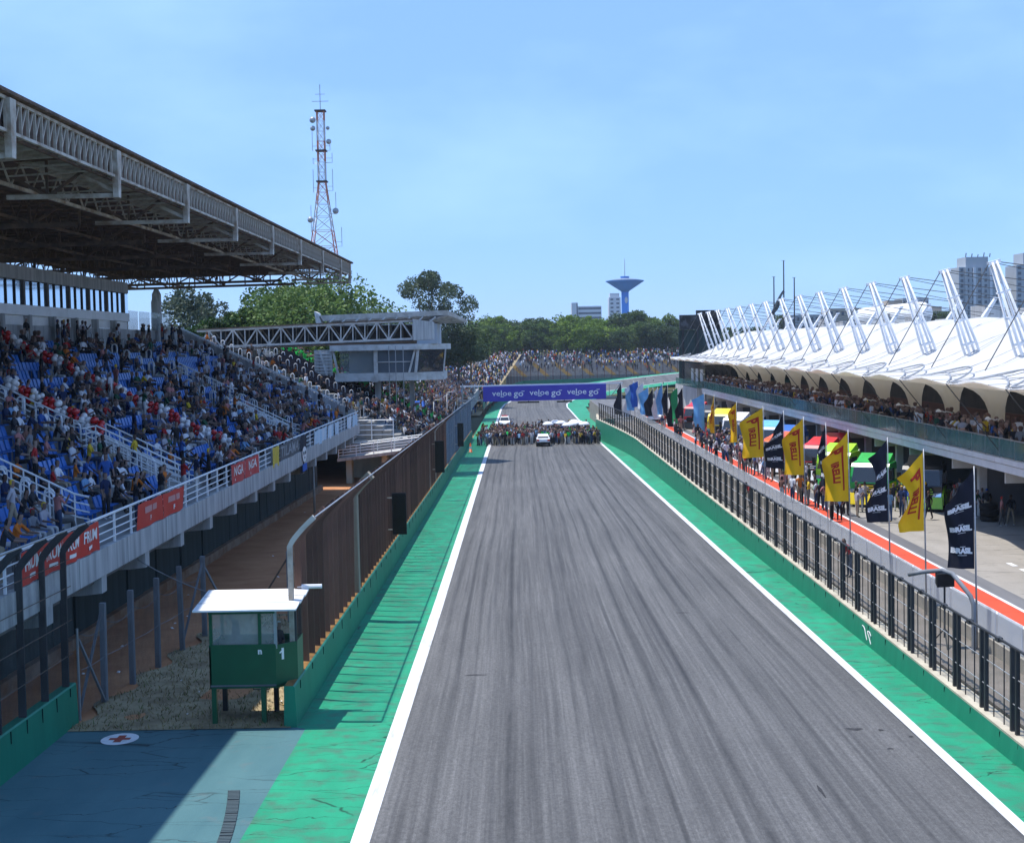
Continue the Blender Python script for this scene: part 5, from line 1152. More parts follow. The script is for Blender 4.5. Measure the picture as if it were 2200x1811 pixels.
# ------------------------------------------------------------------ race trucks
def tk(name): return bpy.data.materials[name] if name in bpy.data.materials else None
def paint(name, c): return tk(name) or M(name, c, tuple(min(1, x*1.15+.005) for x in c), 1.5, .32, spec=.6)
GRILL = M('grille_black', (.010,.010,.011), rough=.5)
def build_truck():
    o = thing('race_truck', 'race truck', 'truck', (0,0,0), 'race trucks in the pits', local=True)
    P1, P2 = paint('tp1', (.5,.05,.03)), paint('tp2', (.7,.7,.7))
    def part(nm, mb, mt, par=None, smooth=False): return link(nm, mb.mesh(nm, mt, smooth), par or o)
    m = MB(); m.box(-.5,.5,-2.4,3.0,.5,.82); part('chassis', m, GRILL)
    m = MB(); m.prism([(-2.62,.72),(-2.70,1.45),(-2.42,2.45),(-2.2,2.66),(-.75,2.72),(-.55,2.55),(-.5,.72)], -1.18, 1.18, axis='x'); part('cab', m, P1)
    m = MB(); m.quad((-1.08,-2.70,1.52),(1.08,-2.70,1.52),(1.0,-2.445,2.42),(-1.0,-2.445,2.42)); part('windshield', m, MAT['glass_dark'])
    for s_ in (-1, 1):
        m = MB(); m.quad((s_*1.19,-2.4,1.55),(s_*1.19,-1.2,1.55),(s_*1.19,-1.2,2.35),(s_*1.19,-2.18,2.35)); part('side_window', m, MAT['glass_dark'])
        m = MB(); m.hexa([(s_*1.2,-2.75,1.75),(s_*1.42,-2.75,1.75),(s_*1.42,-2.62,1.75),(s_*1.2,-2.62,1.75),(s_*1.22,-2.75,2.3),(s_*1.44,-2.75,2.3),(s_*1.44,-2.62,2.3),(s_*1.22,-2.62,2.3)]); part('mirror', m, GRILL)
        m = MB(); m.hexa([(s_*.62,-2.80,.86),(s_*1.14,-2.74,.86),(s_*1.14,-2.6,.86),(s_*.62,-2.6,.86),(s_*.7,-2.78,1.08),(s_*1.14,-2.72,1.1),(s_*1.14,-2.6,1.1),(s_*.7,-2.6,1.08)]); part('headlight', m, MAT['glass_sky'])
        m = MB(); m.prism([(-2.65,.35),(-2.65,1.05),(-2.3,1.28),(-1.5,1.28),(-1.15,1.0),(-1.15,.35),(-1.35,.35),(-1.45,.9),(-1.9,1.12),(-2.35,.95),(-2.45,.35)], s_*1.02, s_*1.27, axis='x'); part('front_fender', m, P2)
        m = MB(); m.prism([(1.15,.45),(1.25,1.05),(1.6,1.28),(2.35,1.28),(2.7,1.0),(2.75,.45),(2.6,.45),(2.5,.92),(2.2,1.12),(1.75,1.12),(1.42,.9),(1.32,.45)], s_*.78, s_*1.26, axis='x'); part('rear_fender', m, P1)
        m = MB(); m.prism([(-1.1,.22),(-1.1,.95),(1.05,.95),(1.05,.22)], s_*1.0, s_*1.24, axis='x'); part('side_skirt', m, P2)
        for (yy_, wd) in ((-1.95,.33),(2.0,.46)):
            m = MB(); m.lathe([(.28,s_*(1.22-wd)),(.47,s_*(1.22-wd)),(.5,s_*(1.19-wd*.85)),(.5,s_*1.18),(.46,s_*1.23),(.28,s_*1.23)], (0,yy_,.5), 18, axis='x'); w = part('wheel', m, MAT['tyre'], None, False)
            m = MB(); m.lathe([(.04,s_*1.10),(.14,s_*1.11),(.24,s_*1.20),(.29,s_*1.235)], (0,yy_,.5), 14, axis='x'); part('rim', m, MAT['rim'], w)
    m = MB(); m.hexa([(-1.26,-3.05,.16),(1.26,-3.05,.16),(1.24,-2.55,.16),(-1.24,-2.55,.16),(-1.2,-2.86,.84),(1.2,-2.86,.84),(1.2,-2.55,.84),(-1.2,-2.55,.84)]); part('bumper', m, P2)
    m = MB(); m.box(-1.3,1.3,-3.14,-2.6,.10,.155); part('splitter', m, GRILL)
    m = MB(); m.hexa([(-.85,-2.775,.92),(.85,-2.775,.92),(.85,-2.6,.92),(-.85,-2.6,.92),(-.62,-2.755,1.44),(.62,-2.755,1.44),(.62,-2.6,1.44),(-.62,-2.6,1.44)]); gr_ = part('grille', m, GRILL)
    for k in range(3): m = MB(); m.box(-.72+.06*k,.72-.06*k,-2.80,-2.77,1.0+.14*k,1.05+.14*k); part('grille_bar', m, P2, gr_)
    m = MB(); m.hexa([(-1.1,-2.2,2.70),(1.1,-2.2,2.70),(1.12,-.7,2.74),(-1.12,-.7,2.74),(-.95,-1.9,2.82),(.95,-1.9,2.82),(1.0,-.75,3.2),(-1.0,-.75,3.2)]); part('roof_deflector', m, P1)
    m = MB(); m.hexa([(-.85,-.48,.85),(.85,-.48,.85),(.7,1.2,.85),(-.7,1.2,.85),(-.8,-.48,2.1),(.8,-.48,2.1),(.6,1.2,1.25),(-.6,1.2,1.25)]); part('engine_cover', m, P1)
    m = MB(); m.box(-1.2,1.2,2.7,2.95,.75,1.0); part('rear_bar', m, P1)
    for s_ in (-1, 1):
        m = MB(); m.quad((s_*1.195,-2.3,1.12),(s_*1.195,-.75,1.12),(s_*1.195,-.75,1.45),(s_*1.195,-2.45,1.45)); part('side_stripe', m, P2)
        m = MB(); m.quad((s_*1.2,-1.1,1.62),(s_*1.2,-.62,1.62),(s_*1.2,-.62,2.25),(s_*1.2,-1.1,2.25)); part('number_panel', m, MAT['banner_white'])
    m = MB(); m.quad((-1.0,-2.475,2.30),(1.0,-2.475,2.30),(.97,-2.435,2.44),(-.97,-2.435,2.44)); part('sun_strip', m, MAT['banner_white'])
    for s_ in (-1, 1): m = MB(); m.tube([(s_*.95,-.35,.9),(s_*.95,-.35,2.6),(s_*.95,-.2,2.75)], .08, 8); part('exhaust', m, MAT['rim'], None, True)
    return o
TR0 = build_truck()
PC = {k: paint('tp_'+k, v) for k, v in dict(red=(.52,.018,.022), orange=(.82,.115,.010), lime=(.30,.62,.03), green=(.02,.34,.06), black=(.010,.011,.012), blue=(.02,.12,.45), sky=(.12,.40,.72), white=(.78,.79,.80), yellow=(.82,.62,.02), navy=(.012,.025,.08)).items()}
TRK = [(25.2,86.2,8,'black','lime','black race truck with lime green grille under garage sign 14'),
       (22.9,88.6,14,'green','yellow','green and yellow race truck half hidden by a yellow flag'),
       (22.9,97.5,20,'lime','green','lime yellow race truck behind the large black flag'),
       (23.2,104.0,24,'red','white','red and white race truck parked past the lime one'),
       (24.9,108.6,16,'red','red','plain red race truck close to the garages'),
       (21.8,111.0,34,'orange','white','bright orange race truck with a white fairing'),
       (23.9,119.5,22,'blue','white','blue and white race truck, nearest of the blue ones'),
       (23.5,127.0,20,'sky','blue','pale blue race truck among darker blue ones'),
       (23.2,134.5,24,'navy','sky','navy race truck with pale blue trim'),
       (22.9,142.5,18,'white','blue','white race truck with blue trim far along the pits'),
       (22.6,151.0,20,'yellow','black','yellow race truck far along the pits'),
       (22.4,160.0,20,'black','red','black race truck with red trim, farthest but one'),
       (22.2,169.0,20,'red','black','dark red race truck farthest down the pits')]
TRK = [(x, y, a+16, c1, c2, lab) for (x, y, a, c1, c2, lab) in TRK]
TRS = [TR0]+[copy_tree(TR0) for _ in TRK[1:]]
for k, (x, y, a, c1, c2, lab) in enumerate(TRK):
    t = TRS[k]
    t.location = (x, y, 0); t.rotation_euler = (0, 0, math.radians(-a)); t['label'] = lab
    def rec(ob):
        for ch in ob.children:
            for sl in ch.material_slots:
                if sl.material and sl.material.name in ('tp1','tp2'): nm = sl.material.name; sl.link = 'OBJECT'; sl.material = PC[c1 if nm == 'tp1' else c2]
            rec(ch)
    rec(t)

# ------------------------------------------------------------------ tyre stacks on the apron
ts_ = MB(); ts_.lathe([(.26,0),(.44,0),(.5,.06),(.5,.26),(.44,.32),(.26,.32)], (0,0,0), 16); ts_me = ts_.mesh('tyre', MAT['tyre'])
for k, (x, y, n_) in enumerate(((26.4,78.5,3),(25.9,91.5,4),(26.2,100.5,3),(20.9,105.5,4),(26.0,113.5,4),(21.2,116.0,3),(25.8,123.5,4),(20.8,131,3))):
    o = thing('tyre_stack', f'stack of black truck tyres on the pit apron, {ORD[k]} from the camera', 'tyres', (x, y, 0), 'tyre stacks', local=True)
    for j_ in range(n_): link('tyre', ts_me, o, (rnd.uniform(-.04,.04), rnd.uniform(-.04,.04), .325*j_))
# ------------------------------------------------------------------ cars
def build_car(name, label, loc, rz, pc, kind='hatch', roofbar=False):
    o = thing(name, label, 'car', loc, None, local=True); o.rotation_euler = (0,0,rz)
    def part(nm, mb, mt, par=None, smooth=False): return link(nm, mb.mesh(nm, mt, smooth), par or o)
    hh = 1.52 if kind == 'hatch' else 1.75; L_ = 2.05
    def sec(y): # half width, belt z, base z
        e = abs(y)/L_; return .88-.10*e**4
    prof = [(-L_,.35),(-L_-.03,.62),(-L_+.12,.85),(-1.0,1.0),(1.75,1.02),(L_-.02,.95),(L_+.02,.6),(L_-.03,.35)]
    m = MB(); n_ = len(prof)
    ring = [[(s_*sec(y)*f_, y, z) for y, z in prof] for s_, f_ in ((-1,1.0),(1,1.0))]
    m.add(ring[0]+ring[1], [tuple(range(n_)), tuple(reversed(range(n_, 2*n_)))]+[(i, n_+i, n_+(i+1) % n_, (i+1) % n_) for i in range(n_)]); part('body', m, pc)
    m = MB(); cab = [(-.95,1.0),(-.25,hh-.06),(.2,hh),(1.35,hh-.03),(1.85,1.04)]
    wl, wt = .80, .62
    pts = []
    for (y, z) in cab:
        f_ = (z-1.0)/(hh-1.0); w = wl+(wt-wl)*f_; pts.append((w, y, z))
    k_ = len(pts); m.add([(-w,y,z) for w,y,z in pts]+[(w,y,z) for w,y,z in pts], [tuple(range(k_)), tuple(reversed(range(k_,2*k_)))]+[(i, k_+i, k_+i+1, i+1) for i in range(k_-1)]); part('cabin', m, pc)
    m = MB(); m.quad((-.70,1.80,1.10),(.70,1.80,1.10),(.58,1.44,hh-.12),(-.58,1.44,hh-.12)); part('rear_window', m, MAT['glass_dark'])
    m = MB(); m.quad((-.74,-.90,1.06),(.74,-.90,1.06),(.60,-.30,hh-.11),(-.60,-.30,hh-.11)); part('windshield', m, MAT['glass_dark'])
    for s_ in (-1, 1):
        m = MB(); m.quad((s_*.80,-.75,1.06),(s_*.80,1.6,1.06),(s_*.665,1.2,hh-.10),(s_*.665,-.2,hh-.10)); part('side_window', m, MAT['glass_dark'])
        m = MB(); m.box(min(s_*.52,s_*.80),max(s_*.52,s_*.80),L_-.04,L_+.035,.72,.95); part('tail_light', m, MAT['tail_red'])
        m = MB(); m.box(min(s_*.5,s_*.8),max(s_*.5,s_*.8),-L_-.04,-L_+.1,.66,.82); part('headlight', m, MAT['white_roof'])
        for y in (-1.28, 1.28):
            m = MB(); m.lathe([(.2,s_*.66),(.31,s_*.66),(.33,s_*.70),(.33,s_*.86),(.3,s_*.89),(.2,s_*.89)], (0,y,.33), 16, axis='x'); w = part('wheel', m, MAT['tyre'])
            m = MB(); m.lathe([(.03,s_*.86),(.12,s_*.87),(.21,s_*.895)], (0,y,.33), 12, axis='x'); part('rim', m, MAT['rim'], w)
    m = MB(); m.box(-.8,.8,L_-.06,L_+.06,.3,.6); part('rear_bumper', m, GRILL)
    m = MB(); m.box(-.82,.82,-L_-.06,-L_+.08,.25,.52); part('front_bumper', m, GRILL)
    m = MB(); m.box(-.26,.26,L_+.062,L_+.07,.62,.74); part('number_plate', m, MAT['banner_white'])
    if roofbar: m = MB(); m.box(-.5,.5,.1,.35,hh+.01,hh+.16); part('light_bar', m, MAT['tail_red'])
    return o
cp = aty(1167, 959, 176); build_car('car', 'silver hatchback seen from behind in front of the grid crowd', (cp.x, 176.5, gz(176.5)), math.radians(180), PC['white'])
cp = aty(1085, 915, 236); build_car('car', 'white course car with red roof lights behind the grid crowd', (cp.x, 232, gz(232)), 0, PC['white'], 'suv', True)
build_car('car', 'white course car with red light bar parked in the pit lane', (17.6, 182, 0), math.radians(-4), PC['white'], 'suv', True)

# ------------------------------------------------------------------ flags along the pit wall
def make_flag(label, px_top, py_top, Y, w, hgt, mat, kind, seed, spread=1.0, group='flags along the pit wall', fl=0.0):
    rr = random.Random(seed); tp = aty(px_top, py_top, Y); x = tp.x+.05; ztop = tp.z
    o = thing('flag', label, 'flag', (x, Y, .08), group)
    m_ = MB(); m_.tube([(x+.10, Y, .08), (x+.05, Y, ztop*.5), (x, Y, ztop+.1)], [.035,.03,.022], 6); m_.build('pole', MAT['galv'], o, True)
    ph, am = rr.random()*6, rr.uniform(.16, .30); bunch = rr.uniform(.9, 1.1)*spread
    def f(u, v):                               # u: from pole to free edge, v: downwards
        nar = 1-.34*max(0, math.sin(v*3.6+ph*.7))*(1 if spread > .6 else .4)
        xx = x+.04*v - .03 - w*u*bunch*nar + .12*u*math.sin(v*6+ph)
        yy_ = Y - .25*w*u*math.sin(v*2.2+ph) + am*math.sin(u*7.5+v*4.5+ph)*(.3+.7*u)*u
        zz = ztop - hgt*v - fl*u**.9*(1-v)**1.5 - .10*u*math.sin(v*3+ph)
        return Vector((xx, yy_, zz))
    m_ = MB(); m_.grid(f, 12, 26); cl_ = m_.build('cloth', mat, o, True)
    w_ = MB()
    def on(a, b):                              # a to the right, b up in flag metres from top centre
        u = max(.0, min(1, .5-a/w)); v = max(0, min(1, -b/hgt)); p = f(u, v); q1 = f(min(1, u+.02), v); q2 = f(u, min(1, v+.01))
        n = (q1-p).cross(q2-p); n.normalize()
        if n.y > 0: n = -n
        return p+n*.02
    if kind == 'pirelli':
        lettering(w_, 'IRELLI', lambda a, b: on(b*1.05-.04*w, -hgt*.55-a), .34*w+.1, .02, 2)
        lettering(w_, 'P', lambda a, b: on(b*1.05+.02, -hgt*.19-a), .55*w+.1, .03, 2)
        w_.grid(lambda u, v: on(.26*w+.07*w*v, -hgt*(.14+.70*u)), 14, 1)
        w_.build('lettering', MAT['flag_red'], cl_)
    elif kind == 'brasil':
        for c_ in (.34, .58, .82):
            lettering(w_, 'BRASIL', lambda a, b: on(a, -hgt*c_+b), .27*w, .018, 2)
            w_.grid(lambda u, v: on(-.12*w+.24*w*u, -hgt*c_+.15*w+.02*v), 4, 1); w_.grid(lambda u, v: on(-.18*w+.36*w*u, -hgt*c_-.17*w+.015*v), 4, 1)
        w_.build('lettering', MAT['banner_white'], cl_)
    return o
F6 = lambda zx, zy: (1480+zx*.3414, 820+zy*.3414)
FL = [(1785,550,45.8,.92,3.30,'navy','brasil','black flag lettered BRASIL nearest the camera',1.0,.1),
      (1468,440,51.6,.98,2.95,'yellow','pirelli','yellow flag with red lettering nearest the camera',1.0,.1),
      (1242,365,58.0,1.02,3.45,'navy','brasil','black flag lettered BRASIL, second from the camera',.95,.5),
      (995,315,65.0,1.02,3.25,'yellow','pirelli','yellow flag with red lettering, second from the camera',1.0,.3),
      (855,270,72.0,.95,3.2,'navy','brasil','narrow black flag seen edge-on between two yellow flags',.28,.1),
      (715,230,78.5,1.02,3.2,'yellow','pirelli','yellow flag with red lettering, third from the camera',1.0,.5),
      (590,190,85.0,1.05,3.5,'navy','brasil','black flag lettered BRASIL behind the third yellow flag',1.0,.4),
      (462,163,93.0,1.3,3.3,'yellow','pirelli','broad yellow flag billowing left, fourth from the camera',1.05,.6),
      (296,130,112.0,.95,3.2,'yellow','pirelli','yellow flag fifth from the camera, hanging narrow',.55,.3),
      (155,85,131.0,1.0,3.6,'yellow','pirelli','yellow flag farthest from the camera, hanging narrow',.5,.3)]
for k, (zx, zy, Y, w, hg, mt, kd, lab, sp, fl) in enumerate(FL):
    fl = .75+.5*fl+.25*math.sin(k*2.3)
    a, b = F6(zx, zy); make_flag(lab, a, b, Y, w, hg, MAT[mt], kd, 30+k, sp, fl=fl)
# far cluster of flags near the gantry
cols = [('navy','black'),('cloth_white','white'),('cloth_blue','light blue'),('cloth_dblue','dark blue'),('cloth_white','white'),('cloth_blue','light blue'),('navy','black'),('cloth_white','white'),('cloth_blue','light blue'),('navy','black'),('navy','black'),('cloth_green','green'),('navy','black'),('cloth_blue','light blue')]
fpx = [1334,1352,1361,1370,1381,1392,1402,1412,1422,1433,1446,1455,1466,1512]; cnt = {}
for k, ((mt, nm), px_) in enumerate(zip(cols, fpx)):
    Y = 196-2.6*k-(12 if k == 13 else 0); cnt[nm] = cnt.get(nm, 0)+1
    make_flag(f'{nm} flag in the far cluster beside the gantry, {ORD[cnt[nm]-1]} of that colour from left', px_, 818+rnd.uniform(-4, 10)+.10*(px_-1334), Y, rnd.uniform(.9,1.4), rnd.uniform(3.4,4.6), MAT[mt], '', 90+k, rnd.uniform(.5,1.0), 'far flags by the gantry', rnd.uniform(.2,1.2))

# ------------------------------------------------------------------ people
SKIN = [(.22,.145,.115),(.16,.10,.078),(.28,.195,.16),(.085,.052,.04),(.20,.13,.105)]
SHIRT = [((.016,.016,.019),'black')]*8+[((.03,.032,.038),'charcoal')]*3+[((.66,.66,.69),'white')]*3+[((.50,.51,.55),'white')]+[((.17,.18,.20),'grey')]*2+[((.012,.022,.065),'navy')]*3+[((.34,.022,.022),'red'),((.03,.09,.30),'blue'),((.16,.30,.48),'light blue'),((.36,.30,.26),'beige'),((.40,.17,.16),'salmon'),((.02,.08,.045),'dark green'),((.16,.08,.06),'brown'),((.38,.36,.39),'pale grey'),((.36,.36,.40),'pale grey')]+[((.55,.38,.03),'yellow')]*(1)+[((.50,.14,.02),'orange')]
PANTS = [((.012,.013,.016),'dark trousers'),((.03,.05,.10),'jeans'),((.05,.09,.18),'faded jeans'),((.10,.10,.10),'grey trousers'),((.30,.25,.18),'khaki trousers'),((.02,.02,.025),'dark trousers'),((.45,.45,.44),'pale trousers')]
HAIR = [(.012,.009,.008),(.02,.013,.009),(.05,.03,.018),(.01,.01,.01),(.10,.07,.05)]
def skel(pose):
    V, Rd, Ed, Lb = [], [], [], []
    def v(p, r): V.append(Vector(p)); Rd.append(r if isinstance(r, tuple) else (r, r)); return len(V)-1
    def e(a, b, l): Ed.append((a, b)); Lb.append(l)
    sit = pose.startswith('sit'); lean = {'lean': .28, 'sit_fwd': .32, 'bend': .45, 'sit': .06, 'sit_back': -.08}.get(pose, .02)
    hz = .52 if sit else .95
    pel = v((0,0,hz), (.145,.105)); d = Vector((0, math.sin(lean), math.cos(lean)))
    sp = v(Vector((0,0,hz))+d*.22, (.130,.095)); chs = v(Vector((0,0,hz))+d*.43, (.165,.105)); nk = v(Vector((0,0,hz))+d*.56, (.055,.055))
    nb = Vector((0,0,hz))+d*.56; hd = (d+Vector((0, .12 if lean > .2 else .04, .5))).normalized()
    h1 = v(nb+hd*.10, (.082,.092)); h2 = v(nb+hd*.20, (.088,.100)); h3 = v(nb+hd*.265, (.05,.06))
    e(pel, sp, 1); e(sp, chs, 1); e(chs, nk, 1); e(nk, h1, 0); e(h1, h2, 5); e(h2, h3, 4)
    cp_ = V[chs]
    arms = {'stand': ((.02,.02),(-.27,-.26),(.04,.05),(-.50,-.49)), 'walk': ((.06,-.10),(-.26,-.26),(.22,-.10),(-.46,-.48)), 'phone': ((.12,.12),(-.24,-.20),(.30,.28),(-.05,.02)), 'lean': ((.22,.22),(-.22,-.22),(.45,.45),(-.24,-.24)), 'bend': ((.1,.1),(-.25,-.25),(.25,.22),(-.42,-.42)), 'hips': ((-.05,-.05),(-.22,-.22),(.02,.02),(-.38,-.38)), 'sit': ((.10,.12),(-.25,-.25),(.34,.36),(-.30,-.28)), 'sit_fwd': ((.18,.18),(-.24,-.24),(.34,.34),(-.36,-.36)), 'sit_back': ((.05,.1),(-.26,-.24),(.2,.34),(-.42,-.12)), 'wave': ((.05,.04),(-.26,.12),(.06,.10),(-.48,.42))}[pose]
    for k, s_ in enumerate((-1, 1)):
        sh = v(cp_+Vector((s_*.185,0,.05)), (.062,.062)); e(chs, sh, 1)
        out = .10 if pose == 'hips' else .045
        el = v(cp_+Vector((s_*(.20+out), arms[0][k], arms[1][k]+.05)), (.046,.046)); wr = v(cp_+Vector((s_*(.20 if pose != 'hips' else .14), arms[2][k], arms[3][k]+.05)), (.034,.034))
        dr_ = (V[wr]-V[el]).normalized(); hn = v(V[wr]+dr_*.10, (.038,.026)); e(sh, el, 1); e(el, wr, 0); e(wr, hn, 0)
    for k, s_ in enumerate((-1, 1)):
        hp_ = v((s_*.095, 0.0, hz-.05), (.092,.095)); e(pel, hp_, 2)
        if sit:
            spread = .05 if pose == 'sit' else .10
            kn = v((s_*(.10+spread), .42, .50), (.066,.066)); an = v((s_*(.10+spread*.6), .40+(.06 if k else -.02), .09), (.044,.044)); to = v((s_*(.11+spread*.6), .55, .045), (.045,.034))
        else:
            st_ = {'walk': (.20,-.18)}.get(pose, (.02,-.01))[k]
            kn = v((s_*.105, st_*.55+.02, .50), (.066,.066)); an = v((s_*.11, st_, .09), (.044,.046)); to = v((s_*.12, st_+.15, .04), (.045,.034))
        e(hp_, kn, 2); e(kn, an, 2); e(an, to, 3)
    return V, Rd, Ed, Lb
def person_geo(pose, sub):
    V, Rd, Ed, Lb = skel(pose)
    me = bpy.data.meshes.new('sk'); bm = bmesh.new(); ly = bm.verts.layers.skin.verify(); bv = [bm.verts.new(p) for p in V]
    for a, b in Ed: bm.edges.new((bv[a], bv[b]))
    for k, x in enumerate(bv): x[ly].radius = Rd[k]; x[ly].use_root = (k == 0)
    bm.to_mesh(me); bm.free(); o = bpy.data.objects.new('sk', me); col.objects.link(o)
    md = o.modifiers.new('s', 'SKIN'); md.use_smooth_shade = True; md.branch_smoothing = .3
    if sub: ms = o.modifiers.new('u', 'SUBSURF'); ms.levels = sub; ms.render_levels = sub
    dg = bpy.context.evaluated_depsgraph_get(); r = bpy.data.meshes.new_from_object(o.evaluated_get(dg))
    vs = np.empty(len(r.vertices)*3); r.vertices.foreach_get('co', vs); vs = vs.reshape(-1, 3)
    fs = [tuple(p.vertices) for p in r.polygons]; lab = []
    segs = [(np.array(V[a]), np.array(V[b]), l) for (a, b), l in zip(Ed, Lb)]
    head = np.array(V[5])
    for f in fs:
        c = vs[list(f)].mean(0); best, bl_ = 9, 0
        for a, b, l in segs:
            t = max(0, min(1, np.dot(c-a, b-a)/max(1e-9, np.dot(b-a, b-a)))); dd = np.linalg.norm(c-(a+t*(b-a)))
            if dd < best: best, bl_ = dd, l
        if bl_ in (4, 5): bl_ = 4 if (c[2] > head[2]+.035 or c[1] < head[1]-.02) else 0
        if bl_ == 0 and c[2] < head[2]-.16 and False: bl_ = 1
        lab.append(bl_)
    bpy.data.objects.remove(o); bpy.data.meshes.remove(me); bpy.data.meshes.remove(r)
    return vs, fs, np.array(lab)
POSES = ['stand','walk','phone','lean','hips','bend','wave','sit','sit_fwd','sit_back']
HI = {p_: person_geo(p_, 1) for p_ in POSES}; LO = {p_: person_geo(p_, 0) for p_ in POSES}
def outfit(r, theme=None):
    sh = r.choice(SHIRT); pa = r.choice(PANTS); ha = r.choice(HAIR); sk = r.choice(SKIN); shoe = r.choice([(.02,.02,.02),(.5,.5,.5),(.1,.08,.06)])
    cap = None
    if r.random() < .22: cap = r.choice([((.5,.5,.52),'white'),((.4,.02,.02),'red'),((.01,.01,.012),'black'),((.02,.08,.3),'blue'),((.65,.45,.03),'yellow')]); ha = cap[0]
    if theme == 'green': sh = ((.03,.55,.09),'bright green')
    if theme: 
        for s_ in SHIRT:
            if s_[1] == theme: sh = s_
    return dict(sh=sh, pa=pa, ha=ha, sk=sk, shoe=shoe, cap=cap)
def facecols(lab, o_): return np.array([(*o_['sk'],1), (*o_['sh'][0],1), (*o_['pa'][0],1), (*o_['shoe'],1), (*o_['ha'],1)], dtype=np.float32)[lab]
ALLP = []      # dicts: loc, rz, pose, outfit, where, w (weight)
pr = random.Random(5)
def add_person(loc, rz, pose, where, theme=None, vis=1.0, scale=None):
    ALLP.append(dict(loc=Vector(loc), rz=rz, pose=pose, of=outfit(pr, theme), where=where, size=F/max(20, loc[1])*vis*(1.0 if not pose.startswith('sit') else .72), sc=scale or pr.uniform(.93, 1.06)))
# main stand
for (p_, i) in STAND_PEOPLE:
    y = p_[1]; blk = sum(1 for a in AISLES if y > a)
    z0 = -.12; ps = pr.choice(['sit','sit','sit_fwd','sit_back'])
    if pr.random() < .10: add_person((p_[0]+.25, y, p_[2]), -PI/2+pr.uniform(-1.2,1.2), pr.choice(['stand','phone','hips','walk']), ('stand', i, blk, y))
    else: add_person((p_[0]-.06, y, p_[2]-.02), -PI/2+pr.uniform(-.4,.4), ps, ('stand', i, blk, y))
for k in range(34):                                 # leaning on the front railing
    y = pr.uniform(37, 117)
    if 45 < y < 48.5 and pr.random() < .5: continue
    add_person((-14.05-pr.random()*.5, y, 4.1), -PI/2+pr.uniform(-.7,.7), pr.choice(['lean','stand','phone','hips','lean']), ('rail', 0, 0, y), pr.choice([None,None,None,'orange','red','black']))
for k in range(16):                                 # people along the rear wall
    y = pr.uniform(78, 116); add_person((tier_x(16)-.4, y, tier_z(16)), -PI/2+pr.uniform(-.6,.6), pr.choice(['stand','hips','stand','phone']), ('rear', 16, 0, y))
for a in AISLES:                                    # on the aisles
    for k in range(2): i = pr.randrange(2, 14); add_person((tier_x(i)-.4, a+pr.uniform(-.3,.3), tier_z(i)), pr.choice([-PI/2, PI/2]), 'walk', ('aisle', i, 0, a))
# the marshal in the hut
add_person((-7.05, 41.25, zb0+.06), -PI*.6, 'stand', ('hut', 0, 0, 41), 'charcoal'); ALLP[-1]['of']['ha'] = (.62,.64,.68); ALLP[-1]['of']['cap'] = ((.62,.64,.68),'white'); ALLP[-1]['loc'] = Vector((-7.28, 41.05, zb0+.06))
# grid crowd
gr_ = random.Random(8)
for k in range(420):
    x = gr_.uniform(-5.4, 10.3); yb_ = 178.0+abs(gr_.gauss(0, 1))*15
    if 1.6 < x < 5.2 and yb_ < 180.5: continue
    if k < 26: yb_ = gr_.uniform(177.5, 180.5)
    if yb_ > 219: continue
    add_person((x, yb_, gz(yb_)), gr_.uniform(-PI, PI), gr_.choice(['stand','stand','walk','phone','hips','bend']), ('grid', 0, 0, yb_), gr_.choice([None]*12+['yellow','white','white','green','light blue','salmon']), 1.15)
# pit lane people
pl_r = random.Random(3)
PITP = [((2152,1131),'walk','salmon'),((2172,1129),'walk','black'),((1680,1078),'stand','brown'),((1733,1086),'stand','black'),((1755,1093),'stand','white'),((1772,1096),'hips','salmon'),((1792,1092),'stand','yellow'),((1813,1106),'walk','white'),((1821,1108),'stand','navy'),((1839,1099),'stand','black'),((1848,1100),'stand','white'),((1858,1095),'stand','beige'),((1938,1112),'stand','navy'),((1944,1108),'walk','blue'),((1996,1116),'walk','black'),((1738,1050),'stand','charcoal'),((1590,1010),'stand','salmon'),((1602,1018),'hips','red'),((1612,1020),'stand','black'),((1622,1022),'stand','blue'),((1540,985),'stand','white'),((1555,990),'stand','white'),((1520,960),'stand','red'),((1512,940),'walk','black'),((1545,957),'stand','black'),((1565,965),'bend','white'),((1575,968),'stand','beige'),((1585,975),'stand','black'),((1640,1020),'walk','white'),((1650,1030),'stand','navy'),((1660,1035),'stand','grey'),((1690,1050),'stand','dark green'),((2110,1110),'stand','grey'),((2095,1105),'stand','charcoal'),((2120,1112),'bend','black'),((2062,1092),'stand','white'),((1702,1040),'stand','yellow')]
for (pp_, ps, th) in PITP:
    q = atz(pp_[0], pp_[1], 0.0); add_person((q.x, q.y, 0.0), pl_r.uniform(-PI, PI), ps, ('pit', 0, 0, q.y), th, 1.3)
for k in range(120):
    y = pl_r.uniform(78, 140); x = pl_r.uniform(17.2, 26.0)
    if min(math.hypot(x-t_[0], (y-t_[1])*.55) for t_ in TRK) > 1.7: add_person((x, y, 0.0), pl_r.uniform(-PI, PI), pl_r.choice(['stand','walk','hips','bend','phone']), ('pit', 0, 0, y), None, 1.05)
for k in range(44):
    y = pl_r.uniform(112, 190); x = pl_r.uniform(16.3, 21.5); add_person((x, y, 0.0), pl_r.uniform(-PI, PI), pl_r.choice(['stand','walk','hips','phone']), ('pit', 0, 0, y), None, 1.1)
for (px_, py_) in ((1826,1298),(1612,1120)):
    q = aty(px_, py_, 52 if px_ > 1700 else 70); add_person((14.2, q.y*14.2/max(1, q.x) if q.x > 1 else 52, .09), 2.0, 'bend', ('pitwall', 0, 0, 52), 'red')
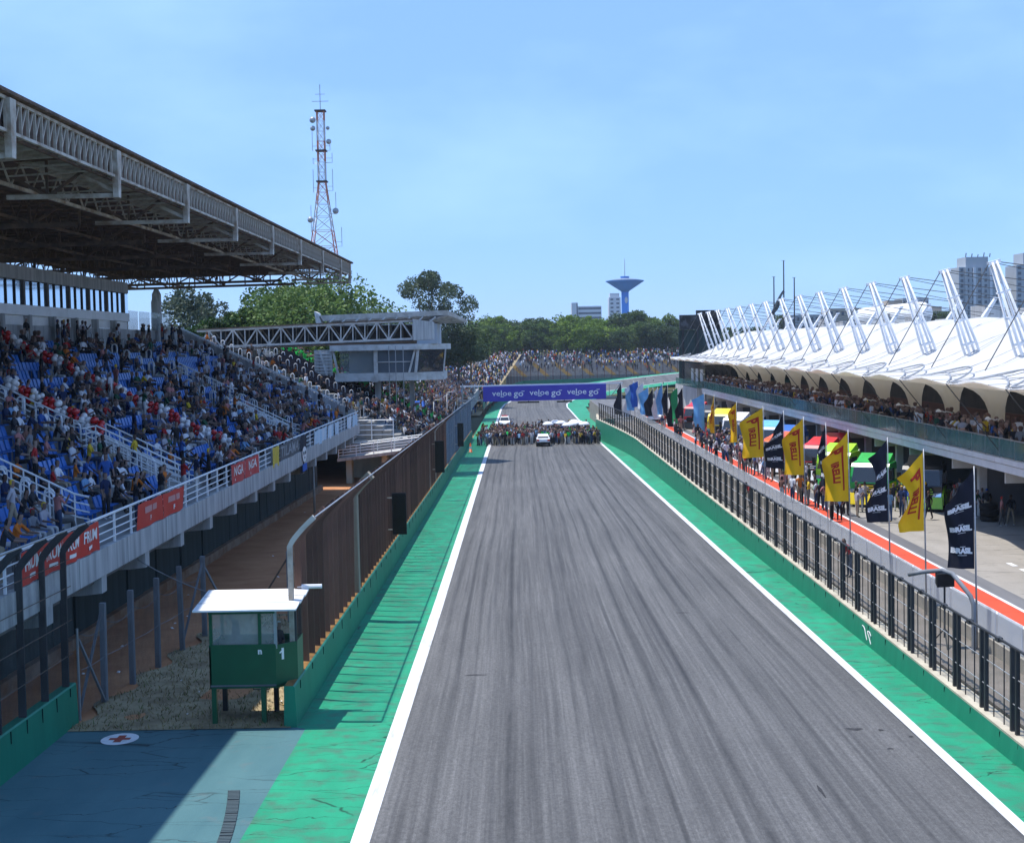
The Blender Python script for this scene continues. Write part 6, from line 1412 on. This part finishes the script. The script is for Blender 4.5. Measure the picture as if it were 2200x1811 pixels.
# terrace of the pit building
tr_r = random.Random(4)
y = 58.0
while y < 186:
    for row in range(4):
        if tr_r.random() < (.86, .62, .5, .4)[row]: add_person((25.15+.75*row+tr_r.uniform(-.1,.2), y+tr_r.uniform(-.2,.2), 4.12), PI/2+tr_r.uniform(-.8,.8), tr_r.choice(['lean','stand','stand','phone','hips']), ('terrace', row, 0, y), None, .62-.12*row)
    y += .62
# second stand
s2 = random.Random(21)
for i in range(25):
    y = 123.5+(5 if i < 8 else 0)
    while y < 288-2.2*max(0, i-4):
        dens = .62 if y > 162 else ((.30 if i < 9 else .05) if y < 150 else .5)
        if 138 < y < 152.6 and 8 <= i: dens = 0
        th = None
        if 152.6 < y < 157.8: th = 'green' if s2.random() < .85 else None; dens = .8
        if s2.random() < dens: add_person((t2x(i)-.4, y, t2z(i)), -PI/2+s2.uniform(-.5,.5), s2.choice(['stand','stand','phone','wave','sit','hips']) if th or y > 160 else s2.choice(['sit','sit_fwd','stand','sit_back']), ('stand2', i, 0, y), th, .9)
        y += .62 if y < 170 else .85
# which become single objects: the 300 that show largest
ALLP = [p_ for p_ in ALLP if inframe(p_['loc']+Vector((0,0,.8)), 5)]
ALLP.sort(key=lambda p_: -p_['size']*(1.25 if p_['where'][0] in ('pit','hut','rail') else 1.0))
ONE, REST = ALLP[:300], ALLP[300:]
used = set(); _cache = {}
ROWN = ['front','second','third','fourth','fifth','sixth','seventh','eighth','ninth','tenth','eleventh','twelfth','thirteenth','fourteenth','fifteenth','top','top']
BLK = ['nearest','second','third','fourth','fifth','sixth','farthest']
def label_for(p_):
    of = p_['of']; c = of['sh'][1]; w = p_['where']
    capt = f", {of['cap'][1]} cap" if of['cap'] else ''
    verb = {'sit':'seated','sit_fwd':'leaning forward seated','sit_back':'reclining seated','stand':'standing','walk':'walking','phone':'holding up a phone','hips':'standing hands on hips','lean':'leaning','bend':'bending','wave':'waving'}[p_['pose']]
    return c, capt, verb
groups = {}
for p_ in ONE:
    c, capt, verb = label_for(p_); w = p_['where']
    if w[0] == 'stand': loc_ = f'in {ROWN[w[1]]} row, {BLK[w[2]]} seating block'; key = (w[0], w[1], w[2], c)
    elif w[0] == 'rail': loc_ = 'at the front railing of the grandstand'; key = ('rail', c)
    elif w[0] == 'rear': loc_ = 'against the grandstand rear wall'; key = ('rear', c)
    elif w[0] == 'aisle': loc_ = 'on a grandstand aisle stair'; key = ('aisle', c)
    elif w[0] == 'hut': loc_ = 'inside the green marshal hut'; key = ('hut', c)
    elif w[0] == 'grid': loc_ = 'in the grid crowd'; key = ('grid', c)
    elif w[0] == 'pit': loc_ = 'on the pit lane'; key = ('pit', c)
    elif w[0] == 'pitwall': loc_ = 'on the pit wall behind the fence'; key = ('pitwall', c)
    elif w[0] == 'terrace': loc_ = 'at the terrace glass rail'; key = ('terrace', c)
    else: loc_ = 'in the open grandstand'; key = ('stand2', c)
    groups.setdefault(key, []).append((p_, loc_, capt, verb, c))
for key, lst in groups.items():
    lst.sort(key=lambda t: project(t[0]['loc'])[0])
    for n_, (p_, loc_, capt, verb, c) in enumerate(lst):
        if len(lst) == 1: p_['label'] = f'person in {c}{capt} {verb} {loc_}' if len(f'person in {c}{capt} {verb} {loc_}'.split()) < 17 else f'person in {c} {loc_}'
        else: p_['label'] = f'{OR2[n_]} person in {c} from the left {loc_}'
GRP = dict(stand='spectators in the covered grandstand', rail='spectators at the railing', rear='spectators along the rear wall', aisle='spectators on the aisles', hut=None, grid='people on the starting grid', pit='people in the pit lane', pitwall='people on the pit wall', terrace='guests on the pit terrace', stand2='spectators in the open grandstand')
for p_ in ONE:
    vs, fs, lab = HI[p_['pose']]; me = bpy.data.meshes.new('person'); me.from_pydata(vs.tolist(), [], fs); me.materials.append(MAT['person'])
    a = me.attributes.new('Col', 'FLOAT_COLOR', 'FACE'); a.data.foreach_set('color', facecols(lab, p_['of']).ravel()); me.polygons.foreach_set('use_smooth', [True]*len(fs)); me.update()
    o = link('person', me, None, p_['loc'], (0,0,p_['rz']), p_['sc']); tag(o, p_['label'], 'person', GRP[p_['where'][0]])
# everybody else as one crowd, plus the far banks
AV, AF, AC, off = [], [], [], 0
def addgeo(vs, fs, cols_):
    global off
    AV.append(vs); AF.extend([tuple(i+off for i in f) for f in fs]); AC.append(cols_); off += len(vs)
def xf(vs, loc, rz, sc):
    c_, s_ = math.cos(rz), math.sin(rz); return np.stack([vs[:,0]*c_-vs[:,1]*s_, vs[:,0]*s_+vs[:,1]*c_, vs[:,2]], 1)*sc+np.array(loc)
for p_ in REST:
    vs, fs, lab = LO[p_['pose']]; addgeo(xf(vs, p_['loc'], p_['rz'], p_['sc']), fs, facecols(lab, p_['of']))
tiny = MB(); tiny.tube([(0,0,0),(0,0,.85)], [.15,.17], 5, 2, False); tiny.tube([(0,0,.8),(0,.02,1.25),(0,.02,1.5)], [.2,.25,.1], 6, 1, False); tiny.tube([(0,.02,1.5),(0,.03,1.62),(0,.03,1.75)], [.09,.12,.04], 5, 4, True)
tv, tf, tl = np.array(tiny.v), tiny.f, np.array(tiny.m)
fr_ = random.Random(77)
def bank_z(x, y): return max(-4.6, -3.6+(y-285)*.075)+.02
for k in range(3000):
    y = 285+145*fr_.random()**.8; x = -44+fr_.random()*(36+9*(y-284)/150-.4)
    addgeo(xf(tv, (x, y, bank_z(x, y)), fr_.random()*6, fr_.uniform(.9,1.15)), tf, facecols(tl, outfit(fr_)))
for k in range(620):
    x = fr_.uniform(0, 60); t_ = fr_.betavariate(2.4, 1.2); y = 438+16*t_; addgeo(xf(tv, (x, y, .8+6.6*t_), fr_.random()*6, 1.05), tf, facecols(tl, outfit(fr_)))
me = bpy.data.meshes.new('crowd'); me.from_pydata(np.concatenate(AV).tolist(), [], AF); me.materials.append(MAT['person'])
a = me.attributes.new('Col', 'FLOAT_COLOR', 'FACE'); a.data.foreach_set('color', np.concatenate(AC).astype(np.float32).ravel()); me.update()
tag(link('crowd', me), 'packed crowd of distant spectators filling the stands and banks', 'crowd', kind='stuff')
# umbrellas over the grid crowd
um = MB(); um.lathe([(.02,.46),(.32,.42),(.58,.30),(.76,.12),(.82,-.06),(.78,-.04),(.02,.36)], (0,0,1.78), 10, capends=False); um_c = um.mesh('canopy', MAT['cloth_white'], True)
us = MB(); us.tube([(0,0,1.0),(0,0,2.42)], .015, 5); us_m = us.mesh('shaft', MAT['fence_dark'])
for k, (x, y) in enumerate(((4.0,196),(5.9,199),(7.2,194.5),(8.4,198),(6.6,192),(9.0,194),(5.2,201),(7.9,202))):
    o = thing('umbrella', f'white umbrella over the grid crowd, {ORD[k]} from the left', 'umbrella', (x, y, gz(y)), 'umbrellas on the grid', local=True); link('canopy', um_c, o); link('shaft', us_m, o)
_u_s = sorted([o for o in bpy.data.objects if o.name.startswith('umbrella')], key=lambda o: o.location.x/o.location.y)
for k, o in enumerate(_u_s): o['label'] = f'white umbrella over the grid crowd, {ORD[k]} from the left'
for (x, y, lab) in ((-5.9,166,'orange traffic cone by the left barrier near the grid'),):
    o = thing('traffic_cone', lab, 'cone', (x, y, gz(y)), local=True); o.scale = (.72,.72,.72); m_ = MB(); m_.lathe([(.30,.05),(.26,.05),(.10,1.5),(.02,1.55)], (0,0,0), 12); link('cone_body', m_.mesh('cone_body', MAT['orange'], True), o)
    m_ = MB(); m_.box(-.35,.35,-.35,.35,0,.05); link('base', m_.mesh('base', MAT['orange']), o); m_ = MB(); m_.lathe([(.215,.55),(.165,.95)], (0,0,0), 12, capends=False); link('band', m_.mesh('band', MAT['banner_white']), o)

# ------------------------------------------------------------------ balloon garlands
bo = bmesh.new(); bmesh.ops.create_icosphere(bo, subdivisions=2, radius=.21)
for v_ in bo.verts: v_.co.z *= 1.12
br = bpy.data.meshes.new('balloon'); bo.to_mesh(br); bo.free(); br.polygons.foreach_set('use_smooth', [True]*len(br.polygons)); bwm = br.copy(); br.materials.append(MAT['balloon_red']); bwm.materials.append(MAT['balloon_white'])
for (yy_, xa_, xb_, n_, lab) in ((73.9,-27.8,-15.4,46,'long red and white balloon garland running down an aisle'), (61.9,-22.6,-18.6,16,'short red and white balloon garland beside the lower stair rail')):
    o = thing('balloon_garland', lab, 'garland', (xa_, yy_, 4.4+(-xa_-15.2)*.5))
    for k in range(n_):
        t_ = k/(n_-1); x = xa_+(xb_-xa_)*t_; z = 4.4+(-x-15.2)*.5+.95+.10*math.sin(t_*28)
        mt = br if (k//2) % 2 else bwm
        for j in range(4):
            a_ = j*PI/2+k*.5; link('balloon', mt, o, (x+rnd.uniform(-.03,.03), yy_+.22*math.cos(a_), z+.22*math.sin(a_)), (rnd.random(),rnd.random(),0), rnd.uniform(.55,.8))

# ------------------------------------------------------------------ trees
def tree_mesh(seed, w, h, trunk_h, clumps, leaves, leaf, c_lo, c_hi, flat=.75):
    r = np.random.RandomState(seed); rr = random.Random(seed); V, Fc, Cc = [], [], []
    cents = []
    for k in range(clumps):
        a = rr.random()*2*PI; q = rr.random()**.55; zz = rr.random()
        rad = w/2*q*math.sqrt(max(.08, 1-(2*zz-1)**2*.8)); cents.append((rad*math.cos(a), rad*math.sin(a), trunk_h+(h-trunk_h)*(.10+.86*zz), rr.uniform(.10,.20)*w*(1.1-.35*zz), rr.random()))
    per = leaves//clumps; P, Cl = [], []
    for (x, y, z, s_, tone) in cents:
        d = r.normal(size=(per,3)); d /= np.linalg.norm(d, axis=1)[:,None]; rad = s_*(.55+.45*r.rand(per))**.6
        p = d*rad[:,None]*np.array([1,1,flat]); p[:,2] += s_*.12*r.normal(size=per); P.append(p+np.array([x,y,z]))
        t_ = np.clip(tone*.75+.25*r.rand(per), 0, 1)[:,None]; Cl.append(np.array(c_lo)*(1-t_)+np.array(c_hi)*t_)
    P = np.concatenate(P); Cl = np.concatenate(Cl); n = len(P)
    a = r.normal(size=(n,3)); a[:,2] *= .6; a /= np.linalg.norm(a,axis=1)[:,None]; b = np.cross(a, r.normal(size=(n,3))); b /= np.linalg.norm(b,axis=1)[:,None]
    sz = leaf*(.6+.8*r.rand(n))[:,None]; q = np.stack([P-a*sz-b*sz*.5, P+a*sz*.1-b*sz*.7, P+a*sz+b*sz*.4, P-a*sz*.2+b*sz*.7], 1).reshape(-1,3)
    me = bpy.data.meshes.new('crown'); me.from_pydata(q.tolist(), [], [(4*i,4*i+1,4*i+2,4*i+3) for i in range(n)]); me.materials.append(MAT['leaf'])
    at = me.attributes.new('Col','FLOAT_COLOR','FACE'); at.data.foreach_set('color', np.concatenate([Cl, np.ones((n,1))],1).astype(np.float32).ravel()); me.update()
    m = MB(); lean = rr.uniform(-.4,.4); base_r = max(.14, h*.018)
    m.tube([(0,0,-.5),(0,0,trunk_h*.5),(lean*.3,0,trunk_h),(lean,.2,h*.62)], [base_r*1.3,base_r,base_r*.8,base_r*.35], 7)
    for k in range(7):
        c_ = cents[rr.randrange(len(cents))]; z0 = trunk_h*rr.uniform(.65,1.1); m.tube([(lean*.2,0,z0),(c_[0]*.5,c_[1]*.5,(z0+c_[2])/2+.3),(c_[0]*.9,c_[1]*.9,c_[2]-.2)], [base_r*.5,base_r*.35,base_r*.12], 5)
    return m.mesh('trunk', MAT['bark'], True), me
def put_tree(name, label, meshes, loc, rz=0, sc=1.0, group=None):
    o = thing(name, label, 'tree', loc, group, local=True); o.rotation_euler = (0,0,rz); o.scale = (sc,)*3
    link('trunk', meshes[0], o); link('crown', meshes[1], o); return o
G1, G2 = (.022,.050,.010), (.12,.19,.035)
big = [tree_mesh(s_, 13, 14.5, 3.5, 90, 21000, .15, (.032,.072,.016), (.145,.225,.055)) for s_ in (1, 2)]
euc = tree_mesh(5, 15.5, 24, 8, 50, 13000, .20, (.028,.05,.026), (.09,.125,.065), .8)
eucs = tree_mesh(6, 9, 14, 6, 26, 4200, .17, (.05,.075,.05), (.14,.18,.12), .8)
mid = [tree_mesh(10+k, 13, 13.5, 4.2, 40, 5600, .30, *c_) for k, c_ in enumerate((((.05,.10,.012),(.23,.34,.035)), ((.026,.052,.016),(.095,.155,.035)), ((.036,.075,.016),(.15,.235,.04)), ((.022,.044,.020),(.08,.125,.04))))]
gzt_ = lambda x, y: ground_z(x, y)
for k, (px_, Y, zt_, lab) in enumerate(((560,172,15.5,'large bright green tree behind the truss girder, left of its twin'),(690,168,18.8,'large bright green tree rising highest behind the truss girder'),(625,180,18.6,'bright green tree standing between two larger ones behind the girder'),(755,176,16.2,'bright green tree at the right end of the clump behind the girder'))):
    x = aty(px_, 650, Y).x; m_ = big[k % 2]; sc = (zt_+2.6)/14.5*.98; put_tree('leafy_tree', lab, m_, (x, Y, zt_-14.5*sc-.3), k*1.9, sc, 'trees behind the girder')
dk = tree_mesh(31, 9, 12, 3, 30, 4200, .24, (.012,.035,.008), (.05,.11,.018))
for (px_, Y, zt_, lab) in ((455,165,14.0,'dark green round tree left of the big bright trees'),(490,168,15.0,'dark slim tree between the round tree and bright trees')):
    x = aty(px_, 650, Y).x; put_tree('leafy_tree', lab, dk, (x, Y, zt_-12), .7, 1.0, 'trees behind the girder')
for (px_, Y, zt_, sc, lab) in ((415,190,19.0,1.25,'thin grey green eucalyptus behind the grandstand column'),(455,200,18.0,1.1,'second thin eucalyptus farther right of the column')):
    x = aty(px_, 650, Y).x; put_tree('eucalyptus_tree', lab, eucs, (x, Y, zt_-14*sc), .3, sc, 'trees behind the girder')
x = aty(922, 650, 262).x; put_tree('eucalyptus_tree', 'large dark domed eucalyptus above the control box roof', euc, (x, 262, 24.2-24*1.0), .4, 1.0)
x = aty(975, 720, 250).x; put_tree('leafy_tree', 'dark tree filling the gap under the large eucalyptus', mid[3], (x, 268, 3.6), 1.1, .8)
x = aty(1000, 720, 300).x; put_tree('leafy_tree', 'dark tree just right of the large eucalyptus', mid[1], (x, 330, 2.6), 2.1, .85)
tr3 = random.Random(9)
row = []
for k in range(24): row.append((1015+18.5*k+tr3.uniform(-6,6), 462+tr3.uniform(-6,10), tr3.uniform(.72,.98)))
for k in range(20): row.append((1000+24*k+tr3.uniform(-8,8), 492+tr3.uniform(-8,12), tr3.uniform(.95,1.18)))
row.sort(key=lambda t: (t[1] > 480, t[0])); nf = nbk = 0
for (px_, Y, sc) in row:
    x = aty(px_, 700, Y).x; front = Y < 480
    if front: nf += 1; lab = f'{OR2[nf-1]} tree from the left in the lower far tree row'
    else: nbk += 1; lab = f'{OR2[nbk-1]} tree from the left in the taller back tree row'
    v_ = 0 if (px_ < 1120 or 1215 < px_ < 1300) and tr3.random() < .6 else tr3.choice((1,2,2,3))
    put_tree('leafy_tree', lab, mid[v_], (x, Y, ground_z(x, Y)-.2), tr3.random()*6, sc, 'far tree line')
for k in range(12):
    x = 68+17*k+tr3.uniform(-4,4); Y = 520+tr3.uniform(-20,40); put_tree('leafy_tree', f'{OR2[k]} tree from the left behind the pit roofs', mid[tr3.choice((1,2,3))], (x, Y, ground_z(x, Y)-.2), tr3.random()*6, tr3.uniform(.8,1.1), 'trees behind the pits')
# far wooded mass closing the horizon
bk = np.random.RandomState(4); n = 9000
P = np.stack([bk.uniform(-260, 420, n), bk.uniform(560, 640, n), np.zeros(n)], 1); P[:,2] = 6.5+9.0*bk.rand(n)**.7*(.75+.25*np.sin(P[:,0]*.09)); a = bk.normal(size=(n,3)); b = bk.normal(size=(n,3)); q = np.stack([P-a*.8, P+b*.9, P+a*.8, P-b*.9], 1).reshape(-1,3)
me = bpy.data.meshes.new('wood'); me.from_pydata(q.tolist(), [], [(4*i,4*i+1,4*i+2,4*i+3) for i in range(n)]); me.materials.append(MAT['leaf'])
at = me.attributes.new('Col','FLOAT_COLOR','FACE'); t_ = bk.rand(n,1); at.data.foreach_set('color', np.concatenate([np.array((.02,.04,.014))*(1-t_)+np.array((.06,.095,.025))*t_, np.ones((n,1))],1).astype(np.float32).ravel())
tag(link('far_wood', me), 'dark far off wood closing the horizon behind the tree row', 'wood', kind='stuff')

# ------------------------------------------------------------------ far stand across the bend, banks, fence
fs_ = thing('bend_grandstand', 'distant open stand with yellow aisles above the far bend', 'grandstand', (28, 438, .5))
for i in range(16):
    m_ = MB(); m_.box(-4, 62, 438+i, 439.05+i, -3, .8+.41*i); m_.build('terrace_tier', M('far_step', (.30,.29,.28), (.24,.235,.23), .3, .9) if i == 0 else bpy.data.materials['far_step'], fs_)
ym = M('yellow_paint', (.46,.31,.09), rough=.8)
for k in range(9):
    x = 2+7*k; m_ = MB()
    for i in range(11): m_.box(x-.5*i*.9-.9, x-.5*i*.9+.7, 438.1+i, 438.9+i, .42+.41*i, .83+.41*i); m_.box(x-.5*i*.9-.9, x-.5*i*.9+.7, 437.97+i, 438.0+i, .40+.41*i, .83+.41*i)
    m_.build('painted_aisle', ym, fs_)
bankm = MB(); bankm.grid(lambda u, v: (-44+(36+9*v)*u, 284+150*v, bank_z(-20, 284+150*v)-.05), 6, 14); struct(bankm.build('spectator_bank', MAT['dry_ground']))
ff = thing('bend_fence', 'tall brown mesh fence round the outside of the far bend', 'fence', (20, 436, 0))
pts = [Vector((-7.6+9*(i/14)**1.5, 292+136*(i/14)**.9, 0)) for i in range(14)]+[Vector((1.4+ (i/27)*62, 428+9*math.sin(i/27*PI/2), 0)) for i in range(27)]
m_ = MB()
for i in range(40): a_, b_ = pts[i], pts[i+1]; m_.quad((a_.x,a_.y,-4+max(0,a_.y-292)*.02),(b_.x,b_.y,-4+max(0,b_.y-292)*.02),(b_.x,b_.y,1.0+max(0,b_.y-292)*.025),(a_.x,a_.y,1.0+max(0,a_.y-292)*.025))
m_.build('mesh_sheet', seethrough('mesh_far', (.16,.115,.085), .30, .9), ff)
fp = MB(); fp.box(-.09,.09,-.09,.09,-5.5,1.1); fp_me = fp.mesh('post', MAT['fence_brown'])
for i in range(41): link('post', fp_me, ff, pts[i]+Vector((0,0,max(0,pts[i].y-292)*.025)))
gw = thing('bend_barrier', 'low green barrier round the outside of the far bend', 'barrier', (20, 434, -2)); m_ = MB()
for i in range(40): a_, b_ = pts[i], pts[i+1]; m_.hexa([(a_.x,a_.y-1,-3),(b_.x,b_.y-1,-3),(b_.x,b_.y-.6,-3),(a_.x,a_.y-.6,-3),(a_.x,a_.y-1,-.75+i*.022),(b_.x,b_.y-1,-.75+(i+1)*.022),(b_.x,b_.y-.6,-.75+(i+1)*.022),(a_.x,a_.y-.6,-.75+i*.022)])
m_.build('barrier_body', MAT['wall_green'], gw)
# kiosks and marquees under the trees
for k, (px_, py_, Y, w, mt, lab) in enumerate(((1062,775,432,9,'cream','cream roofed kiosk under the far trees'),(1010,782,425,5,'white_roof','small white marquee among the bank crowd'),(1186,778,452,10,'bldg_white','pale blue white shelter above the far stand'),(1345,772,458,12,'white_roof','long white marquee right of the far trees'),(1400,770,458,10,'white_roof','white marquee nearest the dark screen'),(1010,800,410,6,'bldg_white','white boxy stand on the spectator bank'))):
    c_ = aty(px_, py_, Y); o = thing('marquee', lab, 'marquee', (c_.x, Y, c_.z-2)); m_ = MB(); m_.hexa([(c_.x-w/2,Y,c_.z-.3),(c_.x+w/2,Y,c_.z-.3),(c_.x+w/2,Y+5,c_.z-.3),(c_.x-w/2,Y+5,c_.z-.3),(c_.x-w*.2,Y+1.5,c_.z+1.3),(c_.x+w*.2,Y+1.5,c_.z+1.3),(c_.x+w*.2,Y+3.5,c_.z+1.3),(c_.x-w*.2,Y+3.5,c_.z+1.3)]); m_.build('roof', MAT[mt], o)
    m_ = MB(); m_.box(c_.x-w*.42,c_.x+w*.42,Y+.6,Y+4.4,c_.z-3.6,c_.z-.3); m_.build('wall', MAT['terra'] if k == 0 else MAT['bldg_white'], o)

# ------------------------------------------------------------------ skyline
wt = thing('water_tower', 'blue funnel topped water tower above the far trees', 'tower', (77, 1000, 10))
c_ = Vector((77.0, 1000, 0))
m_ = MB(); m_.lathe([(2.75,8),(2.65,30),(2.6,47)], c_, 24); m_.build('shaft', MAT['tower_blue'], wt, True)
m_ = MB(); m_.lathe([(2.8,47),(3.2,47.6),(13.6,54.4),(13.8,54.8)], c_, 32); m_.build('cone', MAT['tower_cone'], wt, True)
m_ = MB(); m_.lathe([(13.8,54.8),(8,55.9),(3.4,56.5),(3.3,56.6)], c_, 32); m_.build('lid', M('tower_lid', (.16,.22,.30), rough=.7), wt, True)
m_ = MB(); m_.lathe([(3.0,56.5),(3.0,57.6),(3.3,57.6),(3.3,57.9),(.1,57.9)], c_, 20); m_.build('crown_ring', MAT['tower_cone'], wt)
m_ = MB(); m_.tube([c_+Vector((0,0,57.8)), c_+Vector((0,0,70.5))], [.28,.12], 6); m_.build('antenna', MAT['galv'], wt)
m_ = MB(); m_.add([(77.0+.6+1.35*math.cos(a_*PI/10)*.8, 1000-2.75-.0+.10, 41.0+2.3*math.sin(a_*PI/10)) for a_ in range(20)], [tuple(range(20))]); m_.build('emblem', MAT['bldg_white'], wt)
def tower_block(name, label, x0, x1, y0, y1, z0, z1, mat, cols_, rows_, wfrac=(.55,.5), cap=None, strip=False):
    o = thing(name, label, 'building', ((x0+x1)/2, y0, z0)); m_ = MB(); m_.box(x0,x1,y0,y1,z0,z1); m_.build('wall', mat, o)
    cw, rh = (x1-x0)/cols_, (z1-z0)/rows_
    wm = MB(); wm.box(-cw*wfrac[0]/2,cw*wfrac[0]/2,-.12,-.01,-rh*wfrac[1]/2,rh*wfrac[1]/2); wme = wm.mesh('window', MAT['win_dark'])
    for i in range(cols_):
        for j in range(rows_): link('window', wme, o, (x0+cw*(i+.5), y0, z0+rh*(j+.5)))
    if cap: m_ = MB(); m_.box(x0+(x1-x0)*cap[0],x0+(x1-x0)*cap[1],y0+1,y1-1,z1+.01,z1+cap[2]); m_.build('roof_house', mat, o)
    return o
tower_block('office_block', 'low white banded block left of the water tower', 47.5, 66, 1100, 1116, 18, 40, MAT['bldg_white'], 1, 6, (.96,.42))
o = thing('stair_tower', 'slim white stair tower joined to the banded block', 'building', (45, 1099, 18)); m_ = MB(); m_.box(42.6,47.4,1098,1114,18,42.8); m_.build('wall', MAT['bldg_white'], o); m_ = MB(); m_.box(46.4,47.35,1097.9,1097.98,18,42.6); m_.build('window', MAT['win_dark'], o)
tower_block('apartment_tower', 'slim white tower just left of the water tower shaft', 72, 81.2, 1100, 1112, 18, 46.5, MAT['bldg_white'], 2, 9, (.5,.35), (.1,.9,3.2))
o = tower_block('apartment_tower', 'tall grey apartment tower above the right masts', 220.4, 241, 700, 716, 10, 45, MAT['bldg_grey'], 7, 13, (.5,.55), (.18,.72,5))
for k in range(5):
    x = 220.4+20.6*(k+.5)/5+1.5; m_ = MB(); m_.box(x-.65,x+.65,699.2,700-.13,10,44.6); m_.build('balcony_stack', MAT['bldg_white'] if k % 2 else MAT['bldg_grey'], o)
for k in range(5): m_ = MB(); x = 225+3*k; m_.tube([(x,704,50),(x+.3,704,52.2-.4*(k % 3))], .25, 5); m_.build('roof_aerial', MAT['fence_dark'], o)
tower_block('apartment_tower', 'second grey apartment tower at the right edge', 249, 268, 700, 716, 10, 45.5, MAT['bldg_grey'], 6, 13, (.5,.55), (.2,.9,6))
for k, (pa, pb_, pt, Y, mt, lab) in enumerate(((1780,1890,662,480,'bldg_beige','low beige block nearest the tank'),(1890,1990,655,500,'bldg_beige','wide beige block between the masts'),(1940,1995,640,520,'bldg_grey','taller beige grey block behind the wide one'),(1990,2060,668,505,'bldg_beige','beige block left of the grey apartment tower'),(1700,1790,676,470,'bldg_grey','long low grey roof behind the middle masts'))):
    xa_, xb_ = aty(pa, pt, Y).x, aty(pb_, pt, Y).x; zt_ = aty((pa+pb_)/2, pt, Y).z; tower_block('housing_block', lab, xa_, xb_, Y, Y+12, 4, zt_, MAT[mt], 9, 5, (.45,.4), (.2,.5,1.6) if k % 2 else None)

# ------------------------------------------------------------------ thin air
hz_ = MB(); hz_.box(-3100, 3100, -80, 5100, -8, 76); hm = bpy.data.materials.new('haze_air'); hm.use_nodes = True; hm.node_tree.nodes.remove(hm.node_tree.nodes['Principled BSDF'])
pv = hm.node_tree.nodes.new('ShaderNodeVolumePrincipled'); pv.inputs['Color'].default_value = (.74,.86,1,1); pv.inputs['Density'].default_value = .00011; pv.inputs['Anisotropy'].default_value = .1
hm.node_tree.links.new(pv.outputs[0], hm.node_tree.nodes['Material Output'].inputs['Volume'])
stuff(hz_.build('haze', hm))
